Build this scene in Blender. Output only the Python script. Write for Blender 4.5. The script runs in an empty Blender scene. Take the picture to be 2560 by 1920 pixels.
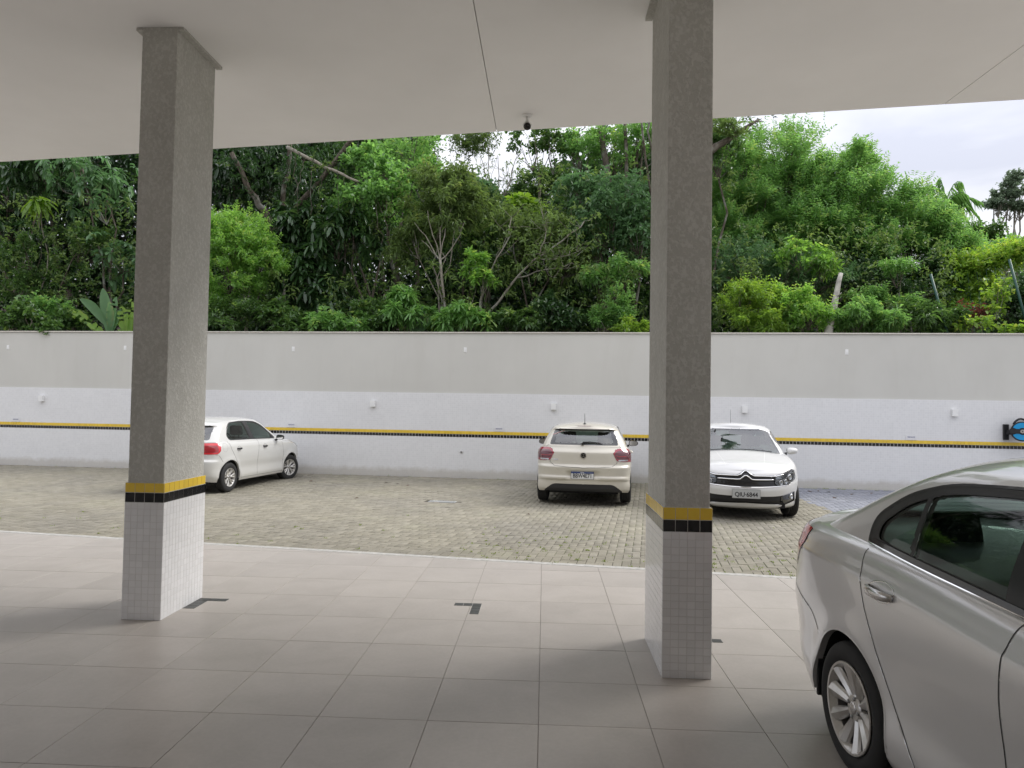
import bpy, math, random, colorsys
import numpy as np
from mathutils import Vector, Matrix
from mathutils.bvhtree import BVHTree

PI = math.pi
scene = bpy.context.scene
COL = scene.collection

# ------------------------------------------------------------------ camera
CH = 1.73
CAM_YAW, CAM_PITCH, CAM_ROLL = 0.0465169, 0.0309877, 0.0157810
FWD = np.array([-math.sin(CAM_YAW) * math.cos(CAM_PITCH), math.cos(CAM_YAW) * math.cos(CAM_PITCH), math.sin(CAM_PITCH)])
_r0 = np.array([math.cos(CAM_YAW), math.sin(CAM_YAW), 0.0])
_u0 = np.cross(_r0, FWD)
RGT = _r0 * math.cos(CAM_ROLL) + _u0 * math.sin(CAM_ROLL)
UPV = -_r0 * math.sin(CAM_ROLL) + _u0 * math.cos(CAM_ROLL)
camd = bpy.data.cameras.new('camera')
camd.sensor_width = 36.0
camd.lens = 1774.36 / 2560 * 36.0
camd.clip_start = 0.05
camd.clip_end = 3000
cam = bpy.data.objects.new('camera', camd)
COL.objects.link(cam)
cam.matrix_world = Matrix(((RGT[0], UPV[0], -FWD[0], 0), (RGT[1], UPV[1], -FWD[1], 0), (RGT[2], UPV[2], -FWD[2], CH), (0, 0, 0, 1)))
scene.camera = cam
scene.render.resolution_x, scene.render.resolution_y = 1024, 768

# ------------------------------------------------------------------ sky and light
SUN_EL, SUN_AZ = math.radians(43), math.radians(66)      # azimuth clockwise from +Y
world = bpy.data.worlds.new('World')
scene.world = world
world.use_nodes = True
wn = world.node_tree
wn.nodes.clear()
def wnode(t, **kw):
    n = wn.nodes.new(t)
    for k, v in kw.items():
        setattr(n, k, v)
    return n
def mnode(op, a=None, b=None, c=None):
    n = wnode('ShaderNodeMath', operation=op)
    for i, v in enumerate((a, b, c)):
        if v is None:
            continue
        if isinstance(v, (int, float)):
            n.inputs[i].default_value = v
        else:
            wn.links.new(v, n.inputs[i])
    return n.outputs[0]
sky = wnode('ShaderNodeTexSky', sky_type='NISHITA')
sky.sun_disc = False
sky.sun_elevation = SUN_EL
sky.sun_rotation = SUN_AZ
sky.air_density = 1.0
sky.dust_density = 2.0
bg_blue = wnode('ShaderNodeBackground')
bg_blue.inputs[1].default_value = 0.10
wn.links.new(sky.outputs[0], bg_blue.inputs[0])
tc = wnode('ShaderNodeTexCoord')
sep = wnode('ShaderNodeSeparateXYZ')
wn.links.new(tc.outputs['Generated'], sep.inputs[0])
zc = mnode('MAXIMUM', mnode('ADD', sep.outputs[2], 0.12), 0.05)
comb = wnode('ShaderNodeCombineXYZ')
wn.links.new(mnode('DIVIDE', sep.outputs[0], zc), comb.inputs[0])
wn.links.new(mnode('DIVIDE', sep.outputs[1], zc), comb.inputs[1])
ns1 = wnode('ShaderNodeTexNoise')
ns1.inputs['Scale'].default_value = 0.85
ns1.inputs['Detail'].default_value = 6
ns1.inputs['Roughness'].default_value = 0.5
ns1.inputs['Distortion'].default_value = 0.5
wn.links.new(comb.outputs[0], ns1.inputs['Vector'])
rampc = wnode('ShaderNodeValToRGB')
rampc.color_ramp.elements[0].position = 0.36
rampc.color_ramp.elements[0].color = (0.56, 0.575, 0.66, 1)
rampc.color_ramp.elements[1].position = 0.66
rampc.color_ramp.elements[1].color = (1.0, 0.995, 1.01, 1)
wn.links.new(ns1.outputs['Fac'], rampc.inputs[0])
bg_cloud = wnode('ShaderNodeBackground')
wn.links.new(rampc.outputs[0], bg_cloud.inputs[0])
# an overcast sky is brighter overhead than at the horizon
SKY_LZ = 1.75
zpos = mnode('MAXIMUM', sep.outputs[2], 0.0)
wn.links.new(mnode('MULTIPLY', mnode('ADD', mnode('MULTIPLY', zpos, 0.74), 0.29), SKY_LZ / 1.75), bg_cloud.inputs[1])
mixs = wnode('ShaderNodeMixShader')
mixs.inputs[0].default_value = 0.93
wn.links.new(bg_blue.outputs[0], mixs.inputs[1])
wn.links.new(bg_cloud.outputs[0], mixs.inputs[2])
wout = wnode('ShaderNodeOutputWorld')
wn.links.new(mixs.outputs[0], wout.inputs[0])

sund = bpy.data.lights.new('sun', 'SUN')
sund.energy = 1.2
sund.angle = math.radians(28)
sund.color = (1.0, 0.97, 0.92)
sun = bpy.data.objects.new('sun', sund)
COL.objects.link(sun)
sdir = Vector((math.sin(SUN_AZ) * math.cos(SUN_EL), math.cos(SUN_AZ) * math.cos(SUN_EL), math.sin(SUN_EL)))
sun.rotation_euler = sdir.to_track_quat('Z', 'Y').to_euler()
sun.location = (0, 0, 30)

vs = scene.view_settings
vs.view_transform = 'Standard'
vs.look = 'None'
vs.exposure = 1.40
vs.gamma = 1.0
vs.use_curve_mapping = False
scene.render.engine = 'CYCLES'
scene.cycles.max_bounces = 9
scene.cycles.diffuse_bounces = 6
scene.cycles.glossy_bounces = 4
scene.cycles.transmission_bounces = 6
scene.cycles.transparent_max_bounces = 12
scene.cycles.use_denoising = True
scene.cycles.caustics_reflective = False
scene.cycles.caustics_refractive = False

# ------------------------------------------------------------------ helpers
def ray(xd, yd):
    """direction through a point of the 2212-wide view of the photograph (used to read places off it)"""
    s = 2560 / 2212
    return FWD + RGT * (xd * s - 1280) / 1774.36 - UPV * (yd * s - 960) / 1774.36
def at(xd, yd, Y):
    d = ray(xd, yd)
    return np.array([0, 0, CH]) + d * (Y / d[1])
def onz(xd, yd, z=0.0):
    d = ray(xd, yd)
    return np.array([0, 0, CH]) + d * ((z - CH) / d[2])

def raw_mesh(name, V, F, attr=None, smooth=False, mats=None, midx=None):
    """V (n,3), F (m,k) arrays -> mesh"""
    V = np.asarray(V, dtype=np.float32)
    F = np.asarray(F, dtype=np.int32)
    me = bpy.data.meshes.new(name)
    me.vertices.add(len(V))
    me.vertices.foreach_set('co', V.ravel())
    k = F.shape[1]
    me.loops.add(F.size)
    me.loops.foreach_set('vertex_index', F.ravel())
    me.polygons.add(len(F))
    me.polygons.foreach_set('loop_start', np.arange(0, F.size, k, dtype=np.int32))
    me.polygons.foreach_set('loop_total', np.full(len(F), k, dtype=np.int32))
    if smooth:
        me.polygons.foreach_set('use_smooth', np.ones(len(F), dtype=bool))
    if midx is not None:
        me.polygons.foreach_set('material_index', np.asarray(midx, dtype=np.int32))
    me.update(calc_edges=True)
    if attr is not None:
        for an, av in attr.items():
            a = me.attributes.new(an, 'FLOAT', 'POINT')
            a.data.foreach_set('value', np.asarray(av, dtype=np.float32))
    for m in (mats or []):
        me.materials.append(m)
    return me

class MB:
    """collects shapes into one mesh"""
    def __init__(s):
        s.v, s.f, s.m = [], [], []
    def add(s, V, F, mi=0):
        o = len(s.v)
        s.v += [tuple(map(float, p)) for p in V]
        for f in F:
            s.f.append(tuple(int(i) + o for i in f))
            s.m.append(mi)
        return s
    def box(s, c, d, rz=0.0, mi=0, M=None):
        hx, hy, hz = d[0] / 2, d[1] / 2, d[2] / 2
        P = []
        for z in (-hz, hz):
            for x, y in ((-hx, -hy), (hx, -hy), (hx, hy), (-hx, hy)):
                P.append((x, y, z))
        P = np.array(P)
        if M is not None:
            P = P @ np.array(M.to_3x3()).T
        if rz:
            cz, sz = math.cos(rz), math.sin(rz)
            P = P @ np.array([[cz, sz, 0], [-sz, cz, 0], [0, 0, 1]])
        P = P + np.array(c)
        return s.add(P, [(0, 3, 2, 1), (4, 5, 6, 7), (0, 1, 5, 4), (1, 2, 6, 5), (2, 3, 7, 6), (3, 0, 4, 7)], mi)
    def cbox(s, c, d, ch, rz=0.0, mi=0):
        """box with its top edges chamfered by ch"""
        hx, hy, hz = d[0] / 2, d[1] / 2, d[2] / 2
        P = []
        for z, k in ((-hz, 0), (hz - ch, 0), (hz, ch)):
            for x, y in ((-1, -1), (1, -1), (1, 1), (-1, 1)):
                P.append((x * (hx - k), y * (hy - k), z))
        P = np.array(P)
        if rz:
            cz, sz = math.cos(rz), math.sin(rz)
            P = P @ np.array([[cz, sz, 0], [-sz, cz, 0], [0, 0, 1]])
        P = P + np.array(c)
        F = [(8, 9, 10, 11)]
        for a in (0, 4):
            for i in range(4):
                j = (i + 1) % 4
                F.append((a + i, a + j, a + j + 4, a + i + 4))
        return s.add(P, F, mi)
    def tube(s, pts, rad, n=8, mi=0, cap=True):
        pts = [np.array(p, float) for p in pts]
        if np.isscalar(rad):
            rad = [rad] * len(pts)
        V, F = [], []
        pv = None
        for i, p in enumerate(pts):
            t = pts[min(i + 1, len(pts) - 1)] - pts[max(i - 1, 0)]
            t /= max(np.linalg.norm(t), 1e-9)
            if pv is None:
                a = np.array([0, 0, 1.0]) if abs(t[2]) < .9 else np.array([1.0, 0, 0])
                u = np.cross(t, a)
            else:
                u = pv - t * (pv @ t)
            u /= max(np.linalg.norm(u), 1e-9)
            pv = u
            w = np.cross(t, u)
            for k in range(n):
                an = 2 * PI * k / n
                V.append(p + (u * math.cos(an) + w * math.sin(an)) * rad[i])
        for i in range(len(pts) - 1):
            for k in range(n):
                k2 = (k + 1) % n
                F.append((i * n + k, i * n + k2, (i + 1) * n + k2, (i + 1) * n + k))
        if cap:
            F.append(tuple(range(n - 1, -1, -1)))
            F.append(tuple((len(pts) - 1) * n + k for k in range(n)))
        return s.add(V, F, mi)
    def lathe(s, prof, n=48, mi=0, axis='y', c=(0, 0, 0), closed=False):
        """prof: (r, h) pairs turned about the axis"""
        V, F = [], []
        for k in range(n):
            a = 2 * PI * k / n
            for r, h in prof:
                if axis == 'y':
                    V.append((c[0] + r * math.cos(a), c[1] + h, c[2] + r * math.sin(a)))
                else:
                    V.append((c[0] + r * math.cos(a), c[1] + r * math.sin(a), c[2] + h))
        m = len(prof)
        for k in range(n):
            k2 = (k + 1) % n
            for j in range(m if closed else m - 1):
                j2 = (j + 1) % m
                F.append((k * m + j, k * m + j2, k2 * m + j2, k2 * m + j))
        return s.add(V, F, mi)
    def prism(s, poly, d, mi=0, M=None):
        """2-D polygon (x, z) given thickness d along y (towards +y), optionally transformed by M"""
        n = len(poly)
        P = np.array([(x, 0, z) for x, z in poly] + [(x, d, z) for x, z in poly], float)
        if M is not None:
            R = np.array(M)
            P = P @ R[:3, :3].T + R[:3, 3]
        F = [tuple(range(n)), tuple(range(2 * n - 1, n - 1, -1))]
        for i in range(n):
            j = (i + 1) % n
            F.append((i, i + n, j + n, j))
        return s.add(P, F, mi)
    def mesh(s, name, mats, smooth=False):
        me = bpy.data.meshes.new(name)
        me.from_pydata(s.v, [], s.f)
        if not isinstance(mats, (list, tuple)):
            mats = [mats]
        for m in mats:
            me.materials.append(m)
        if len(mats) > 1:
            me.polygons.foreach_set('material_index', s.m)
        if smooth:
            me.polygons.foreach_set('use_smooth', [True] * len(me.polygons))
        me.update()
        return me
    def build(s, name, mats, parent=None, smooth=False, **tags):
        return link(name, s.mesh(name, mats, smooth), parent, **tags)

def link(name, me, parent=None, loc=None, **tags):
    o = bpy.data.objects.new(name, me)
    COL.objects.link(o)
    if parent is not None:
        o.parent = parent
    if loc is not None:
        o.location = loc
    for k, v in tags.items():
        o[k] = v
    return o
def thing(name, label, cat, loc=(0, 0, 0), rz=0.0, group=None):
    o = bpy.data.objects.new(name, None)
    COL.objects.link(o)
    o.location = loc
    o.rotation_euler = (0, 0, rz)
    o.empty_display_size = 0.2
    o['label'] = label
    o['category'] = cat
    if group:
        o['group'] = group
    return o
def tag(o, label, cat, group=None):
    o['label'] = label
    o['category'] = cat
    if group:
        o['group'] = group
    return o
def bevel(o, w=0.004, seg=2, ang=35):
    m = o.modifiers.new('bevel', 'BEVEL')
    m.width = w
    m.segments = seg
    m.limit_method = 'ANGLE'
    m.angle_limit = math.radians(ang)
    return o

# ------------------------------------------------------------------ materials
class NT:
    def __init__(s, name):
        s.mat = bpy.data.materials.new(name)
        s.mat.use_nodes = True
        s.t = s.mat.node_tree
        s.b = s.t.nodes['Principled BSDF']
        s.out = s.t.nodes['Material Output']
    def n(s, t, **kw):
        n = s.t.nodes.new(t)
        for k, v in kw.items():
            setattr(n, k, v)
        return n
    def l(s, a, b):
        s.t.links.new(a, b)
    def tc(s, kind='Object'):
        return s.n('ShaderNodeTexCoord').outputs[kind]
    def noise(s, scale, detail=4, rough=.5, vec=None, dist=0.0):
        n = s.n('ShaderNodeTexNoise')
        n.inputs['Scale'].default_value = scale
        n.inputs['Detail'].default_value = detail
        n.inputs['Roughness'].default_value = rough
        n.inputs['Distortion'].default_value = dist
        if vec is not None:
            s.l(vec, n.inputs['Vector'])
        return n.outputs['Fac']
    def ramp(s, fac, stops):
        r = s.n('ShaderNodeValToRGB')
        e = r.color_ramp.elements
        while len(e) < len(stops):
            e.new(0.5)
        for el, (p, c) in zip(e, stops):
            el.position = p
            el.color = (*c, 1) if len(c) == 3 else c
        s.l(fac, r.inputs[0])
        return r.outputs[0]
    def mix(s, fac, a, b, mode='MIX'):
        m = s.n('ShaderNodeMix', data_type='RGBA', blend_type=mode)
        for i, v in ((0, fac), (6, a), (7, b)):
            if hasattr(v, 'links'):
                s.l(v, m.inputs[i])
            elif isinstance(v, (int, float)):
                m.inputs[i].default_value = v
            else:
                m.inputs[i].default_value = (*v, 1)
        return m.outputs[2]
    def math(s, op, a, b=None):
        m = s.n('ShaderNodeMath', operation=op)
        for i, v in enumerate((a, b)):
            if v is None:
                continue
            if hasattr(v, 'links'):
                s.l(v, m.inputs[i])
            else:
                m.inputs[i].default_value = v
        return m.outputs[0]
    def bump(s, h, strength=.3, dist=.01):
        b = s.n('ShaderNodeBump')
        b.inputs['Strength'].default_value = strength
        b.inputs['Distance'].default_value = dist
        s.l(h, b.inputs['Height'])
        s.l(b.outputs[0], s.b.inputs['Normal'])
        return b
    def set(s, **kw):
        for k, v in kw.items():
            k = k.replace('_', ' ')
            i = s.b.inputs[k]
            if hasattr(v, 'links'):
                s.l(v, i)
            elif isinstance(v, (tuple, list)) and len(v) == 3:
                i.default_value = (*v, 1)
            else:
                i.default_value = v
        return s

def simple(name, col, rough=.5, metal=0.0, coat=0.0, var=0.0, vscale=6.0, spec=.5, bump=0.0, bscale=60.0):
    t = NT(name)
    t.set(Base_Color=col, Roughness=rough, Metallic=metal, Coat_Weight=coat, Specular_IOR_Level=spec)
    if var:
        n = t.noise(vscale, 5, .6, t.tc())
        dk = tuple(c * (1 - var) for c in col)
        lt = tuple(min(1, c * (1 + var)) for c in col)
        t.set(Base_Color=t.ramp(n, [(.3, dk), (.7, lt)]))
    if bump:
        t.bump(t.noise(bscale, 4, .6, t.tc()), bump, .004)
    return t.mat

def floor_tile_mat():
    t = NT('porcelain_tile')
    oi = t.n('ShaderNodeObjectInfo')
    v = t.n('ShaderNodeVectorMath', operation='ADD')
    t.l(t.tc(), v.inputs[0])
    cm = t.n('ShaderNodeCombineXYZ')
    t.l(t.math('MULTIPLY', oi.outputs['Random'], 37.0), cm.inputs[0])
    t.l(cm.outputs[0], v.inputs[1])
    n1 = t.noise(2.6, 6, .55, v.outputs[0], .8)
    n2 = t.noise(38, 3, .6, v.outputs[0])
    c = t.ramp(n1, [(.25, (.345, .316, .286)), (.75, (.430, .396, .362))])
    c = t.mix(.25, c, t.ramp(n2, [(.3, (.34, .312, .285)), (.7, (.45, .415, .382))]))
    k = t.math('ADD', t.math('MULTIPLY', oi.outputs['Random'], .09), .955)
    vm = t.n('ShaderNodeVectorMath', operation='SCALE')
    t.l(c, vm.inputs[0])
    t.l(k, vm.inputs['Scale'])
    wp = t.n('ShaderNodeNewGeometry').outputs['Position']
    st = t.ramp(t.noise(.7, 6, .65, wp, 1.0), [(.35, (.90, .89, .88)), (.62, (1.03, 1.03, 1.03))])
    c = t.mix(1.0, c, st, 'MULTIPLY')
    # scattered dark specks of dirt
    vo = t.n('ShaderNodeTexVoronoi')
    vo.inputs['Scale'].default_value = 3.0
    t.l(v.outputs[0], vo.inputs['Vector'])
    sp = t.math('LESS_THAN', vo.outputs['Distance'], .011)
    c2 = t.mix(sp, vm.outputs[0], (.10, .08, .07))
    sm = t.noise(1.3, 4, .7, v.outputs[0], 1.5)
    t.set(Base_Color=c2, Roughness=t.math('ADD', t.math('MULTIPLY', sm, .22), .26), Specular_IOR_Level=.5)
    t.bump(n2, .05, .002)
    return t.mat

def plaster_mat(name, c1, c2, strength, scale, stretch=1.0):
    t = NT(name)
    mp = t.n('ShaderNodeMapping')
    mp.inputs['Scale'].default_value = (1, 1, stretch)
    t.l(t.tc(), mp.inputs[0])
    n1 = t.noise(scale, 5, .6, mp.outputs[0], .35)
    n2 = t.noise(scale * .12, 3, .5, mp.outputs[0])
    h = t.ramp(n1, [(.46, (0, 0, 0)), (.60, (1, 1, 1))])
    c = t.mix(h, c1, c2)
    c = t.mix(.35, c, t.ramp(n2, [(.3, c1), (.7, c2)]))
    t.set(Base_Color=c, Roughness=.82, Specular_IOR_Level=.3)
    t.bump(h, strength, .006)
    return t.mat

def smooth_wall_mat(name, col, stain=(.5, .48, .42)):
    t = NT(name)
    mp = t.n('ShaderNodeMapping')
    mp.inputs['Scale'].default_value = (1, 1, .18)
    t.l(t.tc(), mp.inputs[0])
    n1 = t.noise(.8, 4, .55, t.tc())
    n2 = t.noise(2.4, 5, .65, mp.outputs[0], .6)
    dk = tuple(c * .93 for c in col)
    c = t.ramp(n1, [(.3, dk), (.7, col)])
    f = t.ramp(n2, [(.50, (0, 0, 0)), (.82, (.42, .42, .42))])
    c = t.mix(f, c, stain)
    t.set(Base_Color=c, Roughness=.75, Specular_IOR_Level=.3)
    t.bump(t.noise(120, 3, .6, t.tc()), .12, .002)
    return t.mat

def mosaic_mat():
    """5 cm white wall mosaic, far away: the joints are relief and colour of the material"""
    t = NT('white_mosaic')
    sep = t.n('ShaderNodeSeparateXYZ')
    t.l(t.tc(), sep.inputs[0])
    cb = t.n('ShaderNodeCombineXYZ')
    t.l(sep.outputs[0], cb.inputs[0])
    t.l(sep.outputs[2], cb.inputs[1])
    br = t.n('ShaderNodeTexBrick')
    br.offset = 0.0
    br.inputs['Scale'].default_value = 1.0
    br.inputs['Brick Width'].default_value = .05
    br.inputs['Row Height'].default_value = .05
    br.inputs['Mortar Size'].default_value = .0022
    br.inputs['Mortar Smooth'].default_value = .3
    br.inputs['Color1'].default_value = (.715, .717, .722, 1)
    br.inputs['Color2'].default_value = (.755, .757, .762, 1)
    br.inputs['Mortar'].default_value = (.80, .80, .80, 1)
    t.l(cb.outputs[0], br.inputs['Vector'])
    # sheets of tiles differ a little
    br2 = t.n('ShaderNodeTexBrick')
    br2.offset = 0.0
    br2.inputs['Scale'].default_value = 1.0
    br2.inputs['Brick Width'].default_value = .30
    br2.inputs['Row Height'].default_value = .30
    br2.inputs['Mortar Size'].default_value = .004
    br2.inputs['Color1'].default_value = (.975, .975, .975, 1)
    br2.inputs['Color2'].default_value = (1, 1, 1, 1)
    br2.inputs['Mortar'].default_value = (.985, .985, .985, 1)
    t.l(cb.outputs[0], br2.inputs['Vector'])
    c = t.mix(1.0, br.outputs['Color'], br2.outputs['Color'], 'MULTIPLY')
    # grime near the ground
    g = t.math('MULTIPLY', t.ramp(t.math('ADD', sep.outputs[2], t.math('MULTIPLY', t.noise(3, 5, .7, t.tc()), -.22)), [(.0, (1, 1, 1)), (.12, (0, 0, 0))]), .5)
    c = t.mix(g, c, (.40, .36, .29))
    t.set(Base_Color=c, Roughness=.22, Specular_IOR_Level=.5)
    inv = t.math('SUBTRACT', 1.0, br.outputs['Fac'])
    t.bump(inv, .5, .002)
    return t.mat

def tile_mat(name, col, rough=.18, var=.05):
    t = NT(name)
    oi = t.n('ShaderNodeObjectInfo')
    ge = t.n('ShaderNodeNewGeometry')
    r = t.math('FRACT', t.math('ADD', oi.outputs['Random'], ge.outputs['Random Per Island']))
    lo = tuple(c * (1 - var) for c in col)
    hi = tuple(min(1, c * (1 + var)) for c in col)
    c = t.ramp(r, [(0, lo), (1, hi)])
    t.set(Base_Color=c, Roughness=rough)
    t.bump(t.noise(22, 2, .5, t.tc()), .06, .003)
    return t.mat

def leaf_mat(name, dark, light, young, rough=.42, transl=.35, spec=.45, deep=.45):
    boost = 1.5 if deep > .3 else 1.2
    t = NT(name)
    light = tuple(l * boost for l in light)
    dark = tuple(d * (.9 - deep) + l * deep for d, l in zip(dark, light))
    a = t.n('ShaderNodeAttribute')
    a.attribute_name = 'tint'
    c = t.ramp(a.outputs['Fac'], [(0.0, dark), (.72, light), (1.0, young)])
    t.set(Base_Color=c, Roughness=rough, Specular_IOR_Level=spec)
    tr = t.n('ShaderNodeBsdfTranslucent')
    hs = t.n('ShaderNodeHueSaturation')
    hs.inputs['Hue'].default_value = .485
    hs.inputs['Saturation'].default_value = 1.15
    hs.inputs['Value'].default_value = 1.5
    t.l(c, hs.inputs['Color'])
    t.l(hs.outputs[0], tr.inputs['Color'])
    ms = t.n('ShaderNodeMixShader')
    ms.inputs[0].default_value = min(.6, transl + .12)
    t.l(t.b.outputs[0], ms.inputs[1])
    t.l(tr.outputs[0], ms.inputs[2])
    t.l(ms.outputs[0], t.out.inputs[0])
    return t.mat

def glass_mat(name, tint, refl=1.0, ior=1.5):
    t = NT(name)
    t.t.nodes.remove(t.b)
    tr = t.n('ShaderNodeBsdfTransparent')
    tr.inputs[0].default_value = (*tint, 1)
    gl = t.n('ShaderNodeBsdfGlossy')
    gl.inputs['Roughness'].default_value = .015
    gl.inputs['Color'].default_value = (refl, refl, refl, 1)
    fr = t.n('ShaderNodeFresnel')
    fr.inputs[0].default_value = ior
    ms = t.n('ShaderNodeMixShader')
    t.l(fr.outputs[0], ms.inputs[0])
    t.l(tr.outputs[0], ms.inputs[1])
    t.l(gl.outputs[0], ms.inputs[2])
    t.l(ms.outputs[0], t.out.inputs[0])
    return t.mat

def paint_mat(name, col, metal=0.0, rough=.35, coat=1.0, dirt=.0):
    t = NT(name)
    c = col
    n = t.noise(2.2, 5, .6, t.tc())
    if dirt:
        sep = t.n('ShaderNodeSeparateXYZ')
        t.l(t.tc(), sep.inputs[0])
        hgt = t.ramp(t.math('ADD', sep.outputs[2], t.math('MULTIPLY', n, -.35)), [(.0, (1, 1, 1)), (.55, (0, 0, 0))])
        c = t.mix(t.math('MULTIPLY', hgt, dirt), col, (.42, .36, .27))
    if metal:
        fl = t.noise(900, 2, .5, t.tc())
        c = t.mix(.10, c, t.ramp(fl, [(.3, tuple(x * .7 for x in col)), (.7, tuple(min(1, x * 1.3) for x in col))]))
    t.set(Base_Color=c, Metallic=metal, Roughness=rough, Coat_Weight=coat, Coat_Roughness=.03, Coat_IOR=1.5)
    return t.mat

def paver_mat(name, c1, c2, lichen=.14):
    t = NT(name)
    oi = t.n('ShaderNodeObjectInfo')
    ge = t.n('ShaderNodeNewGeometry')
    r = t.math('FRACT', t.math('ADD', oi.outputs['Random'], ge.outputs['Random Per Island']))
    c = t.ramp(r, [(0, c1), (.55, tuple((a + b) / 2 for a, b in zip(c1, c2))), (1, c2)])
    pos = t.n('ShaderNodeNewGeometry').outputs['Position']
    big = t.noise(.55, 5, .6, pos, .5)
    c = t.mix(1.0, c, t.ramp(big, [(.3, (.86, .86, .88)), (.7, (1.06, 1.05, 1.0))]), 'MULTIPLY')
    fine = t.noise(55, 5, .7, pos)
    c = t.mix(1.0, c, t.ramp(fine, [(.3, (.80, .80, .80)), (.7, (1.14, 1.14, 1.14))]), 'MULTIPLY')
    st = t.noise(1.6, 6, .65, pos, 1.2)
    c = t.mix(t.ramp(st, [(.62, (0, 0, 0)), (.78, (.30, .30, .30))]), c, (.20, .185, .18))
    ms = t.noise(.8, 5, .7, pos)
    c = t.mix(t.ramp(ms, [(.55, (0, 0, 0)), (.75, (lichen,) * 3)]), c, (.34, .37, .19))
    t.set(Base_Color=c, Roughness=.88, Specular_IOR_Level=.25)
    t.bump(fine, .5, .003)
    return t.mat

def bark_mat(name, a, b):
    t = NT(name)
    mp = t.n('ShaderNodeMapping')
    mp.inputs['Scale'].default_value = (1, 1, .3)
    t.l(t.tc(), mp.inputs[0])
    n = t.noise(14, 6, .7, mp.outputs[0], .6)
    n2 = t.noise(2.2, 3, .5, t.tc())
    c = t.ramp(n, [(.35, a), (.65, b)])
    c = t.mix(t.ramp(n2, [(.52, (0, 0, 0)), (.66, (.6, .6, .6))]), c, (.36, .37, .33))
    t.set(Base_Color=c, Roughness=.9, Specular_IOR_Level=.2)
    t.bump(n, .8, .03)
    return t.mat

M = {}
M['tile'] = floor_tile_mat()
M['grout'] = simple('floor_grout', (.30, .28, .26), .9)
M['ceiling'] = smooth_wall_mat('ceiling_paint', (.91, .908, .90), (.85, .845, .83))
M['white_paint'] = simple('white_paint', (.78, .78, .76), .6, var=.04)
M['plaster'] = smooth_wall_mat('grey_plaster', (.60, .592, .552), (.52, .508, .462))
M['coping'] = simple('stone_coping', (.60, .57, .50), .6, var=.10, vscale=5, bump=.2)
M['pillar'] = plaster_mat('textured_plaster', (.44, .435, .40), (.58, .575, .54), .6, 44, .8)
M['mosaic'] = mosaic_mat()
M['t_white'] = tile_mat('white_tile', (.74, .74, .75), .16, .04)
M['t_yellow'] = tile_mat('yellow_tile', (.76, .53, .060), .18, .06)
M['t_black'] = tile_mat('black_tile', (.012, .012, .014), .12, .3)
M['t_dark'] = tile_mat('dark_floor_tile', (.045, .047, .046), .35, .15)
M['w_grout'] = simple('white_grout', (.62, .61, .58), .9)
M['p_grout'] = simple('pillar_grout', (.62, .61, .59), .9)
M['paver'] = paver_mat('concrete_paver', (.225, .210, .168), (.290, .272, .222))
M['paver_blue'] = paver_mat('blue_painted_paver', (.215, .225, .258), (.28, .29, .33), .05)
M['stone'] = simple('white_granite', (.40, .39, .365), .6, var=.25, vscale=18, bump=.2)
M['white_plastic'] = simple('white_plastic', (.80, .80, .79), .35)
M['black_plastic'] = simple('black_plastic', (.018, .018, .020), .45, bump=.1, bscale=300)
M['gloss_black'] = simple('gloss_black', (.008, .008, .009), .12, coat=1.0)
M['rubber'] = simple('rubber', (.014, .014, .015), .7, var=.3, vscale=30)
M['tyre'] = simple('tyre_rubber', (.018, .018, .018), .78, var=.25, vscale=12, bump=.15)
M['alloy'] = simple('alloy_metal', (.62, .61, .59), .30, metal=.85, var=.08, vscale=20)
M['steel'] = simple('steel_grey', (.34, .34, .34), .45, metal=.7)
M['chrome'] = simple('chrome', (.82, .82, .83), .08, metal=1.0)
M['satin'] = simple('satin_chrome', (.62, .61, .60), .22, metal=1.0)
M['brake'] = simple('brake_iron', (.10, .09, .08), .6, metal=.6)
M['seam'] = simple('panel_gap', (.06, .06, .06), .8)
M['satin_black'] = simple('satin_black', (.012, .012, .013), .32)
M['inner'] = simple('wheel_well_dark', (.010, .010, .010), .9)
M['cloth'] = simple('seat_cloth', (.030, .031, .033), .85, var=.2, vscale=30, bump=.2, bscale=300)
M['cloth_grey'] = simple('headliner_cloth', (.30, .29, .27), .9)
M['cabin'] = simple('cabin_plastic', (.028, .028, .029), .7)
M['glass'] = glass_mat('car_glass', (.50, .62, .57), ior=1.55)
M['glass_dark'] = glass_mat('tinted_glass', (.46, .58, .54), ior=1.45)
M['glass_sky'] = glass_mat('raked_glass', (.50, .62, .57), ior=2.1)
M['lens_clear'] = glass_mat('clear_lens', (.85, .87, .88))
M['red'] = simple('red_lens', (.30, .010, .018), .12, coat=1.0)
M['red_bright'] = simple('bright_red_lens', (.62, .02, .03), .15, coat=1.0)
M['red_mid'] = simple('crimson_lens', (.26, .014, .03), .10, coat=1.0)
M['red_dark'] = simple('dark_red_lens', (.10, .012, .022), .10, coat=1.0)
M['lamp_grey'] = simple('lamp_reflector', (.50, .51, .53), .15, metal=.9)
M['plate_white'] = simple('plate_white', (.66, .66, .65), .4)
M['plate_grey'] = simple('plate_grey', (.42, .43, .43), .4)
M['plate_blue'] = simple('plate_blue', (.02, .045, .16), .4)
M['ink'] = simple('black_ink', (.015, .015, .016), .5)
M['ink_blue'] = simple('blue_ink', (.16, .17, .30), .6)
M['blue_disc'] = simple('blue_plastic', (.015, .30, .62), .35)
M['fence_green'] = simple('green_painted_steel', (.022, .075, .058), .45)
M['soil'] = simple('forest_soil', (.045, .036, .024), .95, var=.3, vscale=2)
M['moss'] = leaf_mat('moss', (.05, .08, .015), (.13, .19, .03), (.22, .28, .05), .7, .2)
M['dry'] = simple('dry_leaf', (.09, .05, .03), .8, var=.3)
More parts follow.
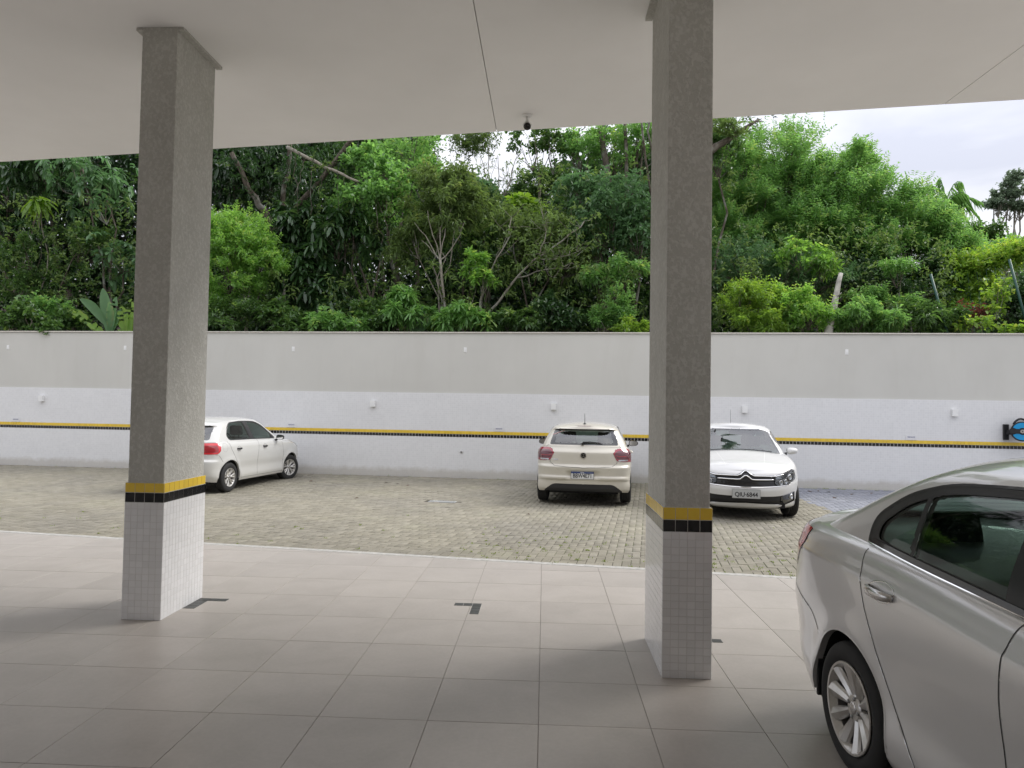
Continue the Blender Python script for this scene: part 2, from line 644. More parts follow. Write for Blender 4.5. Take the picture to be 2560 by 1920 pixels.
M['bark'] = bark_mat('bark_brown', (.055, .045, .035), (.17, .145, .115))
M['bark_pale'] = bark_mat('bark_pale', (.14, .125, .10), (.34, .31, .26))
M['L_dark'] = leaf_mat('leaf_dark_glossy', (.010, .026, .010), (.030, .070, .024), (.09, .16, .05), .28, .14, .7, .12)
M['L_deep'] = leaf_mat('leaf_deep', (.012, .034, .012), (.048, .105, .034), (.14, .22, .07), .34, .2, .6, .15)
M['L_mid'] = leaf_mat('leaf_mid', (.022, .056, .018), (.090, .175, .050), (.22, .33, .09), .38, .3, .55, .25)
M['L_olive'] = leaf_mat('leaf_olive', (.045, .066, .022), (.105, .165, .052), (.22, .28, .09), .5, .30)
M['L_light'] = leaf_mat('leaf_light', (.045, .110, .025), (.140, .270, .085), (.30, .42, .13), .42, .40)
M['L_bright'] = leaf_mat('leaf_bright', (.050, .120, .020), (.160, .300, .075), (.33, .45, .12), .42, .42)
M['L_yellow'] = leaf_mat('leaf_yellow_green', (.060, .115, .016), (.165, .275, .058), (.33, .41, .10), .45, .42)
M['L_blue'] = leaf_mat('leaf_blue_green', (.024, .060, .028), (.085, .165, .070), (.20, .30, .12), .38, .28)
M['L_banana'] = leaf_mat('banana_leaf', (0.056, 0.120, 0.053), (0.122, 0.229, 0.104), (0.334, 0.359, 0.173), .35, .40)
M['L_red'] = leaf_mat('reddish_leaf', (0.052, 0.040, 0.031), (0.181, 0.072, 0.052), (0.284, 0.128, 0.104), .5, .4)
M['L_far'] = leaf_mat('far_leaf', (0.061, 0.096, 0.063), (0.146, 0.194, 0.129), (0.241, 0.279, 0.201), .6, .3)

# ------------------------------------------------------------------ the setting
TH_K = -math.atan(0.1475)                        # kerb, roof edge and pavers share this direction
KU = np.array([math.cos(TH_K), math.sin(TH_K)])
KN = np.array([-math.sin(TH_K), math.cos(TH_K)])
K0 = 7.912
WALL_B, WALL_S = 16.85, -0.0815
def yk(x):
    return K0 - 0.1475 * x
def yw(x):
    return WALL_B + WALL_S * x
def lot_z(x, y):
    t = np.clip((y - yk(x)) / (yw(x) - yk(x)), 0, 1)
    return np.where(t < .6, -.022 - .038 * np.sin(t / .6 * PI / 2), -.06 + .05 * np.maximum((t - .6) / .4, 0) ** 1.3)

rng = np.random.default_rng(7)

def smooth01(t):
    t = np.clip(t, 0, 1)
    return t * t * (3 - 2 * t)
def terrain(x, y):
    """ground behind the wall: a bank of forest, and a hill far to the right"""
    r = np.hypot(x, y)
    z = -.35 + 1.5 * smooth01((y - 17.3) / 3) + 2.0 * smooth01((y - 24) / 30)
    z = z + 6.5 * smooth01((y - 29) / 12) * smooth01((24 - x) / 14) * smooth01((120 - y) / 60)
    hill = 17 * smooth01((y - 45) / 75) * smooth01((x - 5) / 55)
    z = np.where(y > 17.0, z + hill * smooth01((430 - r) / 250), -.35)
    return z + .25 * np.sin(x * .31 + y * .17) * smooth01((y - 22) / 8)

def build_ground():
    xs = np.concatenate([-np.geomspace(600, 30, 14), np.linspace(-28, 30, 40), np.geomspace(32, 600, 26)])
    ys = np.concatenate([-np.geomspace(600, 20, 10), np.linspace(-14, 16.8, 6), np.linspace(17.25, 40, 20), np.geomspace(43, 700, 30)])
    X, Y = np.meshgrid(xs, ys)
    Z = terrain(X, Y)
    V = np.stack([X, Y, Z], -1).reshape(-1, 3)
    nx, ny = len(xs), len(ys)
    i = np.arange(nx * ny).reshape(ny, nx)
    F = np.stack([i[:-1, :-1], i[:-1, 1:], i[1:, 1:], i[1:, :-1]], -1).reshape(-1, 4)
    me = raw_mesh('ground', V, F, smooth=True, mats=[M['soil']])
    link('ground', me, kind='structure')
build_ground()

def build_bounce_paving():  # unseen pale paving added at both sides to bounce light under the roof
    m = MB()
    for (x0, x1, y0, y1) in ((-60, -26.0, -8.0, 15), (20.0, 60, -8.0, 14)):
        m.box(((x0 + x1) / 2, (y0 + y1) / 2, -.13), (x1 - x0 - .01, y1 - y0 - .01, .2))
    m.build('bounce_paving', simple('concrete', (.46, .45, .42), .85, var=.12, vscale=.6), kind='structure')
build_bounce_paving()

# --- tiled floor: every whole or cut tile in view is a part
TS, TX0, TY0 = 0.60768, -0.00955, 7.56822
floor = link('floor', None, kind='structure')
def clip_poly(P, a, b, c):
    """keep a*x+b*y<=c"""
    out = []
    for i in range(len(P)):
        p, q = P[i], P[(i + 1) % len(P)]
        dp, dq = a * p[0] + b * p[1] - c, a * q[0] + b * q[1] - c
        if dp <= 0:
            out.append(p)
        if dp * dq < 0:
            t = dp / (dp - dq)
            out.append((p[0] + (q[0] - p[0]) * t, p[1] + (q[1] - p[1]) * t))
    return out
def slab(name, poly, z0, z1, ch=.0012):
    c = np.mean(poly, axis=0)
    n = len(poly)
    P = np.array(poly)
    I = c + (P - c) * (1 - ch / .3)
    V = [(*p, z0) for p in P] + [(*p, z1 - ch) for p in P] + [(*p, z1) for p in I]
    F = [tuple(range(2 * n, 3 * n))]
    for a in (0, n):
        for i in range(n):
            j = (i + 1) % n
            F.append((a + i, a + j, a + j + n, a + i + n))
    return V, F
def build_floor():
    g = MB()
    g.add([(-26, -8, -.0045), (20, -8, -.0045), (20, yk(20) - .058, -.0045), (-26, yk(-26) - .058, -.0045),
           (-26, -8, -.35), (20, -8, -.35), (20, yk(20) - .058, -.35), (-26, yk(-26) - .058, -.35)],
          [(0, 1, 2, 3), (7, 6, 2, 3)[::-1], (4, 5, 1, 0), (5, 6, 2, 1), (7, 4, 0, 3)])
    g.build('grout_bed', M['grout'], floor, kind='stuff')
    gap = .0016
    full = None
    rest = MB()
    for r in range(-4, 27):
        for k in range(-44, 34):
            x0, x1 = TX0 + TS * k + gap, TX0 + TS * (k + 1) - gap
            y0, y1 = TY0 - TS * r + gap, TY0 - TS * (r - 1) - gap
            cx, cy = (x0 + x1) / 2, (y0 + y1) / 2
            lim = K0 - .058
            P = [(x0, y0), (x1, y0), (x1, y1), (x0, y1)]
            if y0 > lim - .1475 * x0:
                continue
            Q = clip_poly(P, .1475, 1.0, lim)
            if len(Q) < 3 or cx < -26 or cx > 20:
                continue
            ang = (cx) / max(cy, .1)
            inview = 2.9 < cy < 10 and -.80 < ang < .74 and cx < 4.6
            if inview:
                if len(Q) == 4 and all(q in P for q in Q):
                    if full is None:
                        V, F = slab('t', [(-TS / 2 + gap, -TS / 2 + gap), (TS / 2 - gap, -TS / 2 + gap), (TS / 2 - gap, TS / 2 - gap), (-TS / 2 + gap, TS / 2 - gap)], -.02, 0)
                        full = MB().add(V, F).mesh('tile', M['tile'])
                    o = link('tile', full, floor, loc=(cx, cy, float(rng.normal(0, .0003))))
                else:
                    c = np.mean(Q, axis=0)
                    V, F = slab('t', [(q[0] - c[0], q[1] - c[1]) for q in Q], -.02, 0)
                    MB().add(V, F).build('tile', M['tile'], floor).location = (c[0], c[1], 0)
            else:
                V, F = slab('t', Q, -.02, 0)
                rest.add(V, F)
    rest.build('tile_field', M['tile'], floor, kind='stuff')
build_floor()

# --- white strip of stone along the floor's edge
kerb = link('kerb', None, kind='structure')
def build_kerb():
    s = -26.0
    r = np.random.default_rng(3)
    while s < 19:
        L = float(r.uniform(.9, 1.3))
        m = s + L / 2
        c = KU * m + KN * (K0 * KN[1])
        mb = MB().cbox((0, 0, 0), (L - .004, .105, .12), .004)
        o = mb.build('stone', M['stone'], kerb)
        o.location = (c[0], c[1], -.0585 + float(r.normal(0, .0008)))
        o.rotation_euler = (0, 0, TH_K)
        s += L
build_kerb()

# --- paved yard: herringbone pavers
yard = link('paving', None, kind='structure')
GR = None
def build_pavers():
    a, g = .10, .0032
    r = np.random.default_rng(11)
    cells = []
    n0 = .058
    for j in range(0, 104):
        for i in range(-250, 165):
            k = (i - j) % 4
            if k == 0:
                cx, cy, w, h = (i + 1) * a, (j + .5) * a, 2 * a, a
            elif k == 3:
                cx, cy, w, h = (i + .5) * a, (j + 1) * a, a, 2 * a
            else:
                continue
            cells.append((cx, cy, w, h))
    C = np.array(cells)
    base = KN * (K0 * KN[1] + n0)
    X = KU[0] * C[:, 0] + KN[0] * C[:, 1] + base[0]
    Y = KU[1] * C[:, 0] + KN[1] * C[:, 1] + base[1]
    # grate footprint left open
    keep = (Y < yw(X) - .03) & (X > -20) & (X < 15)
    gx, gy = GRATE
    du, dv = (X - gx) * KU[0] + (Y - gy) * KU[1], (X - gx) * KN[0] + (Y - gy) * KN[1]
    keep &= ~((abs(du) < .29) & (abs(dv) < .13))
    C, X, Y = C[keep], X[keep], Y[keep]
    # pieces of bricks missing along the row's start are cut off: clamp
    blue = (X > 5.17 - .02 * (Y - 13)) & (Y > 11.2)
    vis = (X / Y > -.76) & (X / Y < .50)
    size = np.where(vis, Y, 1e3)
    near = np.argsort(size)[:300]
    isnear = np.zeros(len(X), bool)
    isnear[near] = True
    def brick(w, h, ch=.004):
        hx, hy = w / 2 - g, h / 2 - g
        P = []
        for z, c in ((-.055, 0), (-ch, 0), (0, ch)):
            P += [(-hx + c, -hy + c, z), (hx - c, -hy + c, z), (hx - c, hy - c, z), (-hx + c, hy - c, z)]
        F = [(8, 9, 10, 11)]
        for b in (0, 4):
            for i in range(4):
                j = (i + 1) % 4
                F.append((b + i, b + j, b + j + 4, b + i + 4))
        return np.array(P), np.array(F)
    meshes = {}
    zz = lot_z(X, Y)
    tilt = r.normal(0, .004, (len(X), 2))
    dz = r.normal(0, .0013, len(X))
    for idx in near:
        w, h = C[idx, 2], C[idx, 3]
        key = w > h
        if key not in meshes:
            P, F = brick(w, h)
            meshes[key] = MB().add(P, F).mesh('paver', M['paver'])
        o = link('paver', meshes[key], yard, loc=(X[idx], Y[idx], float(zz[idx] + dz[idx])))
        o.rotation_euler = (tilt[idx, 0], tilt[idx, 1], TH_K + float(r.normal(0, .006)))
    for nm, sel, mt in (('paver_field', ~isnear & ~blue, 'paver'), ('blue_paver_field', ~isnear & blue, 'paver_blue')):
        ids = np.nonzero(sel)[0]
        Vs, Fs, o = [], [], 0
        for hor in (True, False):
            m = ids[(C[ids, 2] > C[ids, 3]) == hor]
            if not len(m):
                continue
            P, F = brick(.2 if hor else .1, .1 if hor else .2)
            jit = r.normal(0, .006, len(m)) + TH_K
            cz, sz = np.cos(jit)[:, None], np.sin(jit)[:, None]
            px = P[None, :, 0] * cz - P[None, :, 1] * sz + X[m][:, None]
            py = P[None, :, 0] * sz + P[None, :, 1] * cz + Y[m][:, None]
            pz = P[None, :, 2] + (zz[m] + dz[m])[:, None] + P[None, :, 0] * tilt[m, 0:1] + P[None, :, 1] * tilt[m, 1:2]
            Vs.append(np.stack([px, py, pz], -1).reshape(-1, 3))
            Fs.append((F[None] + (np.arange(len(m)) * len(P))[:, None, None] + o).reshape(-1, 4))
            o += len(m) * len(P)
        link(nm, raw_mesh(nm, np.concatenate(Vs), np.concatenate(Fs), mats=[M[mt]]), yard, kind='stuff')
    # sand and moss in the joints
    xs, ts = np.linspace(-20, 15, 60), np.linspace(0, 1, 24)
    Xg, Tg = np.meshgrid(xs, ts)
    Yg = yk(Xg) + .055 + Tg * (yw(Xg) - yk(Xg) - .05)
    Zg = lot_z(Xg, Yg) - .007
    nx, ny = len(xs), len(ts)
    i = np.arange(nx * ny).reshape(ny, nx)
    F = np.stack([i[:-1, :-1], i[:-1, 1:], i[1:, 1:], i[1:, :-1]], -1).reshape(-1, 4)
    t = NT('joint_sand')
    pos = t.n('ShaderNodeNewGeometry').outputs['Position']
    n = t.noise(1.1, 5, .7, pos, .4)
    sp = t.n('ShaderNodeSeparateXYZ')
    t.l(pos, sp.inputs[0])
    bias = t.math('ADD', n, t.math('MULTIPLY', t.math('ADD', sp.outputs[0], -.5), .035))
    c = t.ramp(bias, [(.48, (.055, .047, .034)), (.62, (.085, .12, .022))])
    t.set(Base_Color=c, Roughness=.95)
    link('joint_sand', raw_mesh('joint_sand', np.stack([Xg, Yg, Zg], -1).reshape(-1, 3), F, smooth=True, mats=[t.mat]), yard, kind='stuff')

_ga, _gb = onz(924.5, 1084.2, -.06), onz(986.8, 1082.6, -.06)
GRATE = ((_ga[0] + _gb[0]) / 2, (_ga[1] + _gb[1]) / 2)
build_pavers()

def build_grate():
    z = float(lot_z(GRATE[0], GRATE[1]))
    t = thing('drain_grate', 'small white slatted drain grate set in the pavers', 'drain grate', (GRATE[0], GRATE[1], z), TH_K)
    f = MB()
    for s in (-1, 1):
        f.box((0, s * .088, -.008), (.50, .014, .022))
        f.box((s * .245, 0, -.008), (.010, .16, .022))
    f.build('frame', M['plate_grey'], t)
    sl = MB().box((0, 0, 0), (.020, .165, .018)).mesh('slat', M['plate_grey'])
    for k in range(9):
        o = link('slat', sl, t, loc=(-.205 + k * .051, 0, -.006))
        o.rotation_euler = (0, 0, -.35)
    MB().box((0, 0, -.07), (.5, .19, .02)).build('pit', M['inner'], t)
build_grate()

# --- moss tufts growing in the joints near the floor's edge
def build_moss():
    r = np.random.default_rng(5)
    V, F, T = [], [], []
    spots = []
    for _ in range(260):
        x = r.uniform(-1, 5.5) if r.random() < .75 else r.uniform(-9, 5)
        d = abs(r.normal(0, 1.3)) + .07
        spots.append((x, yk(x) + d))
    for xw in np.concatenate([r.uniform(-13, 12, 16), r.uniform(4, 9, 14)]):
        spots.append((xw, yw(xw) - .05))
    for (x, y) in spots:
        z = float(lot_z(x, y)) - .004
        for k in range(int(r.integers(6, 16))):
            a = r.uniform(0, 6.28)
            L = r.uniform(.008, .030)
            b = np.array([x + r.normal(0, .016), y + r.normal(0, .016), z])
            d = np.array([math.cos(a) * .6, math.sin(a) * .6, 1]) * L
            s = np.array([-math.sin(a), math.cos(a), 0]) * .005
            o = len(V)
            V += [b - s, b + s, b + d]
            F.append((o, o + 1, o + 2))
            T += [r.random()] * 3
    link('moss_tufts', raw_mesh('moss_tufts', np.array(V), np.array(F), {'tint': T}, mats=[M['moss']]), kind='stuff')
build_moss()

# --- fallen leaves on the yard
def build_litter():
    r = np.random.default_rng(9)
    spots = [onz(x, y, -.04)[:2] for x, y in ((1803, 1076), (1840, 1070), (1767, 1063), (1883, 1068), (672, 1040), (770, 1074), (1008, 1024), (1022, 1027), (880, 1023), (1120, 1030))]
    for _ in range(14):
        x = r.uniform(-8, 8)
        spots.append((x, r.uniform(yk(x) + 3.5, yw(x) - .2)))
    for n, (x, y) in enumerate(spots):
        L = r.uniform(.035, .07)
        mb = MB()
        mb.add([(-L, 0, 0), (-L * .3, L * .45, .006), (L * .5, L * .35, .012), (L, 0, .004), (L * .5, -L * .35, .014), (-L * .3, -L * .45, .004), (0, 0, .001)],
               [(0, 6, 1), (1, 6, 2), (2, 6, 3), (3, 6, 4), (4, 6, 5), (5, 6, 0)])
        o = mb.build('fallen_leaf', M['dry'])
        o.location = (x, y, float(lot_z(x, y)) + .003)
        o.rotation_euler = (r.normal(0, .1), r.normal(0, .1), r.uniform(0, 6.28))
        tag(o, 'small dry brown leaf fallen on the paved yard', 'leaf', 'dry leaves fallen on the paving')
build_litter()

# --- boundary wall
WRZ = math.atan(WALL_S)
wall = thing('boundary_wall', 'long grey plaster wall with white mosaic base and yellow and black tile band', 'wall', (0, WALL_B, 0), WRZ)
WX0, WX1 = -26.0, 20.0
Z_COP, Z_MOS, Z_YT, Z_YB, Z_BB = 3.468, 2.017, 1.110, 1.035, 0.960
def wl(xw):
    """world x on the wall -> wall's own x"""
    return xw / math.cos(WRZ)
def build_wall():
    cx, L = (WX0 + WX1) / 2, WX1 - WX0
    MB().box((cx, .085, (Z_COP - .5) / 2), (L, .15, Z_COP + .5)).build('plaster', M['plaster'], wall)
    MB().box((cx, .002, (Z_MOS + Z_YT) / 2), (L, .014, Z_MOS - Z_YT)).build('mosaic', M['mosaic'], wall)
    MB().box((cx, .002, (Z_BB - .10) / 2), (L, .014, Z_BB + .10)).build('mosaic', M['mosaic'], wall)
    MB().box((cx, .0035, (Z_YT + Z_BB) / 2), (L, .012, Z_YT - Z_BB)).build('joint', M['w_grout'], wall)
    for nm, z0, z1, mt in (('yellow_tile_band', Z_YB, Z_YT, 't_yellow'), ('black_tile_band', Z_BB, Z_YB, 't_black')):
        mb = MB()
        n = int(L / .077)
        for k in range(n):
            x = WX0 + (k + .5) * .077
            if not -17 < x < 12.5:
                continue
            w = .074 if nm[0] == 'y' else .066
            m = .0015 if nm[0] == 'y' else .005
            mb.cbox((x, 0, 0), (w, z1 - z0 - 2 * m, .012), .002)
        me = mb.mesh(nm, M[mt])
        o = link(nm, me, wall, kind='stuff')
        o.rotation_euler = (PI / 2, 0, 0)
        o.location = (0, -.0032, (z0 + z1) / 2)
    s = WX0
    r = np.random.default_rng(2)
    while s < WX1:
        l = 1.2
        o = MB().cbox((0, 0, 0), (l - .003, .205, .028), .003).build('coping', M['coping'], wall)
        o.location = (s + l / 2, .085, Z_COP + .0145 + float(r.normal(0, .0006)))
        s += l
build_wall()

S9 = .9255
def wall_pt(xw, z, off=0.0):
    l = wl(xw)
    return (l * math.cos(WRZ) + off * math.sin(WRZ), WALL_B + l * math.sin(WRZ) - off * math.cos(WRZ), z)
def build_plates():
    xs = [-15.27, -11.67, -6.78, -2.09, 7.33]
    where = ['leftmost of the row', 'close left of the left pillar', 'above the small white hatchback',
             'above the empty bays', 'right of the right pillar']
    me = MB().cbox((0, 0, 0), (.072, .118, .014), .005).mesh('cover', M['white_plastic'])
    m2 = MB().cbox((0, 0, 0), (.034, .05, .006), .002).mesh('button', M['white_plastic'])
    for x, w in zip(xs, where):
        t = thing('wall_switch_plate', 'white plate high on the grey wall, ' + w, 'switch plate', wall_pt(x * S9, 3.063, -.008), WRZ, 'white plates high on the wall')
        o = link('cover', me, t)
        o.rotation_euler = (PI / 2, 0, 0)
        o = link('button', m2, t, loc=(0, -.0095, 0))
        o.rotation_euler = (PI / 2, 0, 0)
    xs = [-14.12, -4.52, .23, 4.93, 9.75]
    where = ['far left, beyond the left pillar', 'right of the small white hatchback', 'above the cream hatchback', 'above the roof of the white sedan', 'rightmost, near the blue hose reel']
    me = MB().box((0, 0, 0), (.115, .075, .15)).mesh('housing', M['white_plastic'])
    lens = MB().box((0, 0, 0), (.085, .055, .006)).mesh('diffuser', simple('frosted_diffuser', (.72, .72, .70), .3))
    for x, w in zip(xs, where):
        t = thing('wall_light', 'white box lamp, unlit, on the white mosaic: ' + w, 'wall light', wall_pt(x * S9, 1.735, .045), WRZ, 'box lamps on the mosaic wall')
        link('housing', me, t)
        link('diffuser', lens, t, loc=(0, 0, -.078))
build_plates()

def text_mesh(txt, size, mat, depth=.0, name='lettering', bold=.0, squeeze=1.0):
    cu = bpy.data.curves.new('t', 'FONT')
    cu.body = txt
    cu.size = size
    cu.align_x, cu.align_y = 'CENTER', 'CENTER'
    cu.extrude = depth
    cu.offset = bold
    cu.space_character = 1.0
    ob = bpy.data.objects.new('t', cu)
    COL.objects.link(ob)
    dg = bpy.context.evaluated_depsgraph_get()
    me = bpy.data.meshes.new_from_object(ob.evaluated_get(dg))
    bpy.data.objects.remove(ob)
    for v in me.vertices:
        v.co.x *= squeeze
    me.name = name
    me.materials.clear()
    me.materials.append(mat)
    return me

def build_signs():
    where = ['far left of the picture', 'just right of the small white hatchback', 'left of the cream hatchback', 'between the white sedan and the hose reel']
    panel = MB().box((0, 0, 0), (.235, .006, .10)).mesh('panel', simple('sign_white', (.70, .70, .71), .3))
    txt = text_mesh('VISITANTE', .034, M['ink_blue'], .0008, bold=.0008)
    for x, w in zip([-14.92, -6.77, -1.17, 8.79], where):
        t = thing('parking_sign', 'small white parking sign above the yellow band, ' + w, 'sign', wall_pt(x * S9, 1.166, .012), WRZ, 'small white signs above the yellow band')
        link('panel', panel, t)
        o = link('lettering', txt, t, loc=(0, -.0045, .012))
        o.rotation_euler = (PI / 2, 0, 0)
build_signs()

def build_tap():
    t = thing('wall_outlet', 'small round grey pipe outlet low on the mosaic wall between the hatchbacks', 'pipe outlet', wall_pt(-2.14 * S9, .615, .012), WRZ)
    m = MB().lathe([(.0, -.03), (.020, -.03), (.026, -.02), (.026, .0)], 20)
    m.build('cap', M['steel'], t, smooth=True)
    MB().lathe([(.040, 0), (.040, -.006), (.026, -.008)], 20).build('flange', M['white_plastic'], t)
build_tap()

def build_reel():
    c = wall_pt(10.84 * S9 + .18, 1.33, .0)
    t = thing('hose_reel', 'black wall-mounted hose reel with a blue side disc at the right edge', 'hose reel', (c[0], c[1], 1.33), WRZ)
    MB().box((-.15, -.035, 0), (.10, .05, .34)).box((-.135, -.10, .0), (.05, .12, .10)).build('bracket', M['black_plastic'], t)
    # drum: axis points out to the front left
    ax = math.radians(-28)
    d = MB()
    d.lathe([(.0, -.17), (.20, -.17), (.215, -.155), (.205, -.13), (.205, .13), (.215, .155), (.20, .17), (0, .17)], 40)
    o = d.build('drum', M['black_plastic'], t, smooth=False)
    o.location = (.06, -.27, .03)
    o.rotation_euler = (0, 0, ax)
    side = MB()
    n = 40
    ring = []
    a0, a1 = math.radians(-155), math.radians(155)
    for k in range(n + 1):
        a = a0 + (a1 - a0) * k / n
        ring.append((math.cos(a), math.sin(a)))
    V, F = [], []
    for (x, z) in ring:
        V += [(x * .185, -.185, z * .185), (x * .075, -.185, z * .075), (x * .185, -.172, z * .185), (x * .075, -.172, z * .075)]
    for k in range(n):
        b = k * 4
        F += [(b, b + 4, b + 5, b + 1), (b + 2, b + 3, b + 7, b + 6), (b, b + 2, b + 6, b + 4), (b + 1, b + 5, b + 7, b + 3)]
    side.add(V, F)
    sd = side.build('side_disc', M['blue_disc'], t)
    arm = MB().box((-.11, -.185, 0), (.24, .022, .10)).build('arm', M['black_plastic'], t)
    hub = MB().lathe([(.012, -.21), (.038, -.21), (.042, -.2), (.042, -.17)], 24).build('hub', M['alloy'], t)
    for q in (sd, arm, hub):
        q.location = o.location
        q.rotation_euler = o.rotation_euler
    h = MB()
    pts = [(.06 + .17 * math.cos(a), -.27 + .06, .05 + .245 * math.sin(a)) for a in np.linspace(math.radians(25), math.radians(150), 14)]
    h.tube(pts, .022, 8)
    h.build('handle', M['black_plastic'], t, smooth=True)
    sh = MB()
    V, F = [], []
    A = np.linspace(math.radians(-20), math.radians(140), 18)
    for a in A:
        V += [(.235 * math.cos(a), -.12, .235 * math.sin(a)), (.235 * math.cos(a), .12, .235 * math.sin(a))]
    for k in range(len(A) - 1):
        F.append((2 * k, 2 * k + 1, 2 * k + 3, 2 * k + 2))
    so = sh.add(V, F).build('cover', M['black_plastic'], t, smooth=True)
    so.location = o.location
    so.rotation_euler = o.rotation_euler
    md = so.modifiers.new('thick', 'SOLIDIFY')
    md.thickness = .008
build_reel()

# --- pillars
PH = 4.75
def build_pillar(name, label, x0, x1, y0, y1, zt, zm, zb, side):
    """side: +1 when the +x face shows, -1 when the -x face shows"""
    cx, cy = (x0 + x1) / 2, (y0 + y1) / 2
    t = thing(name, label, 'pillar', (cx, cy, 0), 0, 'pillars of the car port')
    W, D = x1 - x0, y1 - y0
    ins = .012
    bevel(MB().box((0, 0, PH / 2 + .0), (W - 2 * ins, D - 2 * ins, PH)).build('shaft', M['pillar'], t), .007, 3)
    bed = MB().box((0, 0, zt / 2 - .001), (W - .0024, D - .0024, zt - .002))
    bed.build('joint', M['p_grout'], t)
    MB().box((0, 0, (zt + zb) / 2 - .001), (W - .0006, D - .0006, zt - zb - .0016)).build('joint', M['w_grout'], t)
    faces = [('front', np.array([x0 - cx, y0 - cy]), np.array([1, 0]), W, (PI / 2, 0, 0)),
             ('right', np.array([x1 - cx, y0 - cy]), np.array([0, 1]), D, (PI / 2, 0, PI / 2)),
             ('left', np.array([x0 - cx, y1 - cy]), np.array([0, -1]), D, (PI / 2, 0, -PI / 2)),
             ('back', np.array([x1 - cx, y1 - cy]), np.array([-1, 0]), W, (PI / 2, 0, PI))]
    count = 0
    rest = MB()
    r = np.random.default_rng(int(abs(x0) * 100))
    def place(me, pos, rot, col, mt):
        nonlocal count
        if count < 268:
            o = link('tile', me, t, loc=pos)
            o.rotation_euler = rot
            count += 1
    shown = ['front', 'right' if side > 0 else 'left']
    for fn, o0, du, L, rot in sorted(faces, key=lambda f: f[0] not in shown and 1 or 0):
        n = max(1, round(L / .0503))
        pw = L / n
        rows = round(zb / .0503)
        ph = zb / rows
        nrm = np.array([du[1], -du[0]])
        me = MB().cbox((0, 0, 0), (pw - .002, ph - .002, .0035), .0008).mesh('tile', M['t_white'])
        items = []
        for c in range(n):
            for q in range(rows):
                u = (c + .5) * pw
                items.append((u, (q + .5) * ph, me, pw, ph, M['t_white']))
        ny = 4 if L < .4 else max(1, round(L / .0765))
        py = L / ny
        bh = [(zm, zt, M['t_yellow']), (zb, zm, M['t_black'])]
        big = []
        for (a, b, mt) in bh:
            mm = MB().cbox((0, 0, 0), (py - .0038, b - a - .0038, .0045), .001).mesh('tile', mt)
            for c in range(ny):
                big.append(((c + .5) * py, (a + b) / 2, mm, py, b - a, mt))
        for it in big + items:
            u, z, mm, pw_, ph_, mt = it
            p = o0 + du * u + nrm * (-.0005)
            pos = (p[0], p[1], z)
            if fn in shown and count < 292:
                o = link('tile', mm, t, loc=pos)
                o.rotation_euler = (rot[0] + r.normal(0, .004), rot[1] + r.normal(0, .004), rot[2])
                count += 1
            else:
                k = 0 if mt is M['t_white'] else (1 if mt is M['t_yellow'] else 2)
                Rm = Matrix.Rotation(rot[2], 4, 'Z') @ Matrix.Rotation(rot[0], 4, 'X')
                mb = MB().cbox((0, 0, 0), (pw_ - .0022, ph_ - .0022, .004), .0008)
                P = np.array(mb.v) @ np.array(Rm.to_3x3()).T + np.array(pos)
                rest.add(P, mb.f, k)
    rest.build('tile_field', [M['t_white'], M['t_yellow'], M['t_black']], t, kind='stuff')
    # plaster collar under the ceiling, proud at the sides
    f = MB()
    for s in (-1, 1):
        f.box((s * (W / 2 + .014), .012, PH - .014), (.052, D, .024))
    f.build('collar', M['pillar'], t)
    return t
build_pillar('pillar', 'left concrete pillar with tiled foot and yellow and black band, beside the white hatchback', -3.311, -2.995, 5.502, 6.185, 1.076, .999, .921, 1)
build_pillar('pillar', 'right concrete pillar with tiled foot, nearest the silver car', .776, 1.090, 4.657, 5.433, 1.092, 1.012, .934, -1)

# --- ceiling
ceil = link('ceiling', None, kind='structure')
def onc(xd, yd):
    return onz(xd, yd, PH)
def build_ceiling():
    e0, es = 7.63, -.1500
    a, b = onc(1073, 285), onc(1022, 0)
    c, d = onc(2050, 217), onc(2212, 97)
    def ext(p, q, y):
        t = (y - p[1]) / (q[1] - p[1])
        return p[0] + (q[0] - p[0]) * t
    YB = -5.5
    g = .004
    def edge(x):
        return e0 + es * x
    def meet(p, q):
        # point of the seam on the roof edge
        x = p[0]
        for _ in range(8):
            x = ext(p, q, edge(x))
        return x
    l1t, l1b = meet(a, b), ext(a, b, YB)
    l2t, l2b = meet(c, d), ext(c, d, 1.5)
    XL, XR = -10.5, 7.5
    panels = [[(XL, YB), (l1b - g, YB), (l1t - g, edge(l1t)), (XL, edge(XL))],
              [(l1b + g, YB), (XR, YB), (XR, 1.5 - g), (l2b - g, 1.5 - g), (l2t - g, edge(l2t)), (l1t + g, edge(l1t))],
              [(l2b + g, 1.5 + g), (XR, 1.5 + g), (XR, edge(XR)), (l2t + g, edge(l2t))]]
    for P in panels:
        n = len(P)
        V = [(*p, PH) for p in P] + [(*p, PH + .03) for p in P]
        F = [tuple(range(n - 1, -1, -1)), tuple(range(n, 2 * n))] + [(i, (i + 1) % n, (i + 1) % n + n, i + n) for i in range(n)]
        MB().add(V, F).build('panel', M['ceiling'], ceil)
    P = [(XL, YB), (XR, YB), (XR, edge(XR)), (XL, edge(XL))]
    V = [(*p, PH + .031) for p in P] + [(*p, PH + .40) for p in P]
    MB().add(V, [(3, 2, 1, 0), (4, 5, 6, 7), (0, 1, 5, 4), (1, 2, 6, 5), (2, 3, 7, 6), (3, 0, 4, 7)]).build('slab', M['white_paint'], ceil)
build_ceiling()



def build_back():  # unseen wall behind the camera, put in to darken the pillars' front faces
    w = link('unseen_back_wall', None, kind='structure')
    MB().box((-1.5, -5.4, PH / 2), (18, .2, PH - .002)).build('plaster', M['plaster'], w)
build_back()

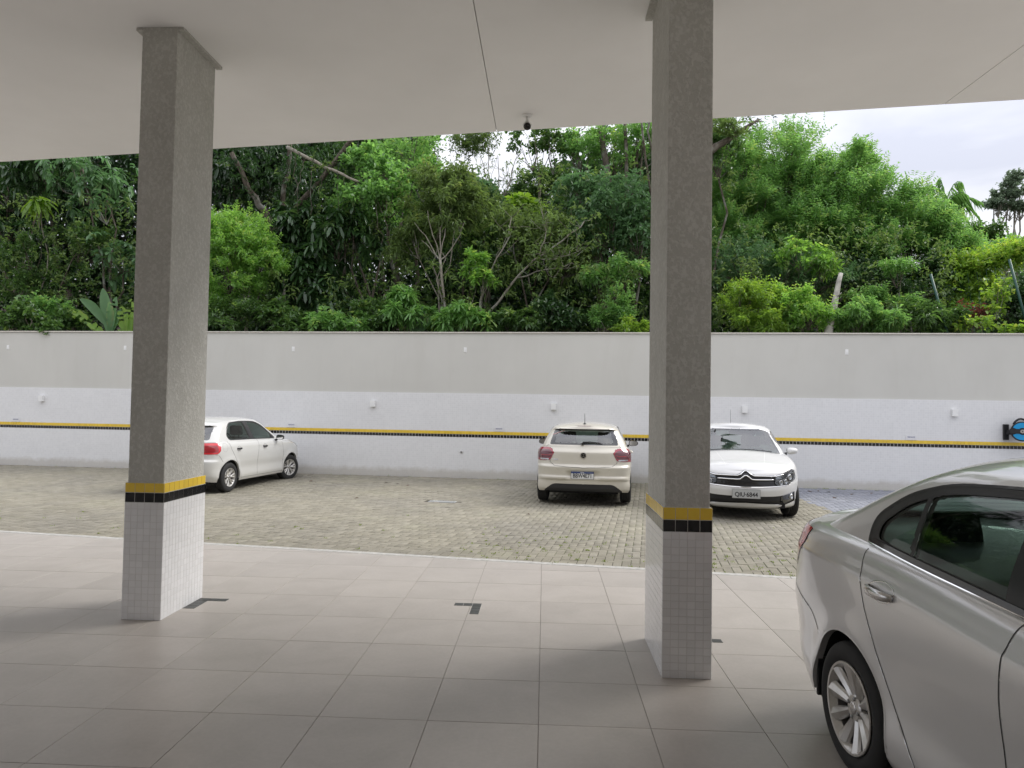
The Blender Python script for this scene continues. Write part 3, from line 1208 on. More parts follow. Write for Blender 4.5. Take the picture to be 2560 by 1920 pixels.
# --- security camera under the ceiling
def build_cctv():
    p = onz(1139, 248, PH)
    p = np.array([p[0], p[1]])
    d = onz(1139, 252, PH)
    t = thing('security_camera', 'small white bullet security camera hanging under the ceiling edge', 'security camera', (p[0], p[1], PH))
    MB().lathe([(.0, 0), (.052, 0), (.052, -.012), (.040, -.022), (0, -.022)], 28, axis='z').build('base', M['white_plastic'], t, smooth=False)
    MB().tube([(0, 0, -.02), (0, 0, -.055), (0, -.012, -.075)], [.014, .014, .020], 12).build('arm', M['white_plastic'], t, smooth=True)
    aim = np.array([0.05, -1.0, -.42])
    aim /= np.linalg.norm(aim)
    c0 = np.array([0, .03, -.085])
    q = Vector(aim).to_track_quat('Y', 'Z').to_matrix().to_4x4()
    body = MB().lathe([(0, -.09), (.034, -.09), (.040, -.075), (.040, .055), (.037, .07)], 28)
    ob = body.build('body', M['white_plastic'], t, smooth=True)
    ln = MB().lathe([(.0385, .064), (.034, .060), (.030, .052), (.016, .056), (.0, .058)], 28).build('lens', M['gloss_black'], t, smooth=True)
    V, F = [], []
    A = np.linspace(math.radians(10), math.radians(170), 14)
    for a in A:
        for y in (-.085, .095):
            for rr in (.046, .049):
                V.append((rr * math.cos(a), y, rr * math.sin(a)))
    for k in range(len(A) - 1):
        b = 4 * k
        F += [(b, b + 4, b + 6, b + 2), (b + 1, b + 3, b + 7, b + 5), (b, b + 1, b + 5, b + 4), (b + 2, b + 6, b + 7, b + 3)]
    hd = MB().add(V, F).build('sun_shield', M['white_plastic'], t)
    for o in (ob, ln, hd):
        o.matrix_local = Matrix.Translation(Vector(c0 + np.array([0, -.03, -.035]))) @ q
build_cctv()

# --- dark tile corner marks let into the floor
def build_marks():
    s = .0755
    me = MB().cbox((0, 0, 0), (s - .003, s - .003, .004), .0008).mesh('tile', M['t_dark'])
    def mark(label, corner, dirs):
        t = thing('floor_mark', label, 'floor mark', (corner[0], corner[1], .0), 0, 'dark tile corner marks in the floor')
        MB().box((0, 0, 0), (.001, .001, .001))
        for (i, j) in dirs:
            link('tile', me, t, loc=(s * (i + .5), s * (j + .5), .0005))
        bed = MB()
        for (i, j) in dirs:
            bed.box((s * (i + .5), s * (j + .5), -.001), (s, s, .0028))
        bed.build('joint', M['w_grout'], t)
    sc = 2212 / 2560
    tl = onz(1137.3 * sc, 1507.8 * sc)
    tr = onz(1205 * sc, 1509 * sc)
    w = tr[0] - tl[0]
    s = w / 3
    me = MB().cbox((0, 0, 0), (s - .003, s - .003, .004), .0008).mesh('tile', M['t_dark'])
    y = (tl[1] + tr[1]) / 2
    mark('dark tile corner mark in the middle of the floor, between the two pillars', (tl[0], y - s), [(0, 0), (1, 0), (2, 0), (2, -1), (2, -2), (2, -3)])
    q = onz(496, 1294)
    mark('dark tile corner mark against the foot of the left pillar', (q[0] - 4 * s, q[1] - s), [(3, 0), (2, 0), (1, 0), (0, 0), (1, -1), (0, -1), (1, -2), (0, -2), (1, -3), (0, -3)])
    q = onz(1560, 1385)
    mark('dark tile mark showing right of the right pillar\'s foot', (q[0] - 3 * s, q[1] - s * .5), [(2, 0), (1, 0), (0, 0), (0, -1), (0, -2)])
build_marks()

# ------------------------------------------------------------------ cars
def pchip(pts):
    pts = sorted(pts)
    x = np.array([p[0] for p in pts], float)
    y = np.array([p[1] for p in pts], float)
    h = np.diff(x)
    d = np.diff(y) / h
    m = np.zeros(len(x))
    for i in range(1, len(x) - 1):
        if d[i - 1] * d[i] > 0:
            w1, w2 = 2 * h[i] + h[i - 1], h[i] + 2 * h[i - 1]
            m[i] = (w1 + w2) / (w1 / d[i - 1] + w2 / d[i])
    m[0], m[-1] = d[0], d[-1]
    def f(t):
        t = np.clip(np.asarray(t, float), x[0], x[-1])
        i = np.clip(np.searchsorted(x, t, side='right') - 1, 0, len(x) - 2)
        s = (t - x[i]) / h[i]
        return ((2 * s**3 - 3 * s**2 + 1) * y[i] + (s**3 - 2 * s**2 + s) * h[i] * m[i]
                + (-2 * s**3 + 3 * s**2) * y[i + 1] + (s**3 - s**2) * h[i] * m[i + 1])
    return f

def make_shell(p, cell):
    """p: zb, zs (x -> height), xf, xr, W (v -> value), wk (x -> factor), crown (x -> height),
    planF, planR = (length, exponent) of the rounded ends. Returns V, F (quads) of a closed hull open at the bottom."""
    zb, zs, xf, xr, W, wk, cr = (pchip(p[k]) for k in ('zb', 'zs', 'xf', 'xr', 'W', 'wk', 'crown'))
    (Lf, nf), (Lr, nr) = p['planF'], p['planR']
    ph = np.linspace(0, PI / 2, 120)
    kind = np.concatenate([np.zeros(120), np.ones(400), np.full(120, 2)])
    val = np.concatenate([Lf * (1 - np.cos(ph) ** (2 / nf)), np.linspace(0, 1, 402)[1:-1], Lr * (1 - np.cos(ph[::-1]) ** (2 / nr))])
    T = np.concatenate([np.sin(ph) ** (2 / nf), np.ones(400), np.sin(ph[::-1]) ** (2 / nr)])
    def XY(val, kind, T, v):
        a, b = xf(v), xr(v)
        X = np.where(kind < .5, a + val, np.where(kind < 1.5, a + Lf + val * (b - a - Lf - Lr), b - val))
        Y = W(v) * wk(X) * T
        return X, Y
    X, Y = XY(val, kind, T, .5)
    s = np.concatenate([[0], np.cumsum(np.hypot(np.diff(X), np.diff(Y)))])
    N = int(s[-1] / cell)
    ss = np.linspace(0, s[-1], N + 1)
    # keep the kind breakpoints clean by interpolating X,T on a common unfolded axis
    u = np.interp(ss, s, np.arange(len(s)))
    def interp(a):
        return np.interp(u, np.arange(len(s)), a)
    kk = np.where(u < 119.5, 0, np.where(u < 519.5, 1, 2)).astype(float)
    vv = np.empty(len(u))
    # value must be interpolated inside its own kind
    for k, (a, b) in enumerate(((0, 119), (120, 519), (520, 639))):
        m = kk == k
        vv[m] = np.interp(np.clip(u[m], a, b), np.arange(a, b + 1), val[a:b + 1])
    TT = interp(T)
    TT[0] = TT[-1] = 0
    nv = p.get('nv') or int((max(q[1] for q in p['zs']) - min(q[1] for q in p['zb'])) / cell)
    vs_ = np.linspace(0, 1, nv + 1)
    if 'vwarp' in p:
        vs_ = pchip(p['vwarp'])(vs_)
    rows = []
    for v in vs_:
        X, Y = XY(vv, kk, TT, float(v))
        Z = zb(X) + v * (zs(X) - zb(X))
        rows.append(np.stack([X, Y, Z], -1))
    R = np.array(rows)                                   # (nv+1, N+1, 3)
    Lh = R[:, ::-1].copy()
    Lh[..., 1] *= -1
    loop = np.concatenate([R, Lh[:, 1:-1]], 1)           # closed: 2N points
    n2 = loop.shape[1]
    V = loop.reshape(-1, 3)
    i = np.arange(len(vs_) * n2).reshape(len(vs_), n2)
    j = np.roll(i, -1, axis=1)
    F = [np.stack([i[:-1], i[1:], j[1:], j[:-1]], -1).reshape(-1, 4)]
    # top: rows run from the right edge over the middle to the left edge
    K = p.get('K', 24)
    w = np.cos(np.linspace(0, PI, K + 1))
    top = R[-1]
    tv = []
    e = p.get('cexp', 2.2)
    endf = np.minimum(1, top[:, 1] / max(top[:, 1].max(), 1e-6) * 1.6)
    for q in w[1:-1]:
        tv.append(np.stack([top[:, 0], top[:, 1] * q, top[:, 2] + cr(top[:, 0]) * endf * (1 - abs(q) ** e)], -1))
    tv = np.array(tv)                                    # (K-1, N+1, 3)
    base = len(V)
    V = np.concatenate([V, tv.reshape(-1, 3)])
    ti = base + np.arange((K - 1) * (N + 1)).reshape(K - 1, N + 1)
    lastrow = (len(vs_) - 1) * n2
    right = lastrow + np.arange(N + 1)
    left = lastrow + np.concatenate([[0], n2 - np.arange(1, N), [N]])
    G = np.concatenate([right[None], ti, left[None]])
    F.append(np.stack([G[:-1, :-1], G[:-1, 1:], G[1:, 1:], G[1:, :-1]], -1).reshape(-1, 4)[:, ::-1])
    return V, np.concatenate(F)

def vnormals(V, F):
    a = V[F[:, 2]] - V[F[:, 0]]
    b = V[F[:, 3]] - V[F[:, 1]]
    fn = np.cross(a, b)
    N = np.zeros_like(V)
    for k in range(4):
        np.add.at(N, F[:, k], fn)
    ln = np.linalg.norm(N, axis=1, keepdims=True)
    return N / np.maximum(ln, 1e-9), fn / np.maximum(np.linalg.norm(fn, axis=1, keepdims=True), 1e-9)

def tnormals(V, F):
    fn = np.cross(V[F[:, 1]] - V[F[:, 0]], V[F[:, 2]] - V[F[:, 0]])
    N = np.zeros_like(V)
    for k in range(3):
        np.add.at(N, F[:, k], fn)
    # points that coincide (hull ends) share one normal
    key = np.round(V / 1e-5).astype(np.int64)
    _, back = np.unique(key, axis=0, return_inverse=True)
    back = back.ravel()
    S = np.zeros((back.max() + 1, 3))
    np.add.at(S, back, N)
    N = S[back]
    return N / np.maximum(np.linalg.norm(N, axis=1, keepdims=True), 1e-9), fn / np.maximum(np.linalg.norm(fn, axis=1, keepdims=True), 1e-12)

def in_poly(P, poly):
    x, y = P[:, 0], P[:, 1]
    r = np.zeros(len(P), bool)
    n = len(poly)
    for i in range(n):
        x0, y0 = poly[i]
        x1, y1 = poly[(i + 1) % n]
        c = ((y0 > y) != (y1 > y))
        with np.errstate(divide='ignore', invalid='ignore'):
            xi = (x1 - x0) * (y - y0) / (y1 - y0 + 1e-12) + x0
        r ^= c & (x < xi)
    return r

def round_poly(poly, rad, seg=4):
    out = []
    n = len(poly)
    P = [np.array(p, float) for p in poly]
    rr = rad if hasattr(rad, '__len__') else [rad] * n
    for i in range(n):
        a, b, c = P[i - 1], P[i], P[(i + 1) % n]
        r = rr[i]
        if r <= 0:
            out.append(tuple(b))
            continue
        u, w = a - b, c - b
        lu, lw = np.linalg.norm(u), np.linalg.norm(w)
        k = min(r, lu * .45, lw * .45)
        p0, p1 = b + u / lu * k, b + w / lw * k
        for t in np.linspace(0, 1, seg + 1):
            out.append(tuple((1 - t)**2 * p0 + 2 * t * (1 - t) * b + t * t * p1))
    return out

def grow(poly, d):
    c = np.mean(poly, axis=0)
    n = len(poly)
    out = []
    for i in range(n):
        a, b, e = (np.array(poly[k % n], float) for k in (i - 1, i, i + 1))
        t1 = (b - a) / max(np.linalg.norm(b - a), 1e-9)
        t2 = (e - b) / max(np.linalg.norm(e - b), 1e-9)
        nn = np.array([t1[1] + t2[1], -(t1[0] + t2[0])])
        nn /= max(np.linalg.norm(nn), 1e-9)
        if nn @ (b - c) < 0:
            nn = -nn
        out.append(tuple(b + nn * d))
    return out

class Hull:
    """one shell of a car; regions are cut out of it along clean lines"""
    def __init__(s, V, F, L, cell):
        s.V, s.F, s.L, s.cell = V.copy(), F, L, cell
        s.N, s.fn = vnormals(s.V, s.F)
        c = s.V[s.F].mean(1)
        if (s.fn[:, 1] * np.sign(c[:, 1]))[abs(s.fn[:, 1]) > .7].mean() < 0:
            s.F = s.F[:, ::-1].copy()
            s.N, s.fn = vnormals(s.V, s.F)
        s.todo = []
    def mask(s, proj, P, N):
        if proj == 'side':
            return abs(N[:, 1]) > .28
        if proj == 'rear':
            return (P[:, 0] > s.L * .6) & (N[:, 0] > .12)
        if proj == 'front':
            return (P[:, 0] < s.L * .45) & (N[:, 0] < -.08)
        if proj == 'top':
            return N[:, 2] > .25
        if proj == 'wrap':
            return abs(N[:, 2]) < .93
        return np.ones(len(P), bool)
    def axes(s, proj):
        return {'side': (0, 2, 1), 'wrap': (0, 2, 1), 'rear': (1, 2, 0), 'front': (1, 2, 0), 'top': (0, 1, 2)}[proj]
    def snap(s, proj, poly, lo=None, absy=True):
        a, b, c = s.axes(proj)
        m = s.mask(proj, s.V, s.N)
        Q = s.V[:, [a, b]].copy()
        sg = np.ones(len(Q))
        if absy and a == 1:
            sg = np.where(Q[:, 0] < 0, -1, 1)
            Q[:, 0] = abs(Q[:, 0])
        if lo is not None:
            m &= lo(s.V, s.N)
        P = np.array(poly, float)
        mn, mx = P.min(0) - s.cell, P.max(0) + s.cell
        m &= (Q[:, 0] > mn[0]) & (Q[:, 0] < mx[0]) & (Q[:, 1] > mn[1]) & (Q[:, 1] < mx[1])
        ids = np.nonzero(m)[0]
        if not len(ids):
            return
        q = Q[ids]
        best = np.full(len(ids), 1e9)
        near = q.copy()
        for i in range(len(P)):
            p0, p1 = P[i], P[(i + 1) % len(P)]
            d = p1 - p0
            t = np.clip(((q - p0) @ d) / max(d @ d, 1e-12), 0, 1)
            z = p0 + t[:, None] * d
            r = np.hypot(*(q - z).T)
            k = r < best
            best[k] = r[k]
            near[k] = z[k]
        k = best < np.minimum(s.cell * .56, s.h[ids] * .78)
        s.flag[ids[k]] = True
        ids, dl = ids[k], (near - q)[k]
        dl[:, 0] *= sg[ids] if a == 1 else 1
        n = s.N[ids]
        dc = -(n[:, a] * dl[:, 0] + n[:, b] * dl[:, 1]) / np.where(abs(n[:, c]) < .25, .25 * np.sign(n[:, c] + 1e-9), n[:, c])
        if not hasattr(s, 'tree0'):
            s.tree0 = BVHTree.FromPolygons([tuple(v) for v in s.V.tolist()], [tuple(f) for f in s.F.tolist()])
        dc = np.clip(dc, -s.cell * .4, s.cell * .4)
        for q, i in enumerate(ids.tolist()):
            old = s.V[i].copy()
            new = old.copy()
            new[a] += dl[q, 0]
            new[b] += dl[q, 1]
            sg_ = 1.0 if n[q, c] > 0 else -1.0
            o = new.copy()
            o[c] += sg_ * .15
            d = [0.0, 0.0, 0.0]
            d[c] = -sg_
            h = s.tree0.ray_cast(Vector(o), Vector(d), .3)
            if h[0] is not None and abs(h[0][c] - old[c]) < s.cell * 1.3:
                new[c] = h[0][c]
            else:
                s.flag[i] = False
                continue
            s.V[i] = new
    def region(s, name, proj, poly, cond=None, absy=True, over=None, do_snap=True):
        s.todo.append((name, proj, poly, cond, absy, over, do_snap))
    def finish(s):
        s.flag = np.zeros(len(s.V), bool)
        Q = s.V[s.F]
        d1, d2 = Q[:, 2] - Q[:, 0], Q[:, 3] - Q[:, 1]
        area = np.linalg.norm(np.cross(d1, d2), axis=1) / 2
        e = np.stack([np.linalg.norm(Q[:, (i + 1) % 4] - Q[:, i], axis=1) for i in range(4)], 1)
        alt = area / np.maximum(e.max(1), 1e-9)
        s.h = np.full(len(s.V), 1e3)
        for k in range(4):
            np.minimum.at(s.h, s.F[:, k], alt)
        V0, fn0 = s.V.copy(), s.fn.copy()
        for (name, proj, poly, cond, absy, over, do_snap) in s.todo:
            if do_snap:
                s.snap(proj, poly, cond, absy)
        for _ in range(5):
            f = s.flag[s.F]
            sw = (f[:, 1] & f[:, 3] & ~(f[:, 0] & f[:, 2]))
            bad = np.zeros(len(s.V), bool)
            for use, tris in ((~sw, ((0, 1, 2), (0, 2, 3))), (sw, ((0, 1, 3), (1, 2, 3)))):
                for tri in tris:
                    q = s.V[s.F[:, tri]]
                    n_ = np.cross(q[:, 1] - q[:, 0], q[:, 2] - q[:, 0])
                    l_ = np.linalg.norm(n_, axis=1)
                    fl = use & ((n_ * fn0).sum(1) < .2 * l_) & (l_ > .06 * area) & (alt > 1e-4)
                    bad[s.F[fl].ravel()] = True
            bad &= s.flag
            if not bad.any():
                break
            s.V[bad] = V0[bad]
            s.flag[bad] = False
        f = s.flag[s.F]
        alt = (f[:, 1] & f[:, 3] & ~(f[:, 0] & f[:, 2]))
        T1 = np.where(alt[:, None], s.F[:, [0, 1, 3]], s.F[:, [0, 1, 2]])
        T2 = np.where(alt[:, None], s.F[:, [1, 2, 3]], s.F[:, [0, 2, 3]])
        s.F = np.concatenate([T1, T2])
        s.N, s.fn = tnormals(s.V, s.F)
        s.lab = np.full(len(s.F), '', dtype=object)
        C = s.V[s.F].mean(1)
        for (name, proj, poly, cond, absy, over, do_snap) in s.todo:
            a, b, c = s.axes(proj)
            Q = C[:, [a, b]].copy()
            if absy and a == 1:
                Q[:, 0] = abs(Q[:, 0])
            m = in_poly(Q, poly) & s.mask(proj, C, s.fn)
            if cond is not None:
                m &= cond(C, s.fn)
            if over is not None:
                m &= np.isin(s.lab, over)
            s.lab[m] = name
    def bvh(s, exclude=()):
        keep = ~np.isin(s.lab, list(exclude))
        return BVHTree.FromPolygons([tuple(v) for v in s.V.tolist()], [tuple(f) for f in s.F[keep].tolist()])
    def part(s, labels, name, mat, parent, off=0.0, side=None, flip=False, nsmooth=True, **tags):
        m = np.isin(s.lab, labels if isinstance(labels, (list, tuple)) else [labels])
        if side is not None:
            C = s.V[s.F].mean(1)
            m &= (np.sign(C[:, 1]) == side)
        F = s.F[m]
        if not len(F):
            return None
        ids, inv = np.unique(F, return_inverse=True)
        V = s.V[ids] + s.N[ids] * off
        F = inv.reshape(-1, 3)
        if flip:
            F = F[:, ::-1]
        key = np.round(V / 1e-5).astype(np.int64)
        _, first, back = np.unique(key, axis=0, return_index=True, return_inverse=True)
        back = back.ravel()
        F2 = back[F]
        ok = (F2[:, 0] != F2[:, 1]) & (F2[:, 1] != F2[:, 2]) & (F2[:, 2] != F2[:, 0])
        me = raw_mesh(name, V[first], F2[ok], smooth=True, mats=[mat])
        return link(name, me, parent, **tags)

class Car:
    def __init__(s, name, label, cat, length, group=None):
        s.root = thing(name, label, cat, group=group)
        s.L = length
    def place(s, x, y, z, az, pitch=0.0):
        a = math.radians(az)
        bx, by = -math.sin(a), -math.cos(a)
        s.root.matrix_world = (Matrix(((bx, -by, 0, x), (by, bx, 0, y), (0, 0, 1, z), (0, 0, 0, 1)))
                               @ Matrix.Rotation(pitch, 4, 'Y'))
    def hit(s, proj, a, b, sgn=1):
        """a point of the outer skin and its normal; side: (x, z), rear/front: (y, z), top: (x, y)"""
        if proj == 'side':
            o, d = Vector((a, 3 * sgn, b)), Vector((0, -sgn, 0))
        elif proj == 'rear':
            o, d = Vector((s.L + 2, a, b)), Vector((-1, 0, 0))
        elif proj == 'front':
            o, d = Vector((-2, a, b)), Vector((1, 0, 0))
        else:
            o, d = Vector((a, b, 4)), Vector((0, 0, -1))
        best = None
        for t in s.trees:
            r = t.ray_cast(o, d)
            if r[0] is not None and (best is None or r[3] < best[2]):
                best = (np.array(r[0]), np.array(r[1]), r[3])
        if best is None:
            return None
        n = best[1]
        if n @ np.array(d) > 0:
            n = -n
        return best[0], n
    def ribbon(s, name, proj, pts, width, mat, off=.0012, sgn=1, closed=False, step=.012, parent=None, tube=0.0, taper=False):
        P = [np.array(p, float) for p in pts]
        if closed:
            P.append(P[0])
        Q = []
        for a, b in zip(P[:-1], P[1:]):
            n = max(1, int(np.linalg.norm(b - a) / step))
            for k in range(n):
                Q.append(a + (b - a) * k / n)
        Q.append(P[-1])
        H = [s.hit(proj, q[0], q[1], sgn) for q in Q]
        H = [h for h in H if h is not None]
        if len(H) < 2:
            return None
        keep = [H[0]]
        for h in H[1:]:
            if np.linalg.norm(h[0] - keep[-1][0]) < max(.06, 3.5 * step):
                keep.append(h)
        H = keep
        X = np.array([h[0] for h in H])
        N = np.array([h[1] for h in H])
        if tube:
            mb = MB()
            rad = [tube] * len(X)
            if taper:
                rad = [tube * min(1, (i + 1) / 4, (len(X) - i) / 4) for i in range(len(X))]
            mb.tube(list(X + N * off), rad, 8)
            return mb.build(name, mat, parent or s.root, smooth=True)
        V, F = [], []
        for i in range(len(X)):
            t = X[min(i + 1, len(X) - 1)] - X[max(i - 1, 0)]
            t /= max(np.linalg.norm(t), 1e-9)
            w = np.cross(N[i], t)
            w /= max(np.linalg.norm(w), 1e-9)
            V += [X[i] + N[i] * off - w * width / 2, X[i] + N[i] * off + w * width / 2]
        for i in range(len(X) - 1):
            F.append((2 * i, 2 * i + 1, 2 * i + 3, 2 * i + 2))
        return MB().add(V, F).build(name, mat, parent or s.root, smooth=True)
    def frame_at(s, proj, a, b, sgn=1, off=0.0, upright=True):
        """4x4 whose -y axis looks out of the skin, z up"""
        p, n = s.hit(proj, a, b, sgn)
        if upright:
            n = np.array([n[0], n[1], 0]) / max(np.linalg.norm(n[:2]), 1e-9)
        y = -n
        z = np.array([0, 0, 1.0])
        z = z - y * (z @ y)
        z /= np.linalg.norm(z)
        x = np.cross(y, z)
        o = p + n * off
        return Matrix(((x[0], y[0], z[0], o[0]), (x[1], y[1], z[1], o[1]), (x[2], y[2], z[2], o[2]), (0, 0, 0, 1)))

def arch_poly(cx, cz, r, zlow):
    A = np.linspace(0, PI, 26)
    return [(cx + r, zlow)] + [(cx + r * math.cos(a), cz + r * math.sin(a)) for a in A] + [(cx - r, zlow)]

def flare(V, wheels, amp, ra, sig=.05):
    """swell the side around the wheel openings a little"""
    V = V.copy()
    for (cx, cz) in wheels:
        d = np.hypot(V[:, 0] - cx, V[:, 2] - cz) - ra
        g = amp * np.exp(-np.clip(d, 0, None)**2 / (2 * sig**2)) * smooth01((abs(V[:, 1]) - .45) / .2)
        V[:, 1] += np.sign(V[:, 1]) * g
    return V

def make_wheel(parent, cx, cy, cz, R, rimR, width, style, out, steer=0.0):
    """out = +1/-1: the side (y) the rim faces"""
    w = bpy.data.objects.new('wheel', None)
    COL.objects.link(w)
    w.parent = parent
    w.location = (cx, cy, cz)
    w.rotation_euler = (0, 0, steer)
    h = width / 2
    t = MB()
    prof = [(rimR - .004, h * .82), (rimR + .012, h * .93), (rimR + (R - rimR) * .45, h * 1.02), (R - .022, h * .93), (R - .008, h * .82), (R, h * .62)]
    g = .006
    tread = []
    for yy in (.40, .13, -.13, -.40):
        tread += [(R, h * (yy + .06)), (R - g, h * (yy + .045)), (R - g, h * (yy - .045)), (R, h * (yy - .06))]
    full = prof + tread + [(r, -y) for r, y in prof[::-1]]
    t.lathe(full, 72, closed=False)
    t.build('tyre', M['tyre'], w, smooth=True).rotation_euler = (0, .13 * cx, 0)
    s = out
    rim = MB()
    rim.lathe([(rimR, h * .93), (rimR - .002, h * .98), (rimR - .012, h * .96), (rimR - .018, h * .80), (rimR - .030, h * .55), (rimR - .034, -h * .9)], 64)
    def spoke(a, w0, w1, r0, r1, z0, z1, ridge, tw=0.0):
        V = []
        n = 6
        for i in range(n + 1):
            f = i / n
            r = r0 + (r1 - r0) * f
            ww = (w0 + (w1 - w0) * f) / 2
            y = z0 + (z1 - z0) * f ** 1.4
            aa = a + tw * f
            ux, uz = math.cos(aa), math.sin(aa)
            px, pz = -uz, ux
            for (q, yy) in ((-1, -.012), (-.72, 0), (0, ridge), (.72, 0), (1, -.012), (.8, -.035), (-.8, -.035)):
                V.append((ux * r + px * ww * q, y + yy, uz * r + pz * ww * q))
        F = []
        for i in range(n):
            for k in range(7):
                k2 = (k + 1) % 7
                F.append((i * 7 + k, (i + 1) * 7 + k, (i + 1) * 7 + k2, i * 7 + k2))
        rim.add(V, F)
    zc, ze = h * .62, h * .86
    if style == 'ten':
        for k in range(10):
            a = 2 * PI * k / 10 + .1
            spoke(a, .030, .094 if k % 2 == 0 else .078, .040, rimR - .008, zc - .010, ze, .011)
        hubr = .062
    elif style == 'double':
        for k in range(7):
            a = 2 * PI * k / 7 + .3
            for d in (-.13, .13):
                spoke(a + d * .6, .030, .036, .035, rimR - .010, zc, ze, .005, tw=d * .9)
        hubr = .055
    else:
        for k in range(5):
            a = 2 * PI * k / 5
            for d in (-.1, .1):
                spoke(a + d, .03, .04, .035, rimR - .01, zc, ze, .005, tw=d)
        hubr = .055
    rim.lathe([(hubr, zc - .05), (hubr, zc - .004), (hubr - .008, zc + .004), (.032, zc + .004), (.030, zc), (0, zc)], 40)
    ro = rim.build('rim', M['alloy'], w, smooth=False)
    md = ro.modifiers.new('es', 'EDGE_SPLIT')
    md.split_angle = math.radians(18)
    ro.data.polygons.foreach_set('use_smooth', [True] * len(ro.data.polygons))
    cap = MB().lathe([(.031, zc - .004), (.030, zc + .007), (.024, zc + .010), (0, zc + .010)], 32)
    cap.build('hub_cap', M['satin'], w, smooth=True)
    for k in range(4 if style == 'ten' else 5):
        a = 2 * PI * k / (4 if style == 'ten' else 5) + .25
        c = (math.cos(a) * .047, 0, math.sin(a) * .047)
        MB().lathe([(.012, zc + .0045), (.011, zc - .002), (.0085, zc - .002), (.0085, zc + .009), (.004, zc + .012), (0, zc + .012)], 10, c=c).build('wheel_nut', M['steel'], w)
    br = MB().lathe([(rimR * .80, h * .05), (rimR * .80, h * .12), (.07, h * .16), (.07, h * .3), (0, h * .3)], 40)
    br.box((rimR * .55, h * .12, rimR * .35), (.09, .05, .14))
    br.build('brake_disc', M['brake'], w)
    MB().lathe([(rimR - .036, -h * .5), (0, -h * .5)], 40).build('back_plate', M['inner'], w)
    if out < 0:
        w.scale = (1, -1, 1)
    return w

def seat(parent, x, y, w=.50, back_h=.62, z=.30, rear=False, hr=True):
    s = MB()
    n = 10
    def pad(c, d, rot):
        V = []
        Rm = np.array(Matrix.Rotation(rot, 3, 'Y'))
        for k, (zz, sc) in enumerate(((-.5, .86), (-.42, .97), (0, 1), (.42, .95), (.5, .80))):
            for i in range(12):
                a = 2 * PI * i / 12 + PI / 12
                ex = abs(math.cos(a)) ** .45 * np.sign(math.cos(a))
                ey = abs(math.sin(a)) ** .45 * np.sign(math.sin(a))
                V.append(np.array([ex * d[0] / 2 * sc, ey * d[1] / 2 * sc, zz * d[2]]) @ Rm.T + np.array(c))
        F = []
        for k in range(4):
            for i in range(12):
                j = (i + 1) % 12
                F.append((k * 12 + i, k * 12 + j, (k + 1) * 12 + j, (k + 1) * 12 + i))
        F += [tuple(range(11, -1, -1)), tuple(48 + i for i in range(12))]
        return V, F
    s.add(*pad((x - .22, y, z), (.52, w, .18), 0))
    s.add(*pad((x + .08, y, z + .33), (.15, w, back_h), .28))
    if hr:
        ys = [y] if not rear else [y - .38, y + .38]
        for q in ys:
            s.add(*pad((x + .24, q, z + .33 + back_h / 2 + .14), (.10, .27, .19), .2))
            s.tube([(x + .21, q - .05, z + .3 + back_h / 2), (x + .23, q - .05, z + .33 + back_h / 2 + .1)], .007, 6)
            s.tube([(x + .21, q + .05, z + .3 + back_h / 2), (x + .23, q + .05, z + .33 + back_h / 2 + .1)], .007, 6)
    o = s.build('seat', M['cloth'], parent, smooth=True)
    return o

def mirror_mesh(parent, x, y, z, sgn, mat, size=(.13, .17, .125), face=1):
    """door mirror housing; glass looks back (+x)"""
    h = MB()
    V, F = [], []
    n = 20
    for k, (t, sc) in enumerate(((0, 1.0), (.25, 1.0), (.6, .88), (.85, .62), (1.0, .22))):
        for i in range(n):
            a = 2 * PI * i / n
            ey = abs(math.cos(a)) ** .7 * np.sign(math.cos(a))
            ez = abs(math.sin(a)) ** .75 * np.sign(math.sin(a))
            tap = 1 - .22 * (ey * .5 + .5)
            V.append((x - t * size[0], y + sgn * (ey * size[1] / 2 * sc), z + ez * size[2] / 2 * sc * tap))
    for k in range(4):
        for i in range(n):
            j = (i + 1) % n
            F.append((k * n + i, k * n + j, (k + 1) * n + j, (k + 1) * n + i))
    F.append(tuple(4 * n + i for i in range(n)))
    h.add(V, F)
    m = h.build('mirror', mat, parent, smooth=True)
    g = MB()
    ring = [(V[i][0] - .004, y + (V[i][1] - y) * .88, z + (V[i][2] - z) * .86) for i in range(n)]
    g.add(ring, [tuple(range(n))])
    g.build('mirror_glass', M['chrome'], m)
    MB().tube([(x - .03, y - sgn * size[1] * .45, z - size[2] * .35), (x - .03, y - sgn * size[1] * .95, z - size[2] * .62)], [.022, .028], 10).build('mirror_foot', M['black_plastic'], m, smooth=True)
    return m

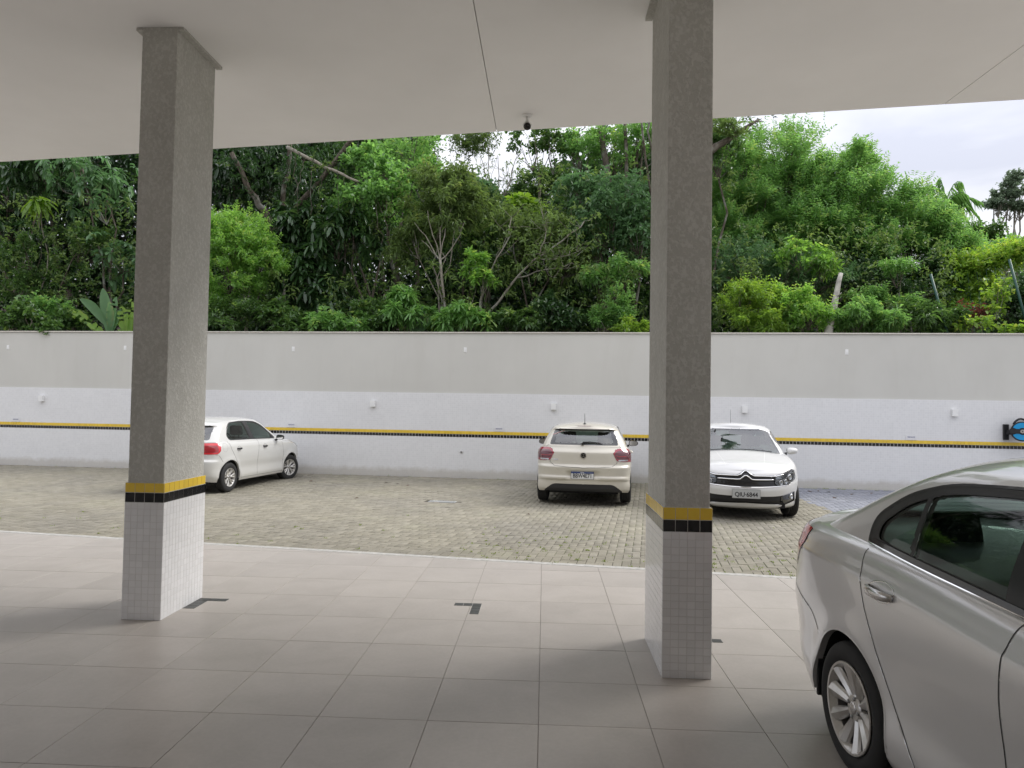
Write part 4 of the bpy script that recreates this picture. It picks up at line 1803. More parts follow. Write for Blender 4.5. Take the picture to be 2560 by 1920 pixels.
def license_plate(car, proj, a, b, text, kind, w=.40, h=.13, off=.006):
    mtx = car.frame_at(proj, a, b, off=off)
    p = bpy.data.objects.new('license_plate', None)
    COL.objects.link(p)
    p.parent = car.root
    p.matrix_local = mtx
    MB().box((0, .004, 0), (w + .012, .008, h + .012)).build('plate_frame', M['black_plastic'] if kind == 'blue' else M['steel'], p)
    MB().box((0, -.001, 0), (w, .003, h)).build('plate', M['plate_white'] if kind == 'blue' else M['plate_grey'], p)
    if kind == 'blue':
        MB().box((0, -.0032, h * .36), (w, .0012, h * .22)).build('blue_strip', M['plate_blue'], p)
        t = text_mesh(text, h * .80, M['ink'], .0008, bold=.0022, squeeze=.80)
        t2 = text_mesh('BRASIL', h * .17, M['plate_white'], .0006, bold=.0006)
        o = link('lettering', t, p, loc=(0, -.0030, -h * .10))
        o.rotation_euler = (PI / 2, 0, 0)
        o = link('lettering', t2, p, loc=(0, -.0042, h * .36))
        o.rotation_euler = (PI / 2, 0, 0)
    else:
        t = text_mesh(text, h * .72, M['ink'], .0008, bold=.0020, squeeze=.90)
        o = link('lettering', t, p, loc=(0, -.0030, -h * .10))
        o.rotation_euler = (PI / 2, 0, 0)
    return p

def handle_bar(car, x, z, sgn, mat, L=.17, hgt=.032, parent=None, chrome=False):
    p, n = car.hit('side', x, z, sgn)
    m = MB()
    V, F = [], []
    k = 9
    for i in range(k):
        f = i / (k - 1) * 2 - 1
        bow = (1 - f * f) ** .5 if abs(f) < 1 else 0
        c = np.array([p[0] + f * L / 2, p[1] + sgn * (.006 + .030 * bow), p[2]])
        hh = hgt / 2 * (.75 + .25 * bow)
        for (dy, dz) in ((-.007, -1), (.007, -1), (.010, 0), (.007, 1), (-.007, 1)):
            V.append(c + np.array([0, sgn * dy, hh * dz]))
    for i in range(k - 1):
        for q in range(5):
            q2 = (q + 1) % 5
            F.append((i * 5 + q, i * 5 + q2, (i + 1) * 5 + q2, (i + 1) * 5 + q))
    F += [(4, 3, 2, 1, 0), tuple((k - 1) * 5 + q for q in range(5))]
    m.add(V, F)
    return m.build('handle', mat, parent or car.root, smooth=True)

def well(car, cx, cz, ra, yout, depth=.34):
    for s in (-1, 1):
        m = MB()
        A = np.linspace(-.25, PI + .25, 26)
        V, F = [], []
        for a in A:
            for y in (yout - .012, yout - depth):
                V.append((cx + (ra + .012) * math.cos(a), s * y, cz + (ra + .012) * math.sin(a)))
        for i in range(len(A) - 1):
            F.append((2 * i, 2 * i + 1, 2 * i + 3, 2 * i + 2))
        m.add(V, F)
        V = [(cx, s * (yout - depth), cz)] + [(cx + (ra + .012) * math.cos(a), s * (yout - depth), cz + (ra + .012) * math.sin(a)) for a in A]
        m.add(V, [(0, i, i + 1) for i in range(1, len(A))])
        m.build('wheel_well', M['inner'], car.root)

def arch_lip(car, cx, cz, ra, mat, s):
    m = MB()
    V, F = [], []
    for a in np.linspace(-.12, PI + .12, 40):
        h = car.hit('side', cx + (ra + .006) * math.cos(a), cz + (ra + .006) * math.sin(a), s)
        if h is None or abs(h[0][1]) < .5:
            continue
        y = h[0][1]
        x0, z0 = cx + ra * math.cos(a), cz + ra * math.sin(a)
        x1, z1 = cx + (ra + .010) * math.cos(a), cz + (ra + .010) * math.sin(a)
        V += [(x1, y + s * .0012, z1), (x0, y + s * .0012, z0), (x0, y - s * .035, z0)]
    for i in range(len(V) // 3 - 1):
        for q in range(2):
            b = 3 * i + q
            F.append((b, b + 1, b + 4, b + 3))
    m.add(V, F)
    return m.build('arch_lip', mat, car.root, smooth=False)

def underbody(car, L, w, z=.20):
    MB().box((L / 2, 0, z + .04), (L - .5, w, .08)).build('underbody', M['inner'], car.root)

def cabin(car, x0, x1, w, z0, z1):
    """floor, door linings and dashboard seen through the windows"""
    m = MB()
    m.box(((x0 + x1) / 2, 0, z0), (x1 - x0, 2 * w, .03))
    for s in (-1, 1):
        m.box(((x0 + x1) / 2, s * w, (z0 + z1) / 2), (x1 - x0, .03, z1 - z0))
    m.build('cabin_trim', M['cabin'], car.root)
    d = MB()
    d.box((x0 + .12, 0, z1 - .10), (.42, 2 * w - .04, .22))
    d.tube([(x0 + .42 + .02 * math.sin(a), -.36 + .18 * math.cos(a), z1 - .02 + .18 * math.sin(a)) for a in np.linspace(0, 2 * PI, 22)], .014, 6, cap=False)
    d.build('dashboard', M['cabin'], car.root)

# --- silver sedan, near right
def silver_sedan():
    car = Car('silver_sedan', 'large silver grey sedan close by at the right edge, tail towards the yard', 'car', 4.40)
    R = car.root
    XF, XR, RZ = .85, 3.40, .305
    body = dict(
        zb=[(0, .25), (.5, .20), (3.6, .20), (3.95, .24), (4.5, .33)],
        zs=[(0, .66), (.12, .72), (.6, .86), (1.05, .95), (1.4, .99), (2.3, 1.055), (3.2, 1.105), (3.7, 1.11), (4.15, 1.11), (4.5, 1.075)],
        xf=[(0, .10), (.2, .03), (.5, 0), (.8, .04), (1, .12)],
        xr=[(0, 4.30), (.10, 4.37), (.30, 4.455), (.48, 4.48), (.54, 4.465), (.60, 4.435), (.85, 4.38), (.96, 4.37), (1, 4.33)],
        W=[(0, .79), (.05, .815), (.14, .825), (.30, .812), (.45, .822), (.62, .840), (.78, .8475), (.84, .845), (.88, .832), (.94, .812), (.98, .785), (1, .745)],
        wk=[(0, .93), (.5, .985), (1.0, 1.0), (3.5, 1.0), (4.05, .985), (4.5, .95)],
        crown=[(0, .03), (.5, .09), (1.1, .085), (1.5, .05), (3.6, .03), (4.1, .035), (4.5, .02)],
        planF=(.75, 2.3), planR=(.62, 2.6), K=26)
    V, F = make_shell(body, .014)
    V = flare(V, [(XF, RZ), (XR, RZ)], .014, .36, .06)
    # raised lip along the boot lid's edge
    lip = np.exp(-((V[:, 0] - 4.28) / .055)**2) * smooth01((V[:, 2] - 1.03) / .04) * .028 * smooth01((.72 - abs(V[:, 1])) / .12)
    V[:, 2] += lip
    B = Hull(V, F, 4.5, .014)
    gh = dict(
        zb=[(0, .93), (1.0, .95), (1.5, .975), (2.3, 1.040), (3.2, 1.090), (3.8, 1.105), (4.5, 1.10)],
        zs=[(0, 1.34), (1.6, 1.40), (2.0, 1.465), (2.4, 1.49), (2.8, 1.49), (3.1, 1.475), (3.4, 1.44), (3.8, 1.33), (4.5, 1.08)],
        xf=[(0, 1.02), (.5, 1.50), (1, 2.00)], xr=[(0, 4.10), (.25, 3.98), (.5, 3.80), (.75, 3.57), (1, 3.28)],
        W=[(0, .765), (.2, .745), (.5, .695), (.8, .632), (.92, .598), (1, .555)],
        wk=[(0, .95), (1.0, .955), (2.0, 1.0), (2.9, 1.0), (3.5, .975), (4.5, .90)],
        crown=[(0, .05), (1.9, .065), (2.4, .075), (3.0, .07), (4.5, .04)],
        planF=(.35, 2.3), planR=(.38, 2.5), K=22, nv=36)
    GV, GF = make_shell(gh, .014)
    G = Hull(GV, GF, 4.5, .014)
    # windows
    glass = round_poly([(1.42, 1.03), (2.2, 1.072), (3.14, 1.128), (3.27, 1.142), (3.275, 1.21), (3.14, 1.32), (2.90, 1.395), (2.5, 1.425), (2.1, 1.400), (1.8, 1.32)], [.02, 0, .01, .02, .05, .12, .12, .1, .1, .1])
    trim = round_poly([(1.28, .99), (2.2, 1.045), (3.14, 1.100), (3.345, 1.112), (3.355, 1.235), (3.18, 1.358), (2.92, 1.432), (2.5, 1.460), (2.07, 1.432), (1.72, 1.34)], [.02, 0, .01, .015, .05, .12, .12, .1, .1, .1])
    G.region('trim', 'side', trim)
    G.region('glass', 'side', glass)
    G.region('trim', 'side', [(2.30, .9), (2.41, .9), (2.43, 1.5), (2.34, 1.5)], over=['glass'])
    G.region('trim', 'side', [(2.93, .9), (2.965, .9), (3.045, 1.5), (3.01, 1.5)], over=['glass'])
    G.region('windshield', 'front', round_poly([(-.9, .99), (.9, .99), (.66, 1.0), (.50, 1.385), (-.50, 1.385), (-.66, 1.0)][2:], .05), absy=False, cond=lambda P, N: abs(N[:, 1]) < .6)
    G.region('rear_window', 'rear', round_poly([(-.54, 1.16), (.54, 1.16), (.43, 1.43), (-.43, 1.43)], .05), absy=False, over=[''], cond=lambda P, N: abs(N[:, 1]) < .38)
    G.finish()
    # body regions
    for cx in (XF, XR):
        B.region('hole', 'side', arch_poly(cx, RZ, .355, .0), cond=lambda P, N: abs(P[:, 1]) > .5)
    lamp = [(3.87, 1.085), (3.90, 1.00), (4.03, .85), (4.7, .84), (4.7, 1.09)]
    B.region('lamp', 'wrap', lamp, cond=lambda P, N: (abs(P[:, 1]) > .47) & (P[:, 0] > 3.7))
    B.region('lamp_low', 'wrap', [(3.945, .948), (4.03, .85), (4.7, .84), (4.7, .925)], over=['lamp'])
    rd = [(2.33, .20), (2.33, .78), (2.315, .93), (2.26, 1.2), (3.30, 1.2), (3.245, .98), (3.20, .83), (3.12, .66), (2.99, .46), (2.86, .32), (2.76, .20)]
    fd = [(2.32, .20), (2.32, .78), (2.305, .93), (2.25, 1.2), (1.15, 1.2), (1.18, .8), (1.22, .5), (1.30, .20)]
    side = lambda P, N: (abs(P[:, 1]) > .5) & (P[:, 2] > .235)
    B.region('rdoor', 'side', rd, cond=side, over=[''])
    B.region('fdoor', 'side', fd, cond=side, over=[''])
    B.region('bumper', 'wrap', [(4.9, .84), (4.06, .84), (4.05, .745), (3.92, .70), (3.80, .655), (3.70, .56), (3.64, 0), (4.9, 0)], cond=lambda P, N: P[:, 0] > 3.6, over=[''])
    B.finish()
    paint = paint_mat('silver_paint', (.69, .69, .69), metal=.45, rough=.32)
    car.trees = [B.bvh(['hole']), G.bvh()]
    B.part('', 'body', paint, R)
    bp = B.part('bumper', 'bumper', paint, R)
    doors = {}
    for s in (-1, 1):
        doors['r', s] = B.part('rdoor', 'rear_door', paint, R, side=s)
        doors['f', s] = B.part('fdoor', 'front_door', paint, R, side=s)
        tl = B.part('lamp', 'tail_light', M['red_bright'], R, off=.004, side=s)
        B.part('lamp_low', 'side_lens', M['red'], tl, off=.004, side=s)
        for k, sd in (('r', s), ('f', s)):
            pass
    G.part('', 'roof', paint, R)
    G.part(['', 'trim'], 'headliner', M['cloth_grey'], R, off=-.022, flip=True)
    for s in (-1, 1):
        G.part('trim', 'window_frame', M['satin_black'], R, off=.0005, side=s)
        G.part('glass', 'side_window', M['glass_dark'], R, off=-.004, side=s)
    G.part('windshield', 'windshield', M['glass'], R, off=-.002)
    G.part('rear_window', 'rear_window', M['glass'], R, off=-.002)
    dk = M['seam']
    for s in (-1, 1):
        d = doors['r', s]
        car.ribbon('seam', 'side', rd[:3] + [(2.29, 1.05)], .0055, dk, sgn=s, parent=d)
        car.ribbon('seam', 'side', [(3.285, 1.09)] + rd[5:10] + [(2.80, .25)], .0055, dk, sgn=s, parent=d)
        car.ribbon('seam', 'side', [(2.80, .238), (1.28, .238)], .006, dk, sgn=s, parent=doors['f', s])
        car.ribbon('window_seal', 'side', trim, .015, M['satin_black'], off=.0016, sgn=s, closed=True)
        # belt moulding: rubber and a bright strip
        car.ribbon('belt_moulding', 'side', [(1.33, 1.008), (2.2, 1.057), (3.14, 1.112), (3.31, 1.122)], .026, M['gloss_black'], off=.006, sgn=s)
        car.ribbon('bright_strip', 'side', [(1.30, .993), (2.2, 1.040), (3.14, 1.095), (3.34, 1.104)], .006, M['chrome'], off=.009, sgn=s)
        # handles in their bowls
        for x, z, dd in ((3.06, .945, doors['r', s]), (2.04, .915, doors['f', s])):
            A = np.linspace(0, 2 * PI, 26)
            p, n = car.hit('side', x, z, s)
            bowl = MB()
            Vb = [(x, p[1] - s * .022, z)]
            for k, (rx, rz_, dy) in enumerate(((.05, .022, -.018), (.085, .036, -.004), (.100, .043, .0015), (.106, .047, .0005))):
                for a in A[:-1]:
                    xx, zz = x + rx * math.cos(a), z + rz_ * math.sin(a) - .06 * (rx * math.cos(a))
                    h = car.hit('side', xx, zz, s)
                    Vb.append((xx, h[0][1] + s * dy, zz))
            m = len(A) - 1
            Fb = [(0, 1 + i, 1 + (i + 1) % m) for i in range(m)]
            for k in range(3):
                for i in range(m):
                    j = (i + 1) % m
                    Fb.append((1 + k * m + i, 1 + (k + 1) * m + i, 1 + (k + 1) * m + j, 1 + k * m + j))
            bowl.add(Vb, Fb)
            bo = bowl.build('handle_bowl', M['satin'], dd, smooth=True)
            hb = handle_bar(car, x, z - .004, s, M['satin'], L=.20, hgt=.040, parent=dd)
        car.ribbon('seam', 'side', [(4.06, .84), (4.05, .745), (3.92, .70), (3.80, .655), (3.715, .58)], .006, dk, sgn=s, parent=bp)
        for cx in (XF, XR):
            arch_lip(car, cx, RZ, .355, paint, s)
    car.ribbon('seam', 'rear', [(-.55, .845), (-.5, .80), (.5, .80), (.55, .845)], .006, dk, parent=bp)
    car.ribbon('boot_seam', 'rear', [(-.66, 1.04), (-.56, .85), (-.52, .815), (.52, .815), (.56, .85), (.66, 1.04)], .006, dk)
    for cx in (XF, XR):
        well(car, cx, RZ, .355, .80)
        for s in (-1, 1):
            make_wheel(R, cx, s * .735, RZ, .305, .212, .185, 'ten', s)
    # mud guard behind the wheel
    for s in (-1, 1):
        MB().box((XR + .345, s * .74, .33), (.02, .15, .20)).build('mud_flap', M['black_plastic'], R)
    underbody(car, 4.4, 1.3)
    cabin(car, 1.15, 3.45, .70, .32, 1.00)
    MB().box((3.52, 0, 1.06), (.52, 1.25, .03)).build('parcel_shelf', M['cabin'], R)
    seat(R, 3.06, 0, w=1.28, back_h=.58, z=.40, rear=True)
    for s in (-1, 1):
        seat(R, 2.25, s * .36, z=.42)
        mirror_mesh(R, 1.52, s * .93, 1.02, s, paint)
    for k in range(7):
        z = 1.15 + k * .027
        car.ribbon('heater_line', 'rear', [(-.50 + k * .01, z), (.50 - k * .01, z)], .0025, dk, off=-.004, step=.05)
    p = onz(2113 * 2212 / 2560, 1769 * 2212 / 2560, .305)
    az = 176.5
    a = math.radians(az)
    bx, by = -math.sin(a), -math.cos(a)
    # the hub of the wheel facing the camera sits at p; its side is local +y (pointing right of forward)
    s = 1 if (-by * -1 + 0) > 0 else -1
    lat = np.array([-by, bx])
    sg = -1 if lat[0] > 0 else 1
    ox = p[0] - bx * XR - lat[0] * sg * .835
    oy = p[1] - by * XR - lat[1] * sg * .835
    car.place(ox, oy, 0.0, az)
    return car
silver_sedan()

def white_car_common(car, B, G, paint, R, XF, XR, RZ, ra, ymax, wheelR, rimR, tw, style, L):
    B.part('', 'body', paint, R)
    G.part('', 'roof', paint, R)
    G.part(['', 'trim', 'frit'], 'headliner', M['cloth_grey'], R, off=-.02, flip=True)
    for s in (-1, 1):
        G.part('trim', 'window_frame', M['black_plastic'], R, off=.001, side=s)
        G.part('glass', 'side_window', M['glass'], R, off=-.003, side=s)
        for cx in (XF, XR):
            arch_lip(car, cx, RZ, ra, paint, s)
            make_wheel(R, cx, s * (ymax - tw / 2 - .012), RZ, wheelR, rimR, tw, style, s, steer=(car.steer if cx == XF else 0))
    G.part('windshield', 'windshield', M['glass_sky'], R, off=-.002)
    G.part('rear_window', 'rear_window', M['glass_sky'], R, off=-.002)
    for cx in (XF, XR):
        well(car, cx, RZ, ra, ymax - .03)
    underbody(car, L, 1.25)
    cabin(car, 1.2, XR - .05, ymax - .15, .32, .93)
    seat(R, XR - .28, 0, w=1.2, back_h=.56, z=.40, rear=True)
    for s in (-1, 1):
        seat(R, 2.10, s * .35, z=.40)

# --- cream white hatchback seen from behind
def cream_hatchback():
    car = Car('cream_hatchback', 'cream white hatchback seen from behind, plate BBW4E71, nose to the wall', 'car', 4.057)
    car.steer = 0
    R, L = car.root, 4.057
    XF, XR, RZ, ra = .82, 3.385, .315, .365
    cell = .015
    body = dict(
        zb=[(0, .25), (.5, .20), (3.0, .20), (3.7, .225), (4.06, .26)],
        zs=[(0, .66), (.12, .73), (.6, .90), (1.1, .98), (1.5, 1.0), (2.5, 1.03), (3.4, 1.06), (3.8, 1.07), (4.06, 1.05)],
        xf=[(0, .08), (.3, 0), (.6, .02), (.85, .05), (1, .14)],
        xr=[(0, 3.99), (.06, 4.02), (.24, 4.03), (.27, 4.057), (.31, 4.057), (.345, 4.035), (.48, 4.045), (.535, 4.05), (.56, 4.035), (.585, 3.995), (.70, 3.985), (.86, 3.972), (.885, 3.958), (.93, 3.925), (1, 3.89)],
        W=[(0, .84), (.06, .858), (.14, .862), (.28, .848), (.45, .858), (.62, .872), (.78, .8755), (.86, .866), (.93, .835), (1, .775)],
        wk=[(0, .92), (.5, .98), (1, 1), (3.0, 1.0), (3.6, .985), (4.06, .945)],
        crown=[(0, .03), (.5, .08), (1.2, .08), (1.8, .03), (4.06, .01)],
        planF=(.7, 2.3), planR=(.42, 3.0), K=20)
    V, F = make_shell(body, cell)
    V = flare(V, [(XF, RZ), (XR, RZ)], .014, ra, .06)
    # hollow round the number plate
    g = smooth01((.34 - abs(V[:, 1])) / .10) * np.exp(-((V[:, 2] - .54) / .075)**4) * smooth01((V[:, 0] - 3.9) / .05)
    V[:, 0] -= .028 * g
    B = Hull(V, F, L, cell)
    gh = dict(
        zb=[(0, .96), (1.5, .985), (2.5, 1.015), (3.4, 1.045), (4.06, 1.05)],
        zs=[(0, 1.34), (1.7, 1.37), (2.1, 1.42), (2.6, 1.432), (3.2, 1.415), (3.75, 1.375), (4.1, 1.34)],
        xf=[(0, 1.05), (.5, 1.45), (1, 1.86)], xr=[(0, 3.90), (.5, 3.80), (.86, 3.70), (.90, 3.735), (.96, 3.765), (1, 3.73)],
        W=[(0, .80), (.3, .755), (.7, .675), (.88, .63), (1, .565)],
        wk=[(0, .95), (1.0, .96), (1.8, 1.0), (3.0, 1.0), (3.6, .965), (4.06, .93)],
        crown=[(0, .03), (2.2, .055), (3.2, .055), (3.75, .04), (4.1, .03)],
        planF=(.30, 2.3), planR=(.34, 3.0), K=20)
    GV, GF = make_shell(gh, cell)
    G = Hull(GV, GF, L, cell)
    win = round_poly([(1.55, 1.03), (2.5, 1.06), (3.25, 1.105), (3.50, 1.21), (3.42, 1.31), (3.15, 1.365), (2.5, 1.385), (2.0, 1.365), (1.8, 1.26)], .07)
    G.region('trim', 'side', grow(win, .028))
    G.region('glass', 'side', win)
    G.region('trim', 'side', [(2.30, .9), (2.38, .9), (2.40, 1.5), (2.34, 1.5)], over=['glass'])
    G.region('windshield', 'front', round_poly([(-.68, 1.0), (.68, 1.0), (.52, 1.40), (-.52, 1.40)], .05), absy=False)
    rw = round_poly([(-.625, 1.078), (.625, 1.078), (.545, 1.355), (.40, 1.368), (-.40, 1.368), (-.545, 1.355)], [.03, .03, .04, .02, .02, .04])
    G.region('rear_trim', 'rear', rw, absy=False)
    G.region('rear_window', 'rear', round_poly([(-.54, 1.112), (.54, 1.112), (.475, 1.335), (-.475, 1.335)], .05), absy=False)
    G.finish()
    for cx in (XF, XR):
        B.region('hole', 'side', arch_poly(cx, RZ, ra, 0), cond=lambda P, N: abs(P[:, 1]) > .5)
    lamp = round_poly([(.90, 1.0), (.745, 1.022), (.655, 1.028), (.585, 1.012), (.525, .935), (.595, .815), (.62, .798), (.90, .785)], .012)
    back = lambda P, N: P[:, 0] > 3.66
    B.region('lamp', 'rear', lamp, cond=back)
    B.region('lamp', 'wrap', [(3.72, 1.02), (3.76, .79), (3.95, .79), (3.95, 1.02)], cond=lambda P, N: (abs(P[:, 1]) > .6) & (N[:, 0] <= .2), do_snap=False)
    B.region('lamp_dark', 'rear', grow(round_poly([(.90, .975), (.745, .985), (.65, .990), (.60, .975), (.555, .93), (.60, .84), (.90, .825)], .01), 0), cond=back, over=['lamp'])
    B.region('lamp_line', 'rear', [(.77, .893), (.63, .893), (.59, .912), (.58, .90), (.62, .878), (.77, .878)], over=['lamp_dark'], cond=back)
    B.region('lamp_clear', 'rear', [(.80, .828), (.62, .828), (.635, .802), (.80, .802)], over=['lamp', 'lamp_dark'], cond=back)
    gate = round_poly([(.0, 1.2), (.52, 1.2), (.64, 1.06), (.53, .94), (.60, .80), (.605, .77), (.52, .705), (.0, .680)], [0, 0, 0, 0, 0, .03, .08, 0])
    B.region('gate', 'rear', gate, cond=back, over=[''])
    diff = round_poly([(0, .385), (.50, .385), (.56, .368), (.70, .262), (.70, .2), (0, .2)], [0, .03, .03, .01, 0, 0])
    B.region('diffuser', 'rear', diff, cond=lambda P, N: P[:, 0] > 3.8, over=[''])
    B.region('bumper', 'wrap', [(4.3, .79), (3.74, .79), (3.70, .66), (3.66, .56), (3.62, 0), (4.3, 0)], cond=lambda P, N: P[:, 0] > 3.5, over=[''])
    B.finish()
    paint = paint_mat('cream_paint', (.56, .53, .455), rough=.4, dirt=.16)
    car.trees = [B.bvh(['hole']), G.bvh()]
    white_car_common(car, B, G, paint, R, XF, XR, RZ, ra, .875, .315, .20, .195, 'double', L)
    bp = B.part('bumper', 'bumper', paint, R)
    B.part('diffuser', 'lower_trim', M['black_plastic'], bp, off=.001)
    tg = B.part('gate', 'tailgate', paint, R, off=.0)
    G.part('rear_trim', 'rear_window_border', M['gloss_black'], R, off=.0005)
    for s in (-1, 1):
        tl = B.part('lamp', 'tail_light', M['red_mid'], R, off=.006, side=s)
        B.part('lamp_dark', 'dark_lens', M['red_dark'], tl, off=.006, side=s)
        B.part('lamp_line', 'light_bar', M['red'], tl, off=.009, side=s)
        B.part('lamp_clear', 'clear_lens', M['lamp_grey'], tl, off=.006, side=s)
    dk = M['seam']
    gp = [(-.60, .80), (-.605, .77), (-.52, .705), (-.3, .688), (-.08, .683), (0, .676), (.08, .683), (.3, .688), (.52, .705), (.605, .77), (.60, .80)]
    car.ribbon('seam', 'rear', gp, .007, dk, parent=tg)
    for s in (-1, 1):
        car.ribbon('seam', 'rear', [(s * .70, 1.028), (s * .66, 1.06), (s * .64, 1.075)], .006, dk, parent=tg)
        car.ribbon('seam', 'side', [(3.36, 1.02), (3.30, .85), (3.14, .66), (3.02, .50), (2.98, .30)], .006, dk, sgn=s)
        car.ribbon('seam', 'side', [(2.30, 1.0), (2.36, .7), (2.36, .26)], .006, dk, sgn=s)
        car.ribbon('seam', 'side', [(1.32, 1.0), (1.22, .7), (1.30, .26)], .006, dk, sgn=s)
        handle_bar(car, 3.10, .93, s, paint)
        handle_bar(car, 2.06, .90, s, paint)
        mirror_mesh(R, 1.62, s * .955, 1.03, s, M['gloss_black'], size=(.12, .19, .13))
        p, n = car.hit('rear', s * .47, .625)
        MB().lathe([(.0, .002), (.012, .001), (.013, -.002)], 14).build('parking_sensor', paint, bp).matrix_local = car.frame_at('rear', s * .47, .635, off=.001)
    license_plate(car, 'rear', -.01, .545, 'BBW4E71', 'blue', off=.034)
    # centre high brake lamp in the spoiler
    car.ribbon('brake_lamp', 'rear', [(-.17, 1.418), (.17, 1.418)], .020, M['red_dark'], off=.004)
    # wiper
    w = MB()
    p0, n0 = car.hit('rear', -.02, 1.100)
    MB().lathe([(0, -.035), (.020, -.032), (.026, 0)], 16, c=(0, 0, 0)).build('wiper_cap', M['gloss_black'], R).matrix_local = car.frame_at('rear', -.02, 1.098, off=.01)
    pts = []
    for t in np.linspace(0, 1, 8):
        p, n = car.hit('rear', -.02 + .36 * t, 1.110 - .008 * t + .014 * math.sin(PI * t))
        pts.append(p + n * (.030 - .012 * t))
    w.tube(pts, [.014, .014, .013, .012, .011, .010, .008, .005], 8)
    w.build('wiper', M['black_plastic'], R, smooth=True)
    # antenna
    p, n = car.hit('top', 3.45, 0)
    an = MB().lathe([(.03, 0), (.022, .018), (.008, .028), (.0, .03)], 16, axis='z', c=tuple(p))
    an.tube([p + np.array([0, 0, .02]), p + np.array([.10, 0, .20])], [.006, .003], 6)
    an.build('antenna', M['black_plastic'], R, smooth=True)
    # round badge with its letters
    mt = car.frame_at('rear', 0, .895, off=.004, upright=False)
    bd = bpy.data.objects.new('badge', None)
    COL.objects.link(bd)
    bd.parent = R
    bd.matrix_local = mt
    m = MB().lathe([(.0, .0), (.050, .0), (.050, -.004), (0, -.004)], 32)
    m.build('disc', M['gloss_black'], bd)
    m = MB().lathe([(.0445, -.003), (.0445, -.009), (.051, -.009), (.053, -.003)], 36)
    def stroke(pts, w=.0072):
        for (x0, z0), (x1, z1) in zip(pts[:-1], pts[1:]):
            d = np.array([x1 - x0, z1 - z0])
            l = np.linalg.norm(d)
            a = math.atan2(d[1], d[0])
            m.box(((x0 + x1) / 2, -.0065, (z0 + z1) / 2), (l, .005, w), M=Matrix.Rotation(-a, 3, 'Y'))
    stroke([(-.020, .040), (-.004, .005), (.004, .005), (.020, .040)])
    stroke([(-.040, .020), (-.018, -.040), (-.002, -.004)])
    stroke([(.040, .020), (.018, -.040), (.002, -.004)])
    m.build('emblem', M['chrome'], bd)
    t = link('lettering', text_mesh('POLO', .030, M['chrome'], .0015, bold=.0006, squeeze=1.2), R)
    t.matrix_local = car.frame_at('rear', -.50, .815, off=.004, upright=False) @ Matrix.Rotation(PI / 2, 4, 'X')
    # red writing across the corner of the rear window is only a line of stickers
    car.ribbon('window_sticker', 'rear', [(-.58, 1.25), (-.45, 1.30), (-.36, 1.335)], .012, simple('pink_sticker', (.62, .35, .33), .5), off=.003)
    # rear axle contact measured off the photograph
    az = 5.5
    a = math.radians(az)
    c = np.array([.765, 13.475])
    back = np.array([-math.sin(a), -math.cos(a)])
    o = c - back * XR
    car.place(o[0], o[1], -.058, az, pitch=-.004)
    car.root.location.z = -.054
    return car
cream_hatchback()

